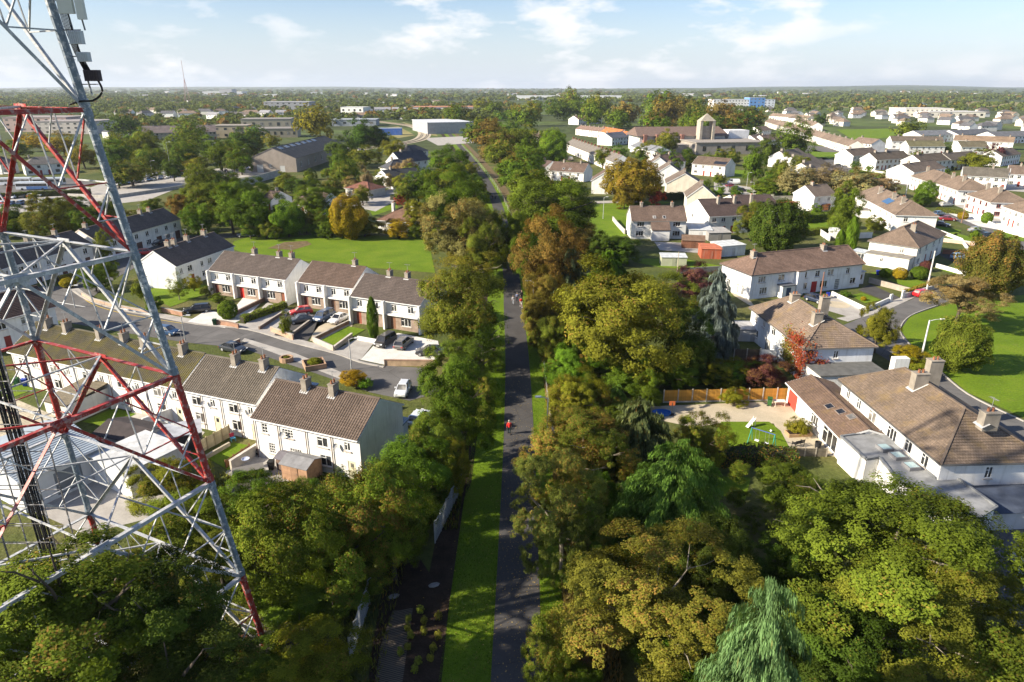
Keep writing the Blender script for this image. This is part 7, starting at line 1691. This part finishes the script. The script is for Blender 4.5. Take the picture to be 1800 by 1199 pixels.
# ================================================================ gardens on the right: play things, bins, sheds
def wheelie(label, px, col, rz=0, group=None):
    p = G(*px); t = thing('wheelie_bin', label, 'bin', (p.x, p.y, .05), R(rz), group)
    def b_():
        mb = MB(); z0, z1 = .06, .98; n = 0; mb.v += [(-.22,-.24,z0),(.22,-.24,z0),(.22,.24,z0),(-.22,.24,z0),(-.29,-.34,z1),(.29,-.34,z1),(.29,.36,z1),(-.29,.36,z1)]; mb.f += [(0,1,5,4),(1,2,6,5),(2,3,7,6),(3,0,4,7),(3,2,1,0),(4,5,6,7)]; return mb.mesh('body', 'plain')
    add('body', cached('bin_b', b_), t, col); add('lid', box_mesh('lid', -.31,.31,-.37,.40,.985,1.06,'plain'), t, tuple(c*.85 for c in col)); add('handle', box_mesh('handle', -.25,.25,.41,.45,.98,1.03,'plain'), t, (.02,.02,.02))
    for s in (-1, 1): w_ = add('wheel', cached('bin_w', lambda: (lambda q: (q.lathe([(0,-.03),(.1,-.03),(.1,.03),(0,.03)], 10), q.mesh('wheel', 'rubber'))[1])(MB())), t, (.02,.02,.02), (s*.27,.33,.1)); w_.rotation_euler = (0, math.pi/2, 0)
wheelie('green wheeled bin in front of the orange fence', (1352,713), (.035,.12,.03), 160)
wheelie('blue wheeled bin beside the dark red door', (1455,524), (.012,.03,.30), -10); wheelie('blue wheeled bin at the corner of the side extension', (1543,484), (.012,.03,.30), 20)
wheelie('green wheeled bin behind the mossy terrace', (30,677), (.05,.16,.05), 10); wheelie('blue wheeled bin behind the mossy terrace', (45,679), (.02,.06,.42), 25)
wheelie('dark green wheeled bin by the clipped round bush', (378,572), (.02,.07,.025), 10); wheelie('black wheeled bin by the wooden shed', (478,826), (.02,.02,.02), 0); wheelie('blue wheeled bin behind the bare gable', (697,792), (.02,.04,.3), 0)
def at_px(*p): return G(*p)
p = at_px(1338,785); sw = thing('swing_set', 'green and blue frame swing set on the small back lawn', 'swing set', (p.x, p.y, .05), R(-40))
mb = MB()
for x in (-1.3, 1.3):
    for y in (-.8, .8): mb.tube([(x*1.05, y, 0), (x, 0, 1.9)], .04, 6)
add('legs_frame', mb.mesh('legs_frame', 'plain'), sw, (.02,.30,.24)); mb = MB(); mb.tube([(-1.35,0,1.9),(1.35,0,1.9)], .045, 6); add('top_bar', mb.mesh('top_bar', 'plain'), sw, (.06,.10,.35))
for x, c in ((-.6, (.75,.75,.78)), (.5, (.7,.72,.75))):
    st = add('seat', box_mesh('seat', -.22,.22,-.15,.15,0,.10,'plain'), sw, c, (x, .1, .45)); mb = MB(); mb.tube([(-.2,0,.05),(-.2,-.1,1.42)], .012, 4); mb.tube([(.2,0,.05),(.2,-.1,1.42)], .012, 4); add('chain', mb.mesh('chain', 'plain'), st, (.3,.3,.3))
p = at_px(1352,790); mb = MB(); mb.lathe([(0,0),(.16,.04),(.22,.16),(.16,.30),(0,.34)], 12); tag(add('play_bucket', mb.mesh('play_bucket', 'plain'), None, (.5,.06,.03), (p.x,p.y,.06)), 'small orange-red toy at the foot of the swing', 'toy')
p = at_px(1322,750); tt = thing('toy_slide', 'white toy slide at the far edge of the small lawn', 'slide', (p.x, p.y, .06), R(30))
mb = MB(); mb.bar((-.9,0,.1),(.2,0,.95),.4,.05); add('chute', mb.mesh('chute', 'plain'), tt, (.8,.8,.8)); mb = MB(); mb.bar((.25,-.18,0),(.25,-.18,1.2),.05); mb.bar((.25,.18,0),(.25,.18,1.2),.05); add('ladder', mb.mesh('ladder', 'plain'), tt, (.8,.75,.72))
p = at_px(1355,760); mb = MB(); mb.lathe([(0,-.14),(.1,-.1),(.14,0),(.1,.1),(0,.14)], 12, (0,0,.14)); tag(add('ball', mb.mesh('ball', 'plain', True), None, (.8,.8,.8), (p.x,p.y,.07)), 'white ball lying on the small back lawn', 'ball')
p = at_px(1403,765); bd = thing('raised_bed', 'timber-edged raised bed with a spiky plant', 'planter', (p.x, p.y, .05), R(5)); mb = MB(); mb.box(-1.4,1.4,-.6,-.5,0,.4); mb.box(-1.4,1.4,.5,.6,0,.4); mb.box(-1.4,-1.3,-.49,.49,0,.4); mb.box(1.3,1.4,-.49,.49,0,.4); add('edging', mb.mesh('edging', 'timber'), bd, (.40,.26,.14)); add('soil', box_mesh('soil', -1.29,1.29,-.49,.49,0,.3,'soil'), bd)
p = at_px(1402,785); bn = thing('garden_bench', 'dark iron garden bench on the gravel', 'bench', (p.x, p.y, .05), R(200)); 
for x in (-.6, .6):
    mb = MB(); mb.bar((x,-.25,0),(x,-.25,.62),.05); mb.bar((x,.25,0),(x,.32,.9),.05); mb.bar((x,-.25,.6),(x,.25,.6),.05); add('side_frame', mb.mesh('side_frame', 'metal_paint'), bn, (.02,.02,.022))
for i in range(5): add('slat', box_mesh('slat', -.65,.65,0,.07,0,.03,'timber'), bn, (.03,.028,.026), (0, -.24+i*.1, .42))
for i in range(3): add('slat', box_mesh('slat', -.65,.65,0,.03,0,.08,'timber'), bn, (.03,.028,.026), (0, .27+i*.02, .55+i*.13))
p = at_px(1437,788); mb = MB(); mb.lathe([(.0,0),(.3,.0),(.36,.75),(.30,.75),(.28,.6),(0,.6)], 14); tag(add('flower_pot', mb.mesh('flower_pot', 'plain'), None, (.02,.02,.022), (p.x,p.y,.05)), 'black round tub near the bench on the gravel', 'pot')
p = at_px(1369,714); tb = thing('garden_table', 'small white table beside the green wheeled bin', 'table', (p.x, p.y, .05), 0); add('tabletop', box_mesh('tabletop', -.7,.7,-.4,.4,.68,.73,'plain'), tb, (.7,.66,.6))
for x in (-.6,.6):
    for y in (-.32,.32): add('leg', box_mesh('leg', -.03,.03,-.03,.03,0,.68,'plain'), tb, (.6,.56,.5), (x,y,0))
p = at_px(1163,728); mb = MB(); mb.lathe([(0,.1),(1.0,.1),(1.1,.28),(1.2,.28),(1.15,0)], 18); tag(add('paddling_pool', mb.mesh('paddling_pool', 'plain'), None, (.02,.12,.40), (p.x,p.y,.05), 0, (1,.7,1)), 'blue paddling pool in the shade of the gravel yard', 'paddling pool')
p = at_px(1180,730); by = thing('basketball_stand', 'small toy basketball stand with orange board in the yard', 'toy', (p.x, p.y, .05)); mb = MB(); mb.tube([(0,0,0),(0,0,1.7)], .05, 6); mb.box(-.35,.35,-.3,.3,0,.1); add('pole', mb.mesh('pole', 'plain'), by, (.03,.03,.03)); add('backboard', box_mesh('backboard', -.35,.35,-.03,.03,1.3,1.85,'plain'), by, (.5,.13,.04))
# sheds in the gardens behind the long white pair
shed('pale green ribbed metal shed on the back lawn', (1162,468), R(-4), 5.6, 3.4, 2.1, (.42,.44,.31), (.52,.55,.57), 'metal_shed', .06, 'painted_render')
shed('rust-red painted shed with orange-red roof', (1232,455), R(-6), 4.6, 5.0, 2.4, (.40,.10,.05), (.48,.15,.08), 'garden_shed', .05, 'painted_render')
shed('white flat-roofed garden room with dark door', (1268,452), R(18), 6.5, 5.0, 2.6, (.72,.73,.74), (.55,.57,.58), 'garden_room', .03, 'painted_render', cat='garden room')
shed('brown wooden summer house with hipped roof', (1198,436), R(-12), 5.5, 5.0, 2.0, (.18,.08,.045), (.17,.11,.075), 'summer_house', ph=.9, cat='summer house')
shed('white-walled flat garage behind the summer house', (1210,420), R(-8), 6.0, 8.5, 2.5, (.70,.70,.69), (.50,.52,.54), 'garage', .02, 'painted_render', cat='garage')
shed('grey block lean-to beside the flat garage', (1245,424), R(5), 6.0, 6.0, 2.2, (.28,.27,.26), (.36,.35,.34), 'lean_to_shed', .05, 'painted_render')
shed('small white shed beside the columnar garden wall', (1455,418), R(-30), 2.6, 2.6, 2.0, (.72,.72,.72), (.6,.62,.63), ph=.6, mat='painted_render')
shed('slate-roofed outbuilding in shade at the picture edge', (1700,935), R(4), 16, 4.6, 2.0, (.5,.5,.5), (.06,.075,.11), 'outbuilding', ph=1.0, mat='painted_render', cat='outbuilding')
shed('grey garden shed in the deep shade beside the ivy house', (1295,600), R(-4), 5.0, 4.0, 2.1, (.45,.46,.47), (.38,.38,.39), ph=.5, mat='painted_render')
shed('blue shipping containers beside the curved railway', (655,238), R(5), 24, 8, 5.5, (.05,.13,.42), (.35,.42,.55), 'container_stack', 0, 'painted_render', cat='containers', door=False)
# sign boards and oddments
p = at_px(1642,668); sg = thing('estate_sign', 'blue and red sign board on a post at the road edge', 'sign', (p.x, p.y, 0), R(5)); mb = MB(); mb.bar((0,.03,0),(0,.03,2.4),.08); add('post', mb.mesh('post', 'timber'), sg, (.5,.48,.45))
add('board', box_mesh('board', -.55,.55,-.03,.0,1.3,2.4,'plain'), sg, (.65,.66,.68)); add('panel', box_mesh('panel', -.50,.50,-.04,-.032,1.58,2.34,'plain'), sg, (.03,.07,.16)); add('panel', box_mesh('panel', -.50,.50,-.04,-.032,1.34,1.56,'plain'), sg, (.45,.05,.05))
mb = MB()
for z, w_ in ((2.18,.30),(2.0,.22),(1.84,.34),(1.7,.2)): mb.box(-w_,w_,-.046,-.041,z,z+.05)
add('lettering', mb.mesh('lettering', 'plain'), sg, (.8,.8,.8))
p = at_px(410,776); ch_ = thing('plastic_chair', 'blue plastic garden chair by the cream fence', 'chair', (p.x, p.y, .06), R(40)); add('seat', box_mesh('seat', -.25,.25,-.25,.25,.40,.45,'plain'), ch_, (.08,.32,.5)); add('backrest', box_mesh('backrest', -.25,.25,.22,.27,.46,.9,'plain'), ch_, (.35,.03,.06))
for x in (-.22,.22):
    for y in (-.22,.22): add('leg', box_mesh('leg', -.025,.025,-.025,.025,0,.40,'plain'), ch_, (.08,.32,.5), (x,y,0))
p = at_px(438,838); tb = thing('storage_bench', 'dark rattan storage box with a bowl on top', 'storage box', (p.x, p.y, .05), R(24)); add('body', box_mesh('body', -1.5,1.5,-.6,.6,0,.9,'timber'), tb, (.07,.04,.035)); add('lid', box_mesh('lid', -1.55,1.55,-.65,.65,.905,.97,'plain'), tb, (.16,.15,.14))
p = at_px(434,824); mb = MB(); mb.lathe([(0,.02),(.3,.05),(.42,.2),(.38,.2),(.26,.1),(0,.08)], 14); tag(add('wash_bowl', mb.mesh('wash_bowl', 'plain'), None, (.45,.5,.65), (p.x,p.y,1.03)), 'pale blue bowl standing on the dark storage box', 'bowl')
p = at_px(454,800); mb = MB(); mb.lathe([(.18,-.09),(.3,-.1),(.36,-.05),(.36,.05),(.3,.1),(.18,.09)], 14); o = add('loose_tyre', mb.mesh('loose_tyre', 'rubber'), None, (.02,.02,.02), (p.x,p.y,.45)); o.rotation_euler = (1.45,0,.3); tag(o, 'black tyre leaning on the block wall', 'tyre')
p = at_px(145,718); wl = thing('washing_line', 'washing line with pink cloths beside the grey annexe', 'washing line', (p.x, p.y, 0), R(20)); mb = MB(); mb.bar((0,0,0),(0,0,1.9),.06); mb.bar((4,0,0),(4,0,1.9),.06); mb.bar((0,0,1.85),(4,0,1.85),.012); add('posts_and_line', mb.mesh('posts_and_line', 'plain'), wl, (.3,.3,.3))
for i, c in enumerate(((.6,.3,.3), (.62,.36,.36), (.55,.22,.2))): add('cloth', box_mesh('cloth', 0,.55,-.01,.01,1.2,1.84,'cloth'), wl, c, (.6+i*1.1,0,0))
for px_, lab in (((692,1050), 'pale rubble bag lying against the dark bank'), ((763,1030), 'flat pale stone slab at the soil edge')):
    p = at_px(*px_); mb = MB(); mb.lathe([(.42,0),(.5,.10),(.3,.22),(.15,.16),(0,.2)], 7); tag(add('rubble_bag', mb.mesh('rubble_bag', 'concrete'), None, (.30,.29,.27), (p.x,p.y,.05), .4, (1,.6,.6)), lab, 'bag')
SPL = [(718,1090),(745,1095),(722,1120),(745,1112),(770,1085),(717,1140),(761,1142),(735,1165),(703,1148),(728,1178),(757,1160),(770,1120),(738,1075),(716,1105)]
for i, q in enumerate(SPL): T(q[0], q[1]-3, 6.5, 8, 'bushl', (.20,.21,.03), f'yellow-green sapling in the dark soil bed, {nth(i)} of the planting', .1, 'saplings in the soil bed', 'sapling', 'sapling')
# leaves that lie on the path, tufts of grass along its edge
r = np.random.default_rng(8); n = 2600; LP = strip_pts(PL, 1.0); k = r.integers(0, 30, n); f = r.random(n); A = np.array([[((a+b)/2).x, ((a+b)/2).y] for a, b in LP]); B = A[k]*(1-f)[:, None]+A[k+1]*f[:, None]
off = r.normal(size=n)*2.6; Pn = np.stack([B[:, 0]+off, B[:, 1], np.full(n, .065)], 1)
o = add('fallen_leaves', leaf_mesh('fallen_leaves', Pn, np.array([0,0,1.0])+r.normal(size=(n,3))*.15, .05*r.uniform(.6,1.4,n), r.random(n), r.random(n), 4), None, (.30,.22,.08,.4)); tag(o, 'fallen leaves scattered on the path', 'leaves', None, 'stuff')
def tufts(label, n, area, h, col, seed, mask=None):
    r = np.random.default_rng(seed); P = area(r, n); m = len(P); Q = P.copy(); Q[:, 2] = h*r.uniform(.2, .7, m)
    ax = np.stack([r.normal(size=m)*.35, r.normal(size=m)*.35, np.ones(m)], 1); o = add('grass', leaf_mesh('grass', Q, unit(r, m)*np.array([1,1,.2]), h*r.uniform(.5, 1.2, m), r.random(m), r.random(m), seed, .12, ax), None, col); tag(o, label, 'grass', None, 'stuff')
def beside(o0, o1, k1, k0=0):
    def fn(r, n):
        k = r.integers(k0, k1, n); f = r.random(n); S = A[k]*(1-f)[:, None]+A[k+1]*f[:, None]; o = r.uniform(o0, o1, n); o = np.where(r.random(n) < .5, o, o0+(o1-o0)*r.beta(.5, .5, n)); return np.stack([S[:, 0]-o, S[:, 1], np.zeros(n)], 1)
    return fn
tufts('rough grass growing along the left fence and soil', 9000, beside(5.6, 8.6, 40, 17), .35, (.07,.09,.015,.2), 1)
tufts('short grass of the left path verge', 26000, beside(1.8, 5.3, 30), .13, (.085,.145,.012,.03), 2)
tufts('short grass of the right path verge', 14000, beside(-3.5, -1.8, 36), .13, (.085,.145,.012,.03), 3)
tufts('dry brambles and grass along the right fence', 16000, beside(-7.2, -3.6, 40), .55, (.16,.13,.05,.35), 4)
def under(r, n):
    X = r.uniform(-34, -9, n); Y = r.uniform(24, 62, n); return np.stack([X, Y, np.zeros(n)], 1)
tufts('wild grass and weeds around the mast base', 20000, under, .35, (.11,.12,.025,.2), 5)
# ================================================================ low hills along the skyline
def hills(name, x0, x1, y, h, seed, dy=1500):
    r = np.random.default_rng(seed); n = 70; X = np.linspace(x0, x1, n); q = sum(a*np.sin(X/l+p) for a, l, p in ((.35, 2300, r.uniform(0, 6)), (.22, 900, r.uniform(0, 6)), (.12, 380, r.uniform(0, 6)))); env = np.sin(np.linspace(0, math.pi, n))**.6
    Z = np.clip((.6+q*.6), .1, 1)*h*env; mb = MB()
    for j, f in enumerate((0, .35, .7, 1.0)): mb.v += [(float(a), float(y+dy*f), float(z*math.sin(f*math.pi/2))-.5) for a, z in zip(X, Z)]
    for j in range(3):
        for i in range(n-1): mb.f.append((j*n+i, j*n+i+1, (j+1)*n+i+1, (j+1)*n+i))
    o = add(name, mb.mesh(name, 'country', True)); o['kind'] = 'structure'
hills('hills', 2500, 11500, 9300, 96, 2); hills('hills', -9000, 200, 11200, 52, 5); hills('hills', 500, 6000, 7600, 50, 9, 900)
# ================================================================ air
mb = MB(); mb.box(-12150, 12150, -1150, 14150, -1.0, 112)
m, N, L, b = new_mat('haze'); N.remove(b); pv = N.new('ShaderNodeVolumePrincipled'); pv.inputs['Color'].default_value = (.80, .88, 1.0, 1); pv.inputs['Density'].default_value = 6.2e-5; pv.inputs['Anisotropy'].default_value = .2
L.new(pv.outputs[0], N['Material Output'].inputs['Volume']); M['haze'] = m
o = add('haze', mb.mesh('haze', 'haze')); o['kind'] = 'stuff'; o['label'] = 'thin pale air between the viewer and the skyline'
